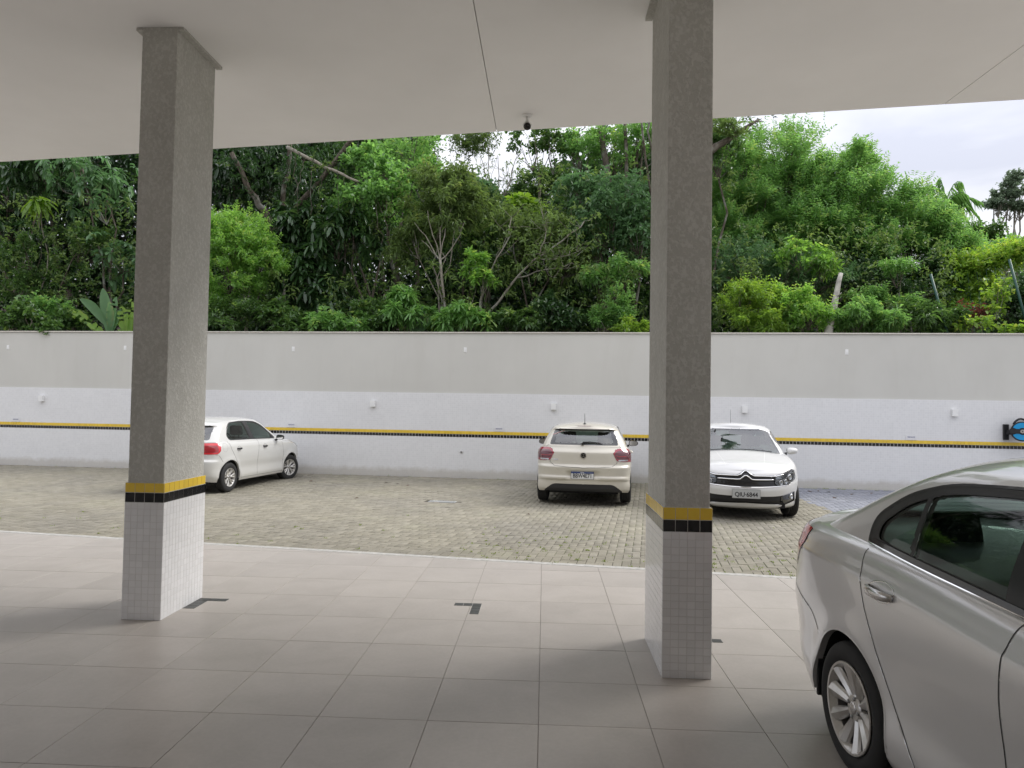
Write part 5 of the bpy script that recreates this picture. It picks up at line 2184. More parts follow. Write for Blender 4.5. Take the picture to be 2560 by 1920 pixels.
# --- small white hatchback on the left
def white_hatchback():
    car = Car('white_hatchback', 'small white hatchback with black door handles, parked left by the left pillar', 'car', 3.892)
    car.steer = -.30
    R, L = car.root, 3.892
    XF, XR, RZ, ra = .80, 3.267, .29, .345
    cell = .015
    body = dict(
        zb=[(0, .24), (.5, .20), (3.0, .20), (3.6, .22), (3.9, .26)],
        zs=[(0, .66), (.12, .72), (.5, .86), (1.0, .95), (1.5, .98), (2.4, .995), (3.3, 1.005), (3.9, 1.0)],
        xf=[(0, .08), (.3, 0), (.6, .02), (.85, .06), (1, .16)],
        xr=[(0, 3.83), (.15, 3.87), (.36, 3.892), (.50, 3.885), (.56, 3.84), (.75, 3.82), (1, 3.76)],
        W=[(0, .775), (.06, .795), (.14, .805), (.30, .800), (.5, .818), (.70, .828), (.84, .822), (.93, .80), (1, .745)],
        wk=[(0, .92), (.5, .98), (1, 1), (3.0, 1.0), (3.5, .975), (3.9, .93)],
        crown=[(0, .03), (.5, .08), (1.1, .08), (1.6, .03), (3.9, .01)],
        planF=(.60, 2.7), planR=(.36, 3.2), K=20)
    V, F = make_shell(body, cell)
    V = flare(V, [(XF, RZ), (XR, RZ)], .016, ra, .05)
    B = Hull(V, F, L, cell)
    gh = dict(
        zb=[(0, .93), (1.5, .965), (2.5, .98), (3.4, .99), (3.9, .99)],
        zs=[(0, 1.33), (1.6, 1.36), (2.0, 1.405), (2.5, 1.415), (3.0, 1.395), (3.5, 1.33), (3.9, 1.26)],
        xf=[(0, 1.02), (.5, 1.38), (1, 1.78)], xr=[(0, 3.76), (.5, 3.63), (.85, 3.50), (.9, 3.53), (1, 3.49)],
        W=[(0, .765), (.3, .72), (.7, .65), (.88, .605), (1, .545)],
        wk=[(0, .95), (1.0, .96), (1.8, 1.0), (2.9, 1.0), (3.5, .96), (3.9, .93)],
        crown=[(0, .03), (2.2, .055), (3.0, .055), (3.9, .03)],
        planF=(.28, 2.5), planR=(.26, 3.0), K=20)
    GV, GF = make_shell(gh, cell)
    G = Hull(GV, GF, L, cell)
    win = round_poly([(1.46, 1.005), (2.4, 1.025), (3.20, 1.035), (3.25, 1.10), (3.14, 1.27), (3.02, 1.345), (2.6, 1.372), (2.1, 1.360), (1.88, 1.28)], [.03, 0, .04, .08, .08, .08, .08, .08, .08])
    G.region('trim', 'side', grow(win, .020))
    G.region('glass', 'side', win)
    G.region('trim', 'side', [(2.28, .9), (2.44, .9), (2.60, 1.5), (2.44, 1.5)], over=['glass'])
    G.region('trim', 'side', [(1.40, .9), (1.60, .9), (1.60, 1.10), (1.40, 1.10)], over=['glass'])
    G.region('windshield', 'front', round_poly([(-.64, .985), (.64, .985), (.50, 1.385), (-.50, 1.385)], .05), absy=False)
    G.region('rear_window', 'rear', round_poly([(-.60, 1.03), (.60, 1.03), (.52, 1.31), (-.52, 1.31)], .05), absy=False, over=[''], cond=lambda P, N: abs(N[:, 1]) < .6)
    G.finish()
    for cx in (XF, XR):
        B.region('hole', 'side', arch_poly(cx, RZ, ra, 0), cond=lambda P, N: abs(P[:, 1]) > .5)
    B.region('lamp', 'wrap', round_poly([(3.555, .955), (3.575, .82), (3.64, .765), (4.2, .765), (4.2, .975), (3.61, .975)], [.02, .02, .03, 0, 0, .03]), cond=lambda P, N: abs(P[:, 1]) > .42)
    B.region('lamp_in', 'wrap', [(3.62, .93), (3.62, .80), (4.2, .79), (4.2, .93)], cond=lambda P, N: abs(P[:, 1]) > .50, over=['lamp'])
    B.region('headlight', 'wrap', [(.52, .86), (.42, .76), (.20, .66), (-.3, .64), (-.3, .72), (.2, .78)], cond=lambda P, N: abs(P[:, 1]) > .38)
    rd = [(2.24, .23), (2.26, .62), (2.22, .95), (2.24, 1.2), (3.34, 1.2), (3.30, .98), (3.24, .84), (3.10, .66), (2.98, .5), (2.90, .36), (2.86, .23)]
    fd = [(2.23, .23), (2.25, .62), (2.21, .95), (2.22, 1.2), (1.30, 1.2), (1.22, .9), (1.16, .6), (1.19, .23)]
    side = lambda P, N: (abs(P[:, 1]) > .5) & (P[:, 2] > .25)
    B.region('rdoor', 'side', rd, cond=side, over=[''])
    B.region('fdoor', 'side', fd, cond=side, over=[''])
    B.region('bumper', 'wrap', [(4.3, .745), (3.62, .745), (3.58, .70), (3.52, .62), (3.48, 0), (4.3, 0)], cond=lambda P, N: P[:, 0] > 3.4, over=[''])
    B.region('front_bumper', 'wrap', [(-.5, .64), (.20, .64), (.42, .62), (.47, .5), (.47, 0), (-.5, 0)], over=[''], cond=lambda P, N: P[:, 0] < .6)
    B.finish()
    paint = paint_mat('white_paint_small_car', (.60, .60, .58), rough=.4, dirt=.18)
    car.trees = [B.bvh(['hole']), G.bvh()]
    white_car_common(car, B, G, paint, R, XF, XR, RZ, ra, .828, .29, .185, .175, 'double', L)
    bp = B.part('bumper', 'bumper', paint, R)
    B.part('front_bumper', 'bumper', paint, R)
    dk = M['seam']
    for s in (-1, 1):
        a = B.part('rdoor', 'rear_door', paint, R, side=s)
        b = B.part('fdoor', 'front_door', paint, R, side=s)
        tl = B.part('lamp', 'tail_light', M['red_bright'], R, off=.006, side=s)
        B.part('lamp_in', 'dark_lens', M['red'], tl, off=.008, side=s)
        B.part('headlight', 'headlight', M['lamp_grey'], R, off=.004, side=s)
        car.ribbon('seam', 'side', [(3.30, 1.0)] + rd[5:], .006, dk, sgn=s, parent=a)
        car.ribbon('seam', 'side', [(2.215, 1.0), (2.215, .95), (2.255, .62), (2.235, .25)], .006, dk, sgn=s, parent=a)
        car.ribbon('seam', 'side', fd[5:] , .006, dk, sgn=s, parent=b)
        car.ribbon('seam', 'side', [(1.19, .252), (2.86, .252)], .006, dk, sgn=s, parent=b)
        car.ribbon('seam', 'side', [(1.15, .93), (.60, .865), (.30, .77)], .006, dk, sgn=s)
        car.ribbon('seam', 'side', [(3.62, .74), (3.57, .69), (3.51, .61)], .006, dk, sgn=s, parent=bp)
        for x, dd in ((2.98, a), (1.98, b)):
            handle_bar(car, x, .845, s, M['black_plastic'], L=.15, hgt=.034, parent=dd)
            car.ribbon('handle_bowl', 'side', [(x + .058 * math.cos(t), .850 + .042 * math.sin(t)) for t in np.linspace(0, 2 * PI, 20)], .003, dk, sgn=s, parent=dd)
        mirror_mesh(R, 1.50, s * .905, 1.01, s, M['black_plastic'], size=(.11, .17, .13))
    car.ribbon('fuel_flap_seam', 'side', [(3.44 + .075 * math.cos(t), .885 + .085 * math.sin(t)) for t in np.linspace(0, 2 * PI, 26)], .005, simple('seam_grey', (.35, .35, .34), .6), sgn=1)
    car.ribbon('gate_seam', 'rear', [(-.56, .74), (-.5, .66), (.5, .66), (.56, .74)], .006, dk)
    az = 7.5
    a = math.radians(az)
    right = np.array([math.cos(a), -math.sin(a)])
    back = np.array([-math.sin(a), -math.cos(a)])
    c = np.array([-6.27, 13.81]) - right * .73
    o = c - back * XR
    car.place(o[0], o[1], -.056, az)
    return car
white_hatchback()

# --- white sedan with chevrons, facing the camera
def white_sedan():
    car = Car('white_sedan', 'white sedan facing the camera with chrome double chevron, plate QIU-6844', 'car', 4.62)
    car.steer = .10
    R, L = car.root, 4.62
    XF, XR, RZ, ra = .92, 3.63, .32, .370
    cell = .015
    body = dict(
        zb=[(0, .19), (.35, .19), (1.4, .20), (3.6, .20), (4.2, .24), (4.62, .32)],
        zs=[(0, .765), (.10, .79), (.25, .83), (.7, .915), (1.1, .985), (1.5, 1.01), (2.5, 1.04), (3.6, 1.07), (4.3, 1.07), (4.62, 1.05)],
        xf=[(0, .16), (.06, .08), (.18, .05), (.22, .02), (.50, 0), (.60, .01), (.64, .025), (.88, .05), (.95, .075), (1, .12)],
        xr=[(0, 4.50), (.3, 4.60), (.5, 4.62), (.6, 4.58), (1, 4.50)],
        W=[(0, .84), (.06, .865), (.14, .872), (.30, .868), (.5, .885), (.70, .893), (.84, .885), (.93, .86), (1, .80)],
        wk=[(0, .93), (.35, .965), (.9, 1), (3.5, 1.0), (4.1, .975), (4.62, .93)],
        crown=[(0, .015), (.12, .045), (.5, .085), (1.1, .085), (1.6, .03), (4.62, .02)],
        planF=(.80, 2.25), planR=(.5, 2.8), K=24)
    V, F = make_shell(body, cell)
    V = flare(V, [(XF, RZ), (XR, RZ)], .014, ra, .06)
    B = Hull(V, F, L, cell)
    gh = dict(
        zb=[(0, .94), (1.5, .99), (2.5, 1.02), (3.6, 1.05), (4.62, 1.05)],
        zs=[(0, 1.38), (1.8, 1.415), (2.2, 1.465), (2.7, 1.475), (3.2, 1.44), (3.7, 1.33), (4.62, 1.1)],
        xf=[(0, 1.12), (.5, 1.58), (1, 2.06)], xr=[(0, 4.12), (.5, 3.78), (1, 3.30)],
        W=[(0, .805), (.3, .765), (.7, .685), (.88, .64), (1, .57)],
        wk=[(0, .95), (1.1, .96), (2.0, 1.0), (3.2, 1.0), (3.8, .95), (4.62, .9)],
        crown=[(0, .03), (2.2, .06), (3.0, .06), (4.62, .03)],
        planF=(.38, 2.2), planR=(.36, 2.6), K=20)
    GV, GF = make_shell(gh, cell)
    G = Hull(GV, GF, L, cell)
    win = round_poly([(1.62, 1.03), (2.5, 1.06), (3.55, 1.09), (3.60, 1.16), (3.30, 1.34), (2.9, 1.395), (2.5, 1.40), (2.15, 1.37), (1.9, 1.24)], .06)
    G.region('trim', 'side', grow(win, .022))
    G.region('glass', 'side', win)
    G.region('trim', 'side', [(2.45, .9), (2.53, .9), (2.56, 1.5), (2.50, 1.5)], over=['glass'])
    WS = round_poly([(-.72, 1.00), (.72, 1.00), (.565, 1.425), (-.565, 1.425)], .05)
    G.region('frit', 'front', WS, absy=False)
    G.region('windshield', 'front', round_poly([(-.69, 1.03), (.69, 1.03), (.545, 1.405), (-.545, 1.405)], .05), absy=False, over=['frit'])
    G.region('rear_window', 'rear', round_poly([(-.62, 1.09), (.62, 1.09), (.50, 1.36), (-.50, 1.36)], .05), absy=False, over=[''], cond=lambda P, N: abs(N[:, 1]) < .6)
    G.finish()
    for cx in (XF, XR):
        B.region('hole', 'side', arch_poly(cx, RZ, ra, 0), cond=lambda P, N: abs(P[:, 1]) > .5)
    fr = lambda P, N: P[:, 0] < .75
    face = [(0, .800), (.03, .796), (.085, .738), (.13, .722), (.47, .715), (.62, .768), (.735, .838), (.80, .80), (.815, .70), (.80, .655), (.66, .580), (.50, .565), (.25, .552), (0, .545)]
    B.region('grille', 'front', face, cond=fr)
    hl = [(.455, .700), (.62, .762), (.735, .832), (.795, .795), (.810, .70), (.79, .655), (.66, .588), (.50, .572), (.452, .61)]
    B.region('lamp', 'front', hl, cond=fr)
    inta = round_poly([(0, .400), (.45, .405), (.545, .412), (.80, .468), (.805, .31), (.60, .252), (.50, .272), (0, .290)], [0, 0, .02, .02, .02, .02, .02, 0])
    B.region('intake', 'front', inta, cond=lambda P, N: P[:, 0] < .9)
    B.region('fogbox', 'front', [(.555, .400), (.785, .450), (.790, .322), (.615, .272), (.56, .29)], cond=lambda P, N: P[:, 0] < .9, over=['intake'])
    B.region('bumper', 'wrap', [(-.5, .70), (.50, .70), (.56, .62), (.56, 0), (-.5, 0)], over=[''], cond=lambda P, N: P[:, 0] < .7)
    hood = [(-1, 0), (1.02, 0), (1.16, .35), (1.24, .68), (.95, .745), (.45, .70), (.25, .62), (.12, .3), (.03, 0)]
    B.region('hood', 'top', [(-.2, -.73), (1.30, -.73), (1.30, .73), (-.2, .73)], over=[''], absy=False, cond=lambda P, N: (N[:, 2] > .45))
    B.finish()
    paint = paint_mat('white_paint_sedan', (.58, .58, .575), rough=.4, dirt=.12)
    car.trees = [B.bvh(['hole']), G.bvh()]
    white_car_common(car, B, G, paint, R, XF, XR, RZ, ra, .893, .32, .215, .205, 'five', L)
    B.part('hood', 'hood', paint, R)
    bp = B.part('bumper', 'bumper', paint, R)
    B.part('grille', 'grille', M['black_plastic'], R, off=-.010)
    it = B.part('intake', 'lower_grille', M['black_plastic'], R, off=-.018)
    dk, ch = M['seam'], M['chrome']
    for s in (-1, 1):
        h = B.part('lamp', 'headlight', M['gloss_black'], R, off=-.003, side=s)
        B.part('lamp', 'lens', M['lens_clear'], h, off=.008, side=s)
        B.part('fogbox', 'fog_lamp_surround', M['gloss_black'], R, off=-.008, side=s)
        for (y, z, r) in ((.545, .620, .032), (.625, .632, .030), (.700, .700, .040)):
            MB().lathe([(0, .004), (r * .7, .0), (r, -.014), (r + .004, -.014), (r + .004, .01)], 20).build('projector', M['lamp_grey'], h, smooth=True).matrix_local = car.frame_at('front', s * y, z, off=.002)
        car.ribbon('light_signature', 'front', [(s * .47, .700), (s * .60, .722), (s * .615, .700), (s * .47, .680)], .012, M['lamp_grey'], off=.004, parent=h)
        car.ribbon('light_signature', 'front', [(s * .46, .648), (s * .60, .668), (s * .655, .700), (s * .675, .745), (s * .735, .780), (s * .775, .760), (s * .785, .68), (s * .74, .640), (s * .66, .625), (s * .645, .665)], .012, M['white_plastic'], off=.006, parent=h)
        car.ribbon('headlight_edge', 'front', [(s * y, z) for y, z in hl], .006, M['gloss_black'], off=.009, closed=True, parent=h)
        car.ribbon('fog_trim', 'front', [(s * .58, .418), (s * .80, .466), (s * .803, .312), (s * .60, .254)], .008, M['satin'], off=.006)
        MB().lathe([(0, .0), (.030, -.002), (.036, -.012), (.040, -.012), (.042, .01)], 20).build('fog_lamp', M['lamp_grey'], R, smooth=True).matrix_local = car.frame_at('front', s * .735, .388, off=.0)
        mirror_mesh(R, 1.74, s * .955, 1.055, s, paint, size=(.13, .20, .135))
        car.ribbon('seam', 'side', [(2.45, 1.02), (2.50, .7), (2.48, .26)], .006, dk, sgn=s)
        car.ribbon('seam', 'side', [(1.45, 1.0), (1.36, .7), (1.42, .26)], .006, dk, sgn=s)
        car.ribbon('seam', 'side', [(3.60, 1.04), (3.52, .8), (3.30, .6), (3.20, .26)], .006, dk, sgn=s)
        handle_bar(car, 3.24, .93, s, paint)
        handle_bar(car, 2.22, .90, s, paint)
    G.part('frit', 'windshield_border', M['gloss_black'], R)
    # double chevron carried into two chrome bars
    up = [(-.60, .752), (-.47, .722), (-.13, .722), (-.085, .738), (-.02, .790), (.02, .790), (.085, .738), (.13, .722), (.47, .722), (.60, .752)]
    lo = [(-.44, .668), (-.13, .664), (-.09, .668), (-.02, .722), (.02, .722), (.09, .668), (.13, .664), (.44, .668)]
    car.ribbon('upper_chrome_bar', 'front', up, .02, ch, off=.008, tube=.0105, taper=True)
    car.ribbon('lower_chrome_bar', 'front', lo, .02, ch, off=.008, tube=.0105, taper=True)
    car.ribbon('grille_edge', 'front', [(-.66, .582), (-.50, .562), (-.25, .549), (0, .542), (.25, .549), (.50, .562), (.66, .582)], .012, M['satin'], off=.006)
    car.ribbon('grille_edge', 'front', [(-.735, .842), (-.62, .772), (-.47, .733), (-.14, .735), (-.09, .752), (-.02, .806), (.02, .806), (.09, .752), (.14, .735), (.47, .733), (.62, .772), (.735, .842)], .010, M['inner'], off=.003)
    for z in (.584, .604, .624):
        car.ribbon('grille_slat', 'front', [(-.44, z), (.44, z)], .007, M['gloss_black'], off=.0)
    for z in (.305, .323, .341, .359, .377):
        car.ribbon('grille_slat', 'front', [(-.53, z), (.53, z)], .009, M['steel'] if z > .4 else M['black_plastic'], off=-.002, parent=it)
    license_plate(car, 'front', 0, .443, 'QIU\u00b76844', 'grey', w=.42, h=.135, off=.022)
    car.ribbon('hood_seam', 'front', [(-.72, .86), (-.5, .80)], .004, dk) if False else None
    for y0, y1 in ((.30, .42), (-.30, -.42)):
        car.ribbon('hood_crease', 'top', [(.25, y0), (.7, (y0 + y1) / 2), (1.15, y1)], .003, simple('crease', (.7, .7, .69), .4), off=.0008)
    w = MB()
    for (a0, b0, a1, b1) in ((1.24, -.55, 1.30, .10), (1.24, .10, 1.32, .62)):
        P = [car.hit('top', a0 + (a1 - a0) * t, b0 + (b1 - b0) * t) for t in np.linspace(0, 1, 7)]
        w = MB().tube([h[0] + h[1] * .015 for h in P], .008, 6)
        w.build('wiper', M['black_plastic'], R)
    p, n = car.hit('top', 3.1, 0)
    MB().tube([p + np.array([0, 0, -.005]), p + np.array([.10, 0, .27])], [.004, .002], 6).build('antenna', M['black_plastic'], R)
    MB().box((2.06, 0, 1.345), (.03, .24, .07)).build('rear_view_mirror', M['black_plastic'], R)
    az = 190.0
    a = math.radians(az)
    back = np.array([-math.sin(a), -math.cos(a)])
    # nose placed where the chevrons stand in the photograph
    nose = at(1612, 1035, 11.55)
    o = nose[:2]
    car.place(o[0], o[1], -.055, az)
    return car
white_sedan()

# ------------------------------------------------------------------ vegetation
def unit(a):
    return a / np.maximum(np.linalg.norm(a, axis=-1, keepdims=True), 1e-9)
def rdir(r, n):
    return unit(r.normal(size=(n, 3)))
def leaf_mesh(P, D, L, W, r, tint, droop=.15, flat=.5, shape='kite'):
    """P base points, D directions, L lengths, W widths -> vertices, triangles, tint"""
    n = len(P)
    up = np.tile([0, 0, 1.0], (n, 1)) + r.normal(0, flat, (n, 3))
    S = unit(np.cross(D, up))
    N = np.cross(S, D)
    L, W = np.broadcast_to(L, (n,))[:, None], np.broadcast_to(W, (n,))[:, None]
    mid = P + D * L * .48 + N * (L * .04)
    tip = P + D * L - np.array([0, 0, 1.0]) * L * droop
    if shape == 'kite':
        V = np.stack([P, mid - S * W / 2 + N * W * .18, tip, mid + S * W / 2 + N * W * .18], 1)
        F = np.array([[0, 1, 2], [0, 2, 3]])
        k = 4
    else:
        a = P + D * L * .30
        b = P + D * L * .78 - np.array([0, 0, 1.0]) * L * droop * .55
        V = np.stack([P, a - S * W * .42 + N * W * .15, b - S * W * .46 + N * W * .15, tip, b + S * W * .46 + N * W * .15, a + S * W * .42 + N * W * .15, a, b], 1)
        F = np.array([[0, 1, 6], [0, 6, 5], [1, 2, 7], [1, 7, 6], [6, 7, 4], [6, 4, 5], [2, 3, 7], [7, 3, 4]])
        k = 8
    F = (F[None] + (np.arange(n) * k)[:, None, None]).reshape(-1, 3)
    return V.reshape(-1, 3), F, np.repeat(tint, k)

class Foliage:
    def __init__(s):
        s.V, s.F, s.T, s.o = [], [], [], 0
    def add(s, V, F, T):
        s.V.append(V)
        s.F.append(F + s.o)
        s.T.append(T)
        s.o += len(V)
    def build(s, name, mat, parent=None, **tags):
        if not s.V:
            return None
        me = raw_mesh(name, np.concatenate(s.V), np.concatenate(s.F), {'tint': np.concatenate(s.T)}, mats=[mat])
        return link(name, me, parent, **tags)

def grow_leaves(fo, r, tips, axes, spec, young=None):
    """spec: kind ('whorl','pinnate','spray'), n leaves per tip, L, W, droop"""
    kind, n, L, W = spec['kind'], spec['n'], spec['L'], spec['W']
    m = len(tips)
    T = np.repeat(tips, n, 0)
    A = np.repeat(axes, n, 0)
    idx = np.tile(np.arange(n), m)
    R1 = unit(np.cross(A, rdir(r, m).repeat(n, 0)))
    R2 = np.cross(A, R1)
    base_t = np.repeat(r.uniform(.12, .62, m), n)
    if young is not None:
        base_t = np.clip(base_t + np.repeat(young, n), 0, 1)
    if kind == 'whorl':
        ang = idx * (2 * PI / n) + np.repeat(r.uniform(0, 6.28, m), n) + r.normal(0, .2, m * n)
        op = spec.get('open', .45)
        D = unit(A * (op + r.normal(0, .15, m * n))[:, None] + R1 * np.cos(ang)[:, None] + R2 * np.sin(ang)[:, None])
        P = T + D * L * .10
    elif kind == 'pinnate':
        f = (idx // 2) / max(1, n // 2 - 1 + n % 2)
        sd = np.where(idx % 2 == 0, 1, -1)
        ln = spec.get('stem', L * 4)
        P = T - A * ((1 - f) * ln)[:, None]
        P[:, 2] -= ((f - .5) ** 2) * ln * spec.get('arc', .4)
        D = unit(R1 * (sd * .9)[:, None] + A * .55 + r.normal(0, .16, (m * n, 3)))
    else:
        ln = spec.get('stem', L * 2.2)
        f = r.uniform(0, 1, m * n)
        P = T - A * (f * ln)[:, None] + r.normal(0, L * .12, (m * n, 3))
        D = unit(A * .5 + rdir(r, m * n) * .95 + np.array([0, 0, spec.get('lift', .15)]))
    ll = L * r.uniform(.65, 1.2, m * n)
    tint = np.clip(base_t + r.normal(0, .12, m * n), 0, 1)
    V, F, TT = leaf_mesh(P, D, ll, ll * W, r, tint, spec.get('droop', .15), spec.get('flat', .5), spec.get('shape', 'kite'))
    fo.add(V, F, TT)

def branch_path(r, a, b, k=6, wob=.06, sag=0.0):
    a, b = np.array(a, float), np.array(b, float)
    L = np.linalg.norm(b - a)
    P = []
    o = np.zeros(3)
    for i in range(k + 1):
        f = i / k
        if 0 < i < k:
            o = o * .6 + r.normal(0, wob * L / k * 1.8, 3)
        p = a + (b - a) * f + (o if i < k else o * .3)
        p[2] += sag * L * math.sin(PI * f)
        P.append(p)
    return P

def tree(name, label, cat, base, blobs, spec, leaf, bark='bark', subs=16, tips=26, trunk_r=.09, seed=1, group=None, fill=.55, spread=.40, lift=.25, limbs=True, spire=0.0, young=.25, hide_trunk=False):
    """blobs: (centre, (rx, ry, rz)); each blob carries sub-clumps of twigs, each twig carries leaves"""
    r = np.random.default_rng(seed)
    subs, tips, spread, fill = int(subs * 1.5), max(3, int(tips / 1.35)), spread * 1.12, fill * .7
    base = np.array(base, float)
    root = thing(name, label, cat, tuple(base), 0, group)
    fo = Foliage()
    tr = MB()
    top = np.mean([b[0] for b in blobs], axis=0)
    fork = base + (top - base) * .45 if limbs else base
    if not hide_trunk:
        P = branch_path(r, base, fork, 5, .05)
        tr.tube([p - base for p in P], list(np.linspace(trunk_r, trunk_r * .72, len(P))), 8)
    for c, rad in blobs:
        c, rad = np.array(c, float), np.array(rad, float)
        if not hide_trunk:
            P = branch_path(r, fork, c, 5, .10)
            tr.tube([p - base for p in P], list(np.linspace(trunk_r * .6, trunk_r * .25, len(P))), 6)
        dirs = rdir(r, subs)
        dirs[:, 2] = dirs[:, 2] * .9 + lift * .6
        dirs = unit(dirs)
        rr = r.uniform(fill, 1.0, subs) ** .7
        S = c + dirs * rad * rr[:, None]
        if spire:
            S[:, 2] += np.abs(r.normal(0, spire, subs)) * (dirs[:, 2] > .1)
        srad = spread * rad.mean() * r.uniform(.7, 1.3, subs)
        for q in range(subs):
            if not hide_trunk and q % 2 == 0:
                P = branch_path(r, c - (c - fork) * .2, S[q], 4, .10)
                tr.tube([p - base for p in P], list(np.linspace(trunk_r * .22, .008, len(P))), 5, cap=False)
        n = subs * tips
        own = np.repeat(np.arange(subs), tips)
        d2 = rdir(r, n)
        out = unit(S[own] - c + np.array([0, 0, .25]) * rad.mean())
        d2 = unit(d2 + out * .75 + np.array([0, 0, lift]))
        T = S[own] + d2 * srad[own][:, None] * r.uniform(.35, 1.05, n)[:, None] ** .6
        T = T + out * (rad.mean() * np.where(r.random(n) < .12, r.uniform(.15, .45, n), 0))[:, None]
        ax = unit(d2 * .8 + out * .3 + np.array([0, 0, lift * .8]) + r.normal(0, .15, (n, 3)))
        hi = (T[:, 2] - (c[2] - rad[2])) / (2 * rad[2])
        yg = (r.random(n) < young * np.clip(hi, .2, 1)) * r.uniform(.2, .5, n)
        grow_leaves(fo, r, T - base, ax, spec, yg)
    if tr.v:
        tr.build('trunk', M[bark], root, smooth=True)
    fo.build('crown', M[leaf], root)
    return root

SP = {
    'fine': dict(kind='pinnate', n=10, L=.085, W=.42, stem=.24, droop=.12),
    'fine2': dict(kind='pinnate', n=8, L=.11, W=.36, stem=.26, droop=.15),
    'fine3': dict(kind='pinnate', n=10, L=.14, W=.30, stem=.34, droop=.12),
    'narrow': dict(kind='spray', n=9, L=.17, W=.20, stem=.34, droop=.35, lift=-.1),
    'mid': dict(kind='spray', n=7, L=.13, W=.45, stem=.26, droop=.18),
    'round': dict(kind='spray', n=6, L=.13, W=.75, stem=.28, droop=.2),
    'glossy': dict(kind='whorl', n=6, L=.17, W=.40, open=.5, droop=.15),
    'big': dict(kind='whorl', n=8, L=.27, W=.34, open=-.05, droop=.42, shape='long', flat=.2),
    'rosette': dict(kind='whorl', n=11, L=.26, W=.20, open=.35, droop=.30, shape='long', flat=.2),
    'coarse': dict(kind='spray', n=6, L=.26, W=.50, stem=.5, droop=.2),
    'far': dict(kind='spray', n=5, L=.55, W=.6, stem=.9, droop=.1),
}
def pxr(px, Y):
    return px / 1533.0 * Y
def blob(xd, yd, wpx, hpx, Y, dep=None):
    c = at(xd, yd, Y)
    rx, rz = pxr(wpx, Y), pxr(hpx, Y)
    return (c, (rx, dep or (rx + rz) / 2, rz))
def gnd(xd, Y, yd=700):
    c = at(xd, yd, Y)
    return np.array([c[0], c[1], float(terrain(c[0], c[1])) - .1])

G_BACK = 'dark trees at the back of the wood'
G_BUSH = 'low bushes showing over the wall'

# the deep of the wood: what nobody could count
def wood_backdrop():
    r = np.random.default_rng(31)
    fo = Foliage()
    def fill(n, xr, yr, Yr, spec, tmin=0.0):
        X = r.uniform(*xr, n)
        Yd = r.uniform(*yr, n)
        Yy = r.uniform(*Yr, n)
        P = np.array([at(a, b, c) for a, b, c in zip(X, Yd, Yy)])
        grow_leaves(fo, r, P, unit(rdir(r, n) + np.array([0, -.5, .6])), spec, None)
    co = SP['coarse']
    big = dict(kind='spray', n=6, L=.42, W=.55, stem=.8, droop=.2)
    fill(3600, (-160, 930), (240, 740), (28.5, 32), big)
    fill(2400, (-160, 930), (240, 740), (32, 36), big)
    fill(2300, (930, 1240), (425, 740), (29, 34), big)
    fill(2000, (1215, 1640), (330, 740), (29, 34), big)
    fill(1900, (1600, 1900), (490, 740), (28, 33), big)
    fill(1200, (1850, 2350), (610, 740), (26, 32), big)
    fill(900, (-160, 1640), (560, 740), (25, 29), co)
    fo.build('wood_undergrowth', M['L_deep'], kind='stuff')
    fo = Foliage()
    fill(1500, (-160, 1620), (560, 735), (22.5, 25), SP['mid'])
    fill(1100, (-160, 930), (300, 600), (24, 27), SP['glossy'])
    fill(600, (1230, 1620), (330, 600), (24, 27), SP['glossy'])
    fill(900, (1540, 1900), (500, 735), (22.5, 26), SP['mid'])
    fill(700, (1850, 2260), (600, 735), (23, 26), SP['mid'])
    fill(900, (940, 1640), (430, 620), (22.5, 25), SP['mid'])
    fill(500, (480, 930), (330, 560), (22.5, 25), SP['mid'])
    fo.build('wood_understory', M['L_mid'], kind='stuff')
    fo = Foliage()
    fill(380, (470, 1640), (340, 700), (19.8, 21.2), SP['narrow'])
    fill(300, (-40, 290), (420, 700), (19.8, 21.2), SP['mid'])
    fill(420, (1545, 2060), (480, 700), (19.6, 21.2), SP['mid'])
    fill(240, (560, 1640), (560, 712), (18.6, 19.4), SP['narrow'])
    fo.build('tangled_twigs', M['L_olive'], kind='stuff')
wood_backdrop()

def dark_trees():
    specs = [(-30, 420, 26, 190, 200, 'big', 'L_dark', 'far left edge'), (150, 300, 27, 210, 130, 'coarse', 'L_dark', 'above the leaves left of the left pillar'),
             (230, 520, 27.5, 170, 150, 'coarse', 'L_dark', 'behind the left pillar'), (420, 340, 26.5, 170, 130, 'big', 'L_dark', 'right of the left pillar, under the roof edge'),
             (640, 300, 27, 190, 110, 'coarse', 'L_deep', 'behind the forked trunk'), (760, 520, 26.5, 170, 150, 'coarse', 'L_deep', 'low and dark right of the bright bush'),
             (820, 380, 27, 130, 110, 'mid', 'L_mid', 'behind the slanting pale branch'), (1010, 560, 26.5, 150, 110, 'mid', 'L_deep', 'below the gap of sky'),
             (1180, 600, 26.5, 170, 110, 'coarse', 'L_deep', 'behind the leaning bare tree'), (1350, 420, 26, 130, 150, 'glossy', 'L_deep', 'left of the right pillar'),
             (1500, 400, 26, 130, 170, 'glossy', 'L_deep', 'hidden mostly by the right pillar')]
    for i, (x, y, Y, w, h, sp, lf, wh) in enumerate(specs):
        tree('dark_tree', 'dark broadleaf tree at the back, ' + wh, 'tree', gnd(x, Y), [blob(x, y, w, h, Y, 1.6)], SP[sp], lf, subs=30, tips=24 if sp in ('coarse', 'big') else 44,
             trunk_r=.20, seed=100 + i, fill=.15, spread=.36, young=.05, group=G_BACK)
dark_trees()

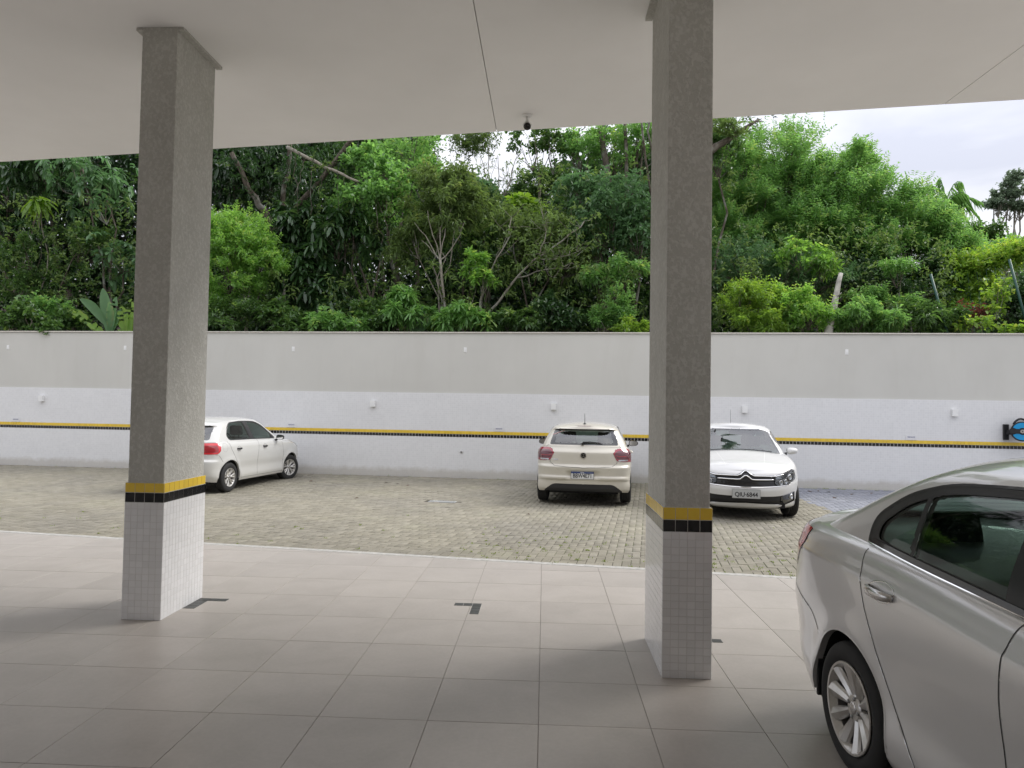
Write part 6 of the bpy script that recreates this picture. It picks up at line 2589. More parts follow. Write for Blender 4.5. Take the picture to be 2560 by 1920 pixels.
def wood_left():
    # big drooping leaves, left of the left pillar
    tree('big_leaf_tree', 'tree with large drooping glossy leaves, left of the left pillar', 'tree', gnd(285, 21.5),
         [blob(225, 430, 75, 55, 21, .8), blob(265, 560, 50, 60, 21, .7), blob(180, 375, 90, 35, 21, .7)], SP['big'], 'L_blue', subs=11, tips=5, trunk_r=.07, seed=3, fill=.3, spread=.42, young=.05)
    tree('big_leaf_tree', 'dark tree of big leaf whorls in the top left corner of the wood', 'tree', gnd(20, 22.5),
         [blob(20, 400, 90, 60, 22, .9), blob(100, 360, 70, 40, 22, .9), blob(5, 500, 60, 50, 22, .8)], SP['big'], 'L_deep', subs=14, tips=9, trunk_r=.09, seed=4, fill=.3, spread=.42, young=.12)
    tree('small_leaf_tree', 'small airy dark tree at the left edge, above the leafy bush', 'tree', gnd(70, 21.5),
         [blob(70, 560, 95, 45, 21, .9), blob(190, 520, 70, 30, 21.3, .8), blob(60, 630, 80, 40, 21, .8)], SP['mid'], 'L_mid', subs=12, tips=22, trunk_r=.05, seed=5, fill=.3, young=.15)
    tree('young_palm_like_tree', 'thin pole stem topped by a tuft of yellow green leaves, far left', 'tree', gnd(90, 21),
         [blob(86, 440, 10, 6, 20.6, .15)], dict(kind='whorl', n=7, L=.42, W=.30, open=-.2, droop=.6, shape='long', flat=.2), 'L_yellow', 'bark_pale', subs=2, tips=1, trunk_r=.045, seed=6, fill=.1, young=0)
    tree('leafy_bush', 'low mid green bush behind the wall at the far left', 'bush', gnd(70, 18.9),
         [blob(75, 690, 60, 32, 18.6, .6), blob(130, 700, 45, 30, 18.6, .6)], SP['round'], 'L_mid', subs=12, tips=26, trunk_r=.03, seed=7, young=.3, group=G_BUSH)
    tree('leafy_bush', 'pale round-leaved bush left of the broad banana-like leaves', 'bush', gnd(115, 19.2),
         [blob(100, 672, 45, 25, 19.2, .5)], SP['mid'], 'L_light', subs=10, tips=22, trunk_r=.03, seed=8, young=.3, group=G_BUSH)
wood_left()

def blade(fo, r, base, tip, W, tint, arch=.25, tears=0):
    """one long arching leaf with a fold, torn at the edges"""
    base, tip = np.array(base, float), np.array(tip, float)
    n = 14
    ax = tip - base
    L = np.linalg.norm(ax)
    side = unit(np.cross(ax, [0, -1, .35])[None])[0]
    nrm = np.cross(side, ax / L)
    if nrm[2] < 0:
        nrm = -nrm
    V, F, T = [], [], []
    for i in range(n + 1):
        f = i / n
        w = W * math.sin(PI * min(1, f * .92 + .08)) ** .75 * (1 if f < .97 else .4)
        c = base + ax * f + np.array([0, 0, arch * L * math.sin(PI * f)])
        j = r.uniform(.75, 1.05) if tears else 1
        V += [c - side * w / 2 * j + nrm * w * .16, c, c + side * w / 2 * (r.uniform(.75, 1.05) if tears else 1) + nrm * w * .16]
        T += [tint + r.normal(0, .05), tint * .8, tint + r.normal(0, .05)]
    for i in range(n):
        a = 3 * i
        for q in (0, 1):
            if tears and r.random() < tears and i > 2:
                continue
            F += [(a + q, a + q + 1, a + q + 4), (a + q, a + q + 4, a + q + 3)]
    fo.add(np.array(V), np.array(F), np.clip(np.array(T), 0, 1))

def broad_plants():
    r = np.random.default_rng(12)
    def plant(label, xb, Yb, leaves, mat, name='banana_plant', cat='plant'):
        b = at(xb, 722, Yb)
        b[2] = 2.3
        root = thing(name, label, cat, tuple(b), 0, None)
        for (x0, y0, x1, y1, w, tn, tears, dy) in leaves:
            fo = Foliage()
            blade(fo, r, at(x0, y0, Yb) - b, at(x1, y1, Yb + dy) - b, pxr(w, Yb), tn, .12, tears)
            fo.build('leaf', M[mat], root)
        st = MB()
        st.tube([(0, 0, -1.2), (0, 0, .6), (.05, 0, 1.2)], [.08, .07, .04], 8)
        st.build('stem', M['L_mid'], root, smooth=True)
        return root
    plant('plant with tall upright banana-like leaves just left of the left pillar', 240, 18.7,
          [(236, 722, 222, 622, 24, .45, 0, .1), (238, 722, 252, 640, 22, .55, .1, 0), (228, 700, 172, 645, 20, .35, 0, -.1), (240, 722, 262, 668, 22, .5, .1, .1), (235, 722, 236, 650, 20, .85, .25, -.15)], 'L_banana')
    plant('yellow green plant with ragged striped leaves leaning left over the wall', 215, 18.5,
          [(215, 722, 138, 668, 18, .85, .3, 0), (222, 722, 165, 690, 18, .75, .25, .1), (225, 722, 190, 702, 16, .8, .2, -.1)], 'L_yellow')
    plant('yellow ragged leaved plant touching the left pillar', 275, 18.7,
          [(272, 722, 262, 660, 26, .7, .35, 0), (280, 722, 284, 645, 26, .8, .35, 0), (268, 722, 250, 690, 20, .6, .2, .1), (282, 722, 300, 655, 22, .7, .2, .1)], 'L_yellow')
    plant('green banana plant low in the middle of the wall, beside the pale rosette shrub', 900, 18.9,
          [(900, 722, 876, 668, 20, .35, 0, 0), (905, 722, 915, 660, 20, .3, 0, .1), (905, 722, 935, 688, 18, .35, 0, -.1), (900, 722, 888, 690, 16, .25, 0, -.2)], 'L_banana')
broad_plants()

def wood_middle():
    tree('bright_bush', 'tall bright light green bush right of the left pillar', 'bush', gnd(520, 19.5),
         [blob(520, 520, 72, 62, 19.3, .9), blob(490, 600, 75, 70, 19.2, .9), blob(570, 570, 48, 52, 19.4, .8), blob(480, 500, 50, 45, 19.3, .8)],
         SP['fine'], 'L_bright', subs=26, tips=34, trunk_r=.06, seed=21, fill=.45, spread=.36, young=.35)
    tree('leafy_bush', 'green bush growing under the tall bright bush', 'bush', gnd(500, 18.6),
         [blob(500, 685, 70, 36, 18.6, .6)], SP['fine2'], 'L_mid', subs=16, tips=26, trunk_r=.03, seed=22, young=.3, group=G_BUSH)
    tree('big_leaf_tree', 'dark tree of big drooping leaves right of the left pillar, under the roof', 'tree', gnd(520, 22.5),
         [blob(500, 380, 75, 50, 22, .8), blob(600, 370, 60, 55, 22.5, .8)], SP['big'], 'L_dark', subs=16, tips=11, trunk_r=.08, seed=23, fill=.2, spread=.42, young=.05)
    # forked dark trunk
    r = np.random.default_rng(24)
    b = gnd(602, 21.5)
    root = thing('forked_tree', 'dark forked trunk with lichen rising behind the bright bush', 'tree', tuple(b), 0)
    m = MB()
    fk = at(600, 505, 21.5)
    for pts, r0, r1 in (([b, at(606, 600, 21.5), fk], .15, .13), ([fk, at(570, 455, 21.4), at(535, 405, 21.2), at(500, 330, 21)], .12, .07),
                        ([fk, at(612, 450, 21.5), at(622, 380, 21.4), at(628, 300, 21.2)], .09, .06),
                        ([fk, at(640, 450, 21.3), at(690, 392, 21.0), at(738, 330, 20.8), at(760, 300, 20.7)], .10, .06)):
        Q = []
        for a, c in zip(pts[:-1], pts[1:]):
            Q += branch_path(r, a, c, 4, .05)[:-1]
        Q.append(pts[-1])
        m.tube([q - b for q in Q], list(np.linspace(r0, r1, len(Q))), 9)
    m.build('trunk', M['bark'], root, smooth=True)
    fo = Foliage()
    n = 300
    T = np.array([at(x, y, 21) for x, y in zip(r.uniform(480, 770, n), r.uniform(310, 420, n))]) + r.normal(0, .4, (n, 3))
    grow_leaves(fo, r, T - b, unit(rdir(r, n) + [0, 0, -.2]), SP['narrow'])
    fo.build('crown', M['L_deep'], root)
    # pale slanting branch with hanging vines
    b = at(620, 318, 20.3)
    root = thing('slanting_branch', 'pale lichen covered branch slanting across below the roof edge', 'branch', tuple(b), 0)
    m = MB()
    Q = branch_path(r, b, at(775, 392, 20.0), 9, .04)
    m.tube([q - b for q in Q], list(np.linspace(.055, .035, len(Q))), 8)
    m.build('branch', M['bark_pale'], root, smooth=True)
    for k in range(10):
        x = 640 + k * 22 + r.uniform(-8, 8)
        y = 325 + (x - 620) * .48
        v = MB()
        L = r.uniform(40, 150)
        Q = branch_path(r, at(x, y, 20.1), at(x + r.uniform(-25, 25), y + L, 20.1), 7, .10)
        v.tube([q - b for q in Q], .008, 4, cap=False)
        v.build('vine', M['bark'], root)
    tree('big_leaf_tree', 'broad dark schefflera-like tree right of the bright bush', 'tree', gnd(700, 20.5),
         [blob(660, 600, 75, 55, 20.3, .8), blob(740, 520, 75, 60, 20.5, .8), blob(700, 660, 70, 40, 20, .7), blob(640, 500, 45, 45, 20.6, .7)], SP['big'], 'L_deep', subs=16, tips=11, trunk_r=.07, seed=26, fill=.25, spread=.42, young=.12)
    tree('climbing_vine_tree', 'tree hung with heart-leaved climbing vine below the slanting branch', 'tree', gnd(800, 21),
         [blob(770, 440, 65, 55, 20.6, .8), blob(850, 420, 55, 50, 20.8, .8), blob(800, 350, 60, 30, 21, .8)], SP['round'], 'L_light', 'bark', subs=16, tips=24, trunk_r=.07, seed=27, fill=.3, spread=.38, young=.12)
    tree('drooping_leaf_tree', 'small tree with drooping narrow leaves and a thin forked stem, mid picture', 'tree', gnd(962, 20),
         [blob(940, 470, 75, 60, 19.9, .9), blob(890, 520, 55, 50, 20, .8), blob(1000, 440, 60, 50, 20, .8), blob(960, 400, 60, 35, 20.2, .8)], SP['narrow'], 'L_olive', 'bark_pale', subs=15, tips=26, trunk_r=.045, seed=28, fill=.3, spread=.40, young=.25)
    tree('tall_leafy_tree', 'tall light leaved tree with a straight trunk left of the sky gap', 'tree', gnd(893, 24),
         [blob(880, 330, 60, 50, 23.6, .9), blob(920, 380, 45, 45, 23.6, .8), blob(835, 360, 45, 40, 23.8, .8)], SP['mid'], 'L_light', 'bark', subs=14, tips=26, trunk_r=.13, seed=29, fill=.3, young=.3)
    tree('dense_round_tree', 'blue green heart-leaved tree crown below the left of the sky gap', 'tree', gnd(990, 23.5),
         [blob(985, 430, 55, 45, 23, .9), blob(1040, 430, 40, 35, 23.5, .8)], SP['round'], 'L_blue', 'bark', subs=16, tips=28, trunk_r=.09, seed=30, fill=.4, young=.3)
    # thin bare tree against the sky
    b = gnd(1060, 26)
    root = thing('bare_twig_tree', 'thin nearly leafless tree standing against the gap of sky', 'tree', tuple(b), 0)
    m = MB()
    st = at(1066, 480, 26)
    m.tube([q - b for q in branch_path(r, b, st, 5, .03)], .05, 7)
    ends = []
    for (x, y) in ((1012, 350), (1035, 330), (1075, 340), (1108, 360), (1130, 330), (1060, 300)):
        Q = branch_path(r, st, at(x, y, 26), 7, .09)
        m.tube([q - b for q in Q], list(np.linspace(.034, .010, len(Q))), 6, cap=False)
        for k in range(9):
            i = r.integers(2, 7)
            e = Q[i] + rdir(r, 1)[0] * r.uniform(.3, .9) + [0, 0, .25]
            q2 = branch_path(r, Q[i], e, 3, .12)
            m.tube([q - b for q in q2], .007, 4, cap=False)
            ends.append(e)
    m.build('trunk', M['bark_pale'], root, smooth=True)
    fo = Foliage()
    E = np.array(ends)
    grow_leaves(fo, r, E - b, unit(rdir(r, len(E))), dict(kind='spray', n=5, L=.12, W=.3, stem=.2))
    n = 330
    for (x, y, w, h, k) in ((1025, 305, 42, 20, 150), (1010, 300, 30, 14, 60)):
        T = np.array([at(x + a, y + c, 26) for a, c in zip(r.normal(0, w * .55, k), r.normal(0, h * .6, k))]) + r.normal(0, .15, (k, 3))
        grow_leaves(fo, r, T - b, rdir(r, k), SP['narrow'])
    fo.build('crown', M['L_olive'], root)
    tree('airy_tree', 'airy small leaved tree hanging in front of the sky, under the security camera', 'tree', gnd(1130, 24),
         [blob(1150, 300, 62, 24, 23.5, .7), blob(1205, 310, 40, 26, 23.6, .7)], SP['round'], 'L_mid', 'bark', subs=12, tips=11, trunk_r=.05, seed=33, fill=.3, spread=.42, young=.25)
    tree('dense_dark_tree', 'dense dark green round crown on the skyline right of the sky gap', 'tree', gnd(1160, 27),
         [blob(1165, 415, 62, 42, 27, 1.2), blob(1130, 440, 40, 30, 27, 1.0)], SP['mid'], 'L_mid', 'bark', subs=24, tips=34, trunk_r=.12, seed=34, fill=.4, young=.15)
    tree('yellow_leaf_tree', 'yellow green large leaved treetop just below the skyline', 'tree', gnd(1140, 23.5),
         [blob(1135, 465, 38, 24, 23, .6)], dict(kind='whorl', n=6, L=.34, W=.55, open=.4, droop=.2, shape='long'), 'L_yellow', 'bark', subs=10, tips=5, trunk_r=.05, seed=35, fill=.3, young=.2)
wood_middle()

def wood_right_centre():
    r = np.random.default_rng(41)
    tree('tall_leafy_tree', 'tall tree with yellow green leaves and bare trunks left of the right pillar', 'tree', gnd(1300, 24),
         [blob(1250, 320, 50, 40, 23.5, .9), blob(1320, 330, 55, 55, 23.6, .9), blob(1385, 310, 50, 50, 23.8, .9)], SP['mid'], 'L_light', 'bark', subs=15, tips=22, trunk_r=.13, seed=42, fill=.35, young=.35)
    for (x0, x1, rr, lb) in ((1320, 1296, .12, 'thick dark trunk'), (1352, 1350, .07, 'thin pale trunk')):
        b = at(x0, 430, 23)
        root = thing('tree_trunk', lb + ' near the top, left of the right pillar', 'tree trunk', tuple(b), 0)
        Q = branch_path(r, b, at(x1, 262, 23), 6, .03)
        MB().tube([q - b for q in Q], list(np.linspace(rr, rr * .75, len(Q))), 9).build('trunk', M['bark'], root, smooth=True)
    tree('mixed_leaf_tree', 'dull green dense tree with withered tips in the middle of the wood', 'tree', gnd(1150, 21.5),
         [blob(1110, 520, 75, 55, 21.3, .9), blob(1190, 510, 70, 50, 21.4, .9), blob(1230, 570, 60, 45, 21.3, .8)], SP['narrow'], 'L_olive', 'bark', subs=15, tips=22, trunk_r=.07, seed=43, fill=.3, young=.2)
    tree('mixed_leaf_tree', 'mid green tree crown left of the leaning bare tree', 'tree', gnd(1060, 21.5),
         [blob(1050, 500, 55, 45, 21.5, .8), blob(1045, 570, 45, 40, 21.3, .8)], SP['mid'], 'L_mid', 'bark', subs=15, tips=26, trunk_r=.06, seed=44, fill=.3, young=.25)
    tree('glossy_leaf_tree', 'tree with glossy whorled leaves beside the right pillar', 'tree', gnd(1370, 20.5),
         [blob(1340, 440, 65, 60, 20.6, .9), blob(1385, 520, 55, 60, 20.5, .9), blob(1300, 500, 50, 45, 20.8, .8), blob(1250, 430, 55, 40, 21.2, .8)], SP['glossy'], 'L_blue', 'bark', subs=18, tips=20, trunk_r=.09, seed=45, fill=.3, young=.25)
    tree('glossy_leaf_tree', 'low branch of glossy leaves left of the right pillar', 'tree', gnd(1350, 19.6),
         [blob(1345, 590, 60, 24, 19.5, .6), blob(1290, 600, 35, 20, 19.6, .5)], SP['glossy'], 'L_light', 'bark', subs=12, tips=12, trunk_r=.05, seed=46, fill=.3, young=.3)
    # leaning bare tree
    b = gnd(1035, 19.3)
    root = thing('leaning_bare_tree', 'bare tree whose pale stem leans right in a long curve', 'tree', tuple(b), 0)
    m = MB()
    f0 = at(1040, 682, 19.3)
    stems = [([b, f0], .05, .045),
             ([f0, at(1060, 670, 19.3), at(1100, 620, 19.3), at(1130, 585, 19.3), at(1165, 555, 19.2), at(1215, 520, 19.1), at(1262, 478, 19.0)], .042, .016),
             ([f0, at(1038, 650, 19.3), at(1050, 600, 19.4), at(1085, 540, 19.4), at(1105, 470, 19.4)], .036, .012),
             ([at(1118, 600, 19.3), at(1180, 582, 19.1), at(1235, 568, 19.0)], .020, .008),
             ([at(1160, 558, 19.2), at(1200, 560, 19.2), at(1245, 545, 19.2)], .018, .007),
             ([at(1165, 555, 19.2), at(1180, 500, 19.2), at(1170, 450, 19.2)], .020, .007)]
    tips = []
    for pts, r0, r1 in stems:
        Q = []
        for a, c in zip(pts[:-1], pts[1:]):
            Q += branch_path(r, a, c, 3, .05)[:-1]
        Q.append(pts[-1])
        m.tube([q - b for q in Q], list(np.linspace(r0, r1, len(Q))), 7)
        for k in range(12):
            i = r.integers(len(Q) // 2, len(Q))
            e = Q[i] + rdir(r, 1)[0] * r.uniform(.2, .7) + [0, 0, .15]
            m.tube([q - b for q in branch_path(r, Q[i], e, 3, .12)], .006, 4, cap=False)
            tips.append(e)
    m.build('trunk', M['bark_pale'], root, smooth=True)
    fo = Foliage()
    E = np.array(tips)
    E = np.concatenate([E, E + r.normal(0, .2, E.shape), E + r.normal(0, .3, E.shape)])
    grow_leaves(fo, r, E - b, rdir(r, len(E)), SP['mid'])
    fo.build('crown', M['L_olive'], root)
    tree('bright_sprig_tree', 'sapling with a bright green tuft left of the leaning bare tree', 'tree', gnd(1040, 19.2),
         [blob(1042, 602, 26, 12, 19.1, .3), blob(1030, 570, 26, 22, 19.3, .4)], SP['glossy'], 'L_bright', 'bark_pale', subs=8, tips=9, trunk_r=.02, seed=47, fill=.3, young=.2)
    # thin forked tree behind the shrubs
    b = gnd(966, 19.3)
    root = thing('thin_forked_tree', 'slender pale stem forking into bare twigs below the drooping leaves', 'tree', tuple(b), 0)
    m = MB()
    fk = at(951, 562, 19.3)
    m.tube([q - b for q in branch_path(r, b, at(965, 690, 19.3), 2, .02) + branch_path(r, at(965, 690, 19.3), fk, 5, .03)], .036, 7)
    for (x, y) in ((895, 480), (925, 455), (975, 450), (1003, 480), (950, 430), (910, 520)):
        Q = branch_path(r, fk, at(x, y, 19.3), 6, .07)
        m.tube([q - b for q in Q], list(np.linspace(.022, .007, len(Q))), 6, cap=False)
    m.build('trunk', M['bark_pale'], root, smooth=True)
    # red painted stone at the foot
    p = at(973, 668, 19.0)
    V = rdir(r, 60) * np.array([.10, .08, .13]) + p
    # low bushes on the wall's top line
    bushes = [
        ('rosette_shrub', 'tall shrub of pale green leaf rosettes, left of the green banana plant', 865, 18.9, [(862, 640, 26, 16), (866, 668, 30, 18), (850, 690, 30, 18), (910, 680, 24, 16)], 'rosette', 'L_light', 9, 5),
        ('rosette_shrub', 'shrub of pale upright leaf rosettes in the middle, over the wall', 1010, 18.7, [(990, 680, 26, 18), (1020, 685, 28, 20), (1050, 700, 26, 16), (965, 700, 22, 14)], 'rosette', 'L_light', 9, 5),
        ('leafy_bush', 'dark leafy bush just right of the tall bright bush', 620, 18.7, [(600, 690, 45, 28), (650, 700, 45, 22)], 'glossy', 'L_mid', 12, 12),
        ('leafy_bush', 'bright leaved low bush left of the pale rosette shrub', 720, 18.6, [(700, 702, 40, 18), (760, 700, 40, 18)], 'glossy', 'L_light', 12, 10),
        ('leafy_bush', 'dark bush between bright low bush and pale rosette shrub', 790, 18.9, [(790, 680, 40, 30), (820, 700, 30, 18)], 'mid', 'L_mid', 12, 16),
        ('leafy_bush', 'small bush in the shade right of the leaning bare tree', 1110, 18.8, [(1100, 700, 36, 20), (1140, 695, 36, 22)], 'glossy', 'L_mid', 12, 12),
        ('leafy_bush', 'dark bush in deep shade left of the lacy shrub', 1190, 18.9, [(1180, 680, 40, 34), (1230, 700, 32, 20)], 'glossy', 'L_deep', 12, 14),
        ('lacy_shrub', 'lacy pale green shrub left of the right pillar', 1320, 18.8, [(1340, 655, 34, 34), (1290, 690, 32, 24), (1330, 690, 30, 20)], 'fine', 'L_light', 12, 14),
        ('leafy_bush', 'bright yellow green low bush touching the right pillar', 1365, 18.4, [(1365, 706, 34, 14)], 'fine2', 'L_yellow', 12, 14),
    ]
    for i, (nm, lb, xb, Y, bl, sp, lf, su, ti) in enumerate(bushes):
        tree(nm, lb, 'shrub' if 'shrub' in nm else 'bush', gnd(xb, Y), [blob(x, y, w, h, Y, .4) for x, y, w, h in bl], SP[sp], lf, 'bark', subs=su, tips=ti, trunk_r=.025, seed=60 + i, fill=.25, spread=.42, young=.3)
wood_right_centre()

def wood_right():
    r = np.random.default_rng(71)
    tree('light_green_tree', 'large light green feathery tree right of the right pillar', 'tree', gnd(1650, 24),
         [blob(1590, 400, 75, 80, 23.6, 1.4), blob(1680, 370, 75, 65, 23.8, 1.4), blob(1620, 480, 90, 60, 23.4, 1.3), blob(1700, 450, 80, 70, 23.6, 1.3), blob(1745, 410, 50, 55, 23.6, 1.1), blob(1570, 520, 60, 60, 23, 1.1)],
         SP['fine3'], 'L_light', 'bark', subs=30, tips=34, trunk_r=.13, seed=72, fill=.3, spread=.40, spire=.22, young=.35, lift=.55)
    tree('light_green_tree', 'light green tree sloping down on the skyline, middle right', 'tree', gnd(1830, 23.5),
         [blob(1790, 440, 85, 62, 23.2, 1.3), blob(1870, 450, 80, 60, 23.2, 1.3), blob(1800, 520, 100, 60, 22.8, 1.2), blob(1850, 385, 40, 45, 23.4, .9), blob(1740, 520, 70, 45, 22.8, 1.1)],
         SP['fine3'], 'L_light', 'bark', subs=30, tips=34, trunk_r=.12, seed=73, fill=.3, spread=.40, spire=.20, young=.4, lift=.55)
    tree('light_green_tree', 'lower light green treetop left of the palm', 'tree', gnd(1980, 23.5),
         [blob(1945, 490, 80, 48, 23.2, 1.3), blob(2005, 505, 55, 38, 23.4, 1.2), blob(1950, 545, 100, 35, 22.8, 1.1), blob(2050, 550, 55, 28, 23, 1.0)],
         SP['fine3'], 'L_light', 'bark', subs=28, tips=32, trunk_r=.10, seed=74, fill=.3, spread=.40, spire=.15, young=.45, lift=.5)
    tree('dark_understory_tree', 'darker blue green tree low behind the bright bushes, right of the pillar', 'tree', gnd(1650, 21.5),
         [blob(1600, 570, 75, 55, 21, .9), blob(1690, 600, 75, 50, 21, .9), blob(1770, 610, 60, 45, 21.3, .9)], SP['fine2'], 'L_blue', 'bark', subs=20, tips=28, trunk_r=.07, seed=75, fill=.3, young=.15)
    tree('dark_understory_tree', 'dark tree in the shade between dead trunk and green fence posts', 'tree', gnd(1900, 21.5),
         [blob(1880, 600, 90, 45, 21.3, .9), blob(1960, 640, 70, 40, 21.3, .9), blob(2020, 610, 50, 40, 22, .8)], SP['mid'], 'L_deep', 'bark', subs=18, tips=24, trunk_r=.07, seed=76, fill=.2, young=.15)
    tree('broad_leaf_sapling', 'sapling with pale broad leaves above the dead trunk', 'tree', gnd(1740, 20.3),
         [blob(1735, 552, 50, 22, 20.2, .5), blob(1780, 570, 26, 16, 20.2, .4)], SP['glossy'], 'L_bright', 'bark', subs=12, tips=10, trunk_r=.03, seed=77, fill=.3, young=.2)
    tree('tiered_leaf_sapling', 'sapling with tiers of compound leaves right of the dead trunk', 'tree', gnd(1930, 20),
         [blob(1940, 578, 45, 12, 19.9, .5), blob(1880, 640, 40, 14, 19.8, .5), blob(1960, 655, 34, 12, 19.8, .4)], SP['fine2'], 'L_light', 'bark', subs=12, tips=16, trunk_r=.03, seed=78, fill=.3, young=.35)
    tree('yellow_green_shrub', 'bright yellow green shrub right of the right pillar, over the wall', 'shrub', gnd(1620, 18.9),
         [blob(1600, 650, 38, 40, 18.6, .6), blob(1650, 660, 40, 40, 18.6, .6), blob(1640, 700, 60, 24, 18.4, .5)], SP['fine2'], 'L_yellow', 'bark', subs=16, tips=22, trunk_r=.04, seed=79, fill=.3, young=.3)
    tree('yellow_green_shrub', 'bright shrub with reddish young tips left of the dead trunk', 'shrub', gnd(1720, 18.9),
         [blob(1710, 655, 40, 40, 18.7, .6), blob(1750, 680, 40, 32, 18.6, .6)], SP['fine2'], 'L_bright', 'bark', subs=16, tips=22, trunk_r=.04, seed=80, fill=.3, young=.5)
    tree('yellow_green_shrub', 'soft light green shrub right of the dead trunk', 'shrub', gnd(1860, 18.9),
         [blob(1850, 680, 50, 30, 18.7, .6), blob(1910, 695, 40, 24, 18.7, .5)], SP['narrow'], 'L_light', 'bark', subs=16, tips=20, trunk_r=.04, seed=81, fill=.3, young=.3)
    tree('leafy_bush', 'dark narrow leaved bush below the vine covered fence', 'bush', gnd(1990, 19),
         [blob(1970, 690, 50, 30, 18.9, .6), blob(2040, 695, 45, 26, 18.9, .5)], SP['narrow'], 'L_mid', 'bark', subs=14, tips=18, trunk_r=.03, seed=82, fill=.3, young=.15)
    tree('reddish_shrub', 'shrub with reddish leaves below the vine arch', 'shrub', gnd(2100, 19.4),
         [blob(2105, 672, 26, 34, 19.3, .4)], SP['narrow'], 'L_red', 'bark', subs=8, tips=5, trunk_r=.03, seed=83, fill=.3, young=.3)
    tree('leafy_bush', 'dark bush at the right edge behind the wall', 'bush', gnd(2190, 19.4),
         [blob(2180, 670, 50, 50, 19.6, .6), blob(2230, 640, 40, 60, 19.8, .6)], SP['mid'], 'L_deep', 'bark', subs=16, tips=22, trunk_r=.03, seed=84, fill=.2, young=.1)
    tree('leafy_bush', 'sparse yellow leaved bush in front of the fence at the right', 'bush', gnd(2150, 19.0),
         [blob(2150, 650, 30, 50, 19.1, .4), blob(2090, 700, 60, 14, 18.7, .4), blob(2200, 712, 30, 8, 18.5, .3)], SP['round'], 'L_yellow', 'bark', subs=9, tips=6, trunk_r=.02, seed=85, fill=.3, young=.4)
    # dead grey trunk
    b = gnd(1788, 18.7)
    root = thing('dead_trunk', 'broken grey dead trunk standing among the bright shrubs', 'dead trunk', tuple(b), 0)
    Q = [b] + branch_path(r, at(1788, 722, 18.6), at(1817, 590, 18.7), 7, .02)
    m = MB()
    m.tube([q - b for q in Q], list(np.linspace(.115, .052, len(Q))), 10)
    m.tube([at(1810, 640, 18.6) - b, at(1818, 632, 18.5) - b], [.02, .008], 6)
    m.tube([at(1797, 690, 18.6) - b, at(1791, 686, 18.5) - b], [.02, .008], 6)
    m.build('trunk', simple('dead_wood', (.40, .38, .34), .9, var=.35, vscale=9, bump=.4, bscale=30), root, smooth=True)
    # fence of green posts covered by a vine
    fa, fb = at(1985, 600, 22.5), at(2330, 540, 19.0)
    root = thing('vine_covered_fence', 'tall wire fence on leaning green posts, overgrown by a yellow green vine arch', 'fence', (fa[0], fa[1], 1.0), 0)
    o = np.array([fa[0], fa[1], 1.0])
    for (x0, y0, x1, y1, Y) in ((2010, 622, 2040, 700, 18.75), (2180, 590, 2216, 700, 18.75)):
        m = MB().tube([at(x0, y0 - 30, Y) - o, at(x1 + 12, y1 + 40, Y) - o], .032, 10)
        m.build('post', M['fence_green'], root, smooth=True)
    for q in range(12):
        x = 1990 + q * 20
        Y = 22.2 - q * .17
        yt = 612 - (x - 1985) * .21
        m = MB().tube([at(x, yt, Y) - o, at(x + 16, 720, Y) - o], .006, 4)
        m.build('wire', M['fence_green'], root)
    fo = Foliage()
    n = 2000
    xs = r.uniform(1850, 2290, n)
    yc = 625 - (xs - 1850) * .215 + 6 * np.sin(xs * .045)
    Y = 22.6 - (xs - 1985) * .0085
    th = np.where(xs < 1960, 24, 26)
    P = np.array([at(a, b_ + c, d) for a, b_, c, d in zip(xs, yc, np.abs(r.normal(0, 1, n)) * th * .62 - 16, Y)]) + r.normal(0, .12, (n, 3)) + np.array([0, 0, 0])
    P[:, 1] += r.normal(0, .35, n)
    grow_leaves(fo, r, P - o, unit(rdir(r, n) + [0, -.6, .3]), SP['mid'], np.clip(.42 - (np.abs(r.normal(0, .3, n))), -.2, .45))
    n = 900
    for (x0, x1, y0, y1, k) in ((2020, 2085, 600, 700, 260), (2120, 2150, 590, 700, 120), (2080, 2130, 600, 650, 90)):
        P = np.array([at(a, c, 21.6) for a, c in zip(r.uniform(x0, x1, k), r.uniform(y0, y1, k))])
        P[:, 1] += r.normal(0, .2, k)
        grow_leaves(fo, r, P - o, unit(rdir(r, k) + [0, -.6, -.3]), SP['round'], np.full(k, .2))
    fo.build('vine', M['L_yellow'], root)
    # stump with bromeliads under the roof edge
    b = at(1530, 330, 18.8)
    root = thing('bromeliad_branch', 'broken branch covered with bromeliads right of the right pillar, under the roof', 'branch', tuple(b), 0)
    m = MB()
    m.tube([q - b for q in branch_path(r, b, at(1640, 258, 18.8), 6, .05)], list(np.linspace(.11, .03, 7)), 8)
    m.tube([at(1628, 264, 18.8) - b, at(1646, 262, 18.8) - b], [.02, .01], 6)
    m.tube([at(1590, 290, 18.8) - b, at(1575, 258, 18.8) - b], [.03, .02], 6)
    m.build('branch', M['bark'], root, smooth=True)
    fo = Foliage()
    C = np.array([at(x, y, 18.7) for x, y in zip(r.uniform(1545, 1610, 26), r.uniform(262, 300, 26))])
    grow_leaves(fo, r, C - b, unit(rdir(r, 26) * .6 + [0, -.3, .8]), dict(kind='whorl', n=12, L=.30, W=.12, open=.7, droop=.25, shape='long'))
    fo.build('bromeliads', M['L_olive'], root)
    tree('overhanging_tree', 'leafy crown under the roof edge touching the right side of the right pillar', 'tree', gnd(1540, 22),
         [blob(1560, 330, 40, 50, 21.5, .8), blob(1530, 280, 50, 40, 21.5, .8), (np.array([3.0, 17.6, 10.2]), (1.0, 1.0, .9)), (np.array([2.4, 18.6, 12.0]), (1.3, 1.2, 1.1))], SP['mid'], 'L_mid', 'bark', subs=14, tips=22, trunk_r=.08, seed=86, fill=.3, young=.2)
wood_right()

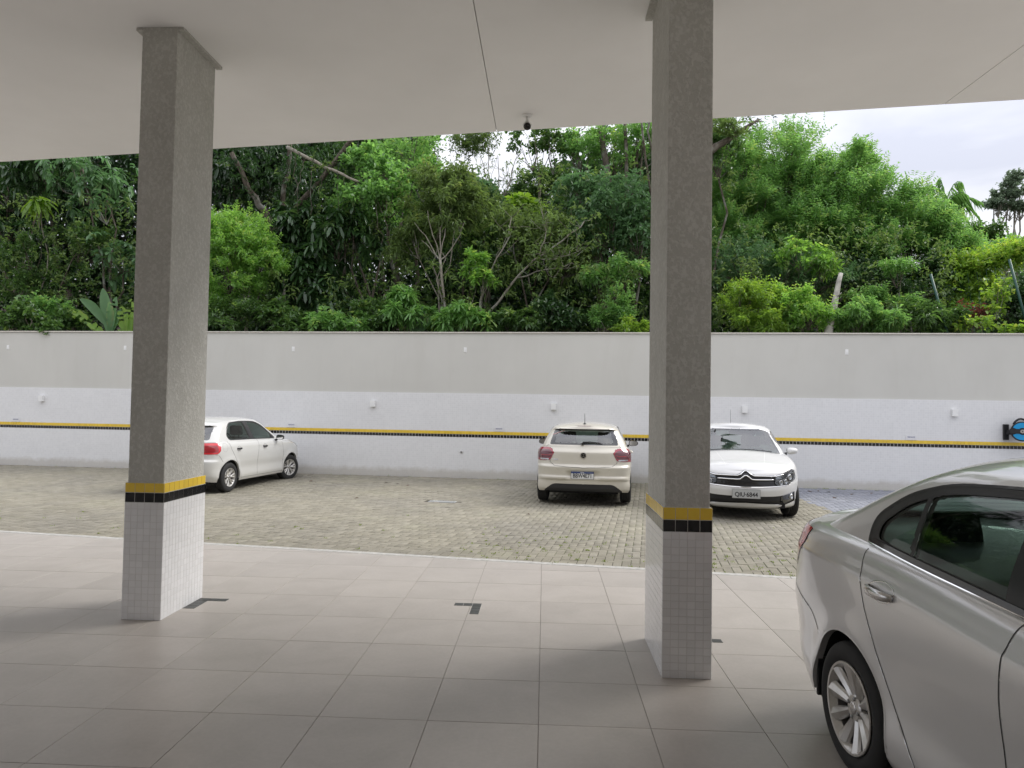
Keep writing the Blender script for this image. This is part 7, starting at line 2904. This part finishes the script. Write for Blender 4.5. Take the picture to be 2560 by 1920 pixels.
def palm():
    r = np.random.default_rng(91)
    Y = 36.0
    b = gnd(2040, Y)
    root = thing('palm_tree', 'tall palm with drooping fronds on the skyline at the right', 'palm tree', tuple(b), 0)
    top = at(2042, 440, Y)
    m = MB()
    m.tube([q - b for q in branch_path(r, b, top, 6, .01)], list(np.linspace(.20, .13, 7)), 9)
    m.build('trunk', M['bark_pale'], root, smooth=True)
    fr = [(2000, 400, 30), (1985, 440, 18), (2095, 425, 34), (2080, 395, 40), (2118, 478, 46), (2030, 385, 26), (2060, 500, 24), (2100, 500, 50), (2012, 475, 20), (2125, 440, 30)]
    for (x, y, arch) in fr:
        e = at(x, y, Y + r.uniform(-1.2, 1.2))
        mid = (top + e) / 2 + np.array([0, 0, pxr(arch, Y)])
        n = 22
        fo = Foliage()
        f = np.linspace(0, 1, n)[:, None]
        C = (1 - f)**2 * top + 2 * f * (1 - f) * mid + f**2 * e
        tg = unit(np.gradient(C, axis=0))
        sd = unit(np.cross(tg, [0, 0, 1.0]))
        for s in (-1, 1):
            D = unit(sd * s * .7 + tg * .45 + np.array([0, 0, -.75]) + r.normal(0, .08, (n, 3)))
            V, F, T = leaf_mesh(C - b, D, .95 * np.sin(PI * np.clip(f[:, 0] * .9 + .12, 0, 1)) ** .5 * r.uniform(.7, .95, n), .022, r, r.uniform(.3, .8, n), .35, .1)
            fo.add(V, F, T)
        st = MB().tube([c - b for c in C[::5]], list(np.linspace(.03, .01, len(C[::5]))), 5)
        fo.add(np.array(st.v), np.array([t for q in st.f if len(q) == 4 for t in ((q[0], q[1], q[2]), (q[0], q[2], q[3]))]), np.full(len(st.v), .5))
        fo.build('frond', M['L_light'], root)
palm()

def far_wood():
    r = np.random.default_rng(95)
    # the wooded hill: a mass of crowns
    fo = Foliage()
    n = 900
    xd = r.uniform(1560, 2420, n)
    Y = r.uniform(48, 130, n)
    P = np.array([at(a, 700, y) for a, y in zip(xd, Y)])
    P[:, 2] = terrain(P[:, 0], P[:, 1])
    for i in range(n):
        h = r.uniform(2.2, 4.2)
        rad = r.uniform(1.2, 2.2)
        k = int(30 + 10 * (Y[i] < 80))
        d = rdir(r, k)
        d[:, 2] = np.abs(d[:, 2]) * .9 - .15
        T = P[i] + np.array([0, 0, h]) + d * rad * r.uniform(.7, 1.0, (k, 1))
        t0 = r.uniform(-.3, .25)
        grow_leaves(fo, r, T, unit(d + [0, 0, .4]), SP['far'], np.full(k, t0))
    fo.build('hill_forest', M['L_far'], kind='stuff')
    Yt = 75.0
    b = at(2178, 470, Yt)
    b[2] = float(terrain(b[0], b[1]))
    tree('umbrella_tree', 'tall tree with tiered rounded crown on the hill at the right edge', 'tree', b,
         [blob(2185, 392, 22, 14, Yt, 1.2), blob(2165, 418, 20, 9, Yt, 1.0), blob(2200, 415, 22, 12, Yt, 1.0), blob(2150, 438, 18, 8, Yt, 1.0), blob(2180, 446, 24, 9, Yt, 1.0), blob(2208, 446, 22, 10, Yt, 1.0)],
         dict(kind='spray', n=6, L=.34, W=.5, stem=.5), 'L_far', 'bark_pale', subs=12, tips=16, trunk_r=.22, seed=96, fill=.3, young=.1)
    for i, (x, y, Y, w, h, lb) in enumerate(((2120, 520, 45, 50, 25, 'round treetop right of the palm, below the hill'), (2190, 545, 42, 45, 22, 'light treetop at the right edge above the vine arch'), (2085, 560, 40, 45, 22, 'low treetop between palm and vine arch'))):
        tree('hillside_tree', lb, 'tree', gnd(x, Y), [blob(x, y, w, h, Y, 1.6)], SP['coarse'], 'L_light' if i else 'L_mid', 'bark', subs=26, tips=26, trunk_r=.15, seed=97 + i, fill=.3, young=.2)
far_wood()
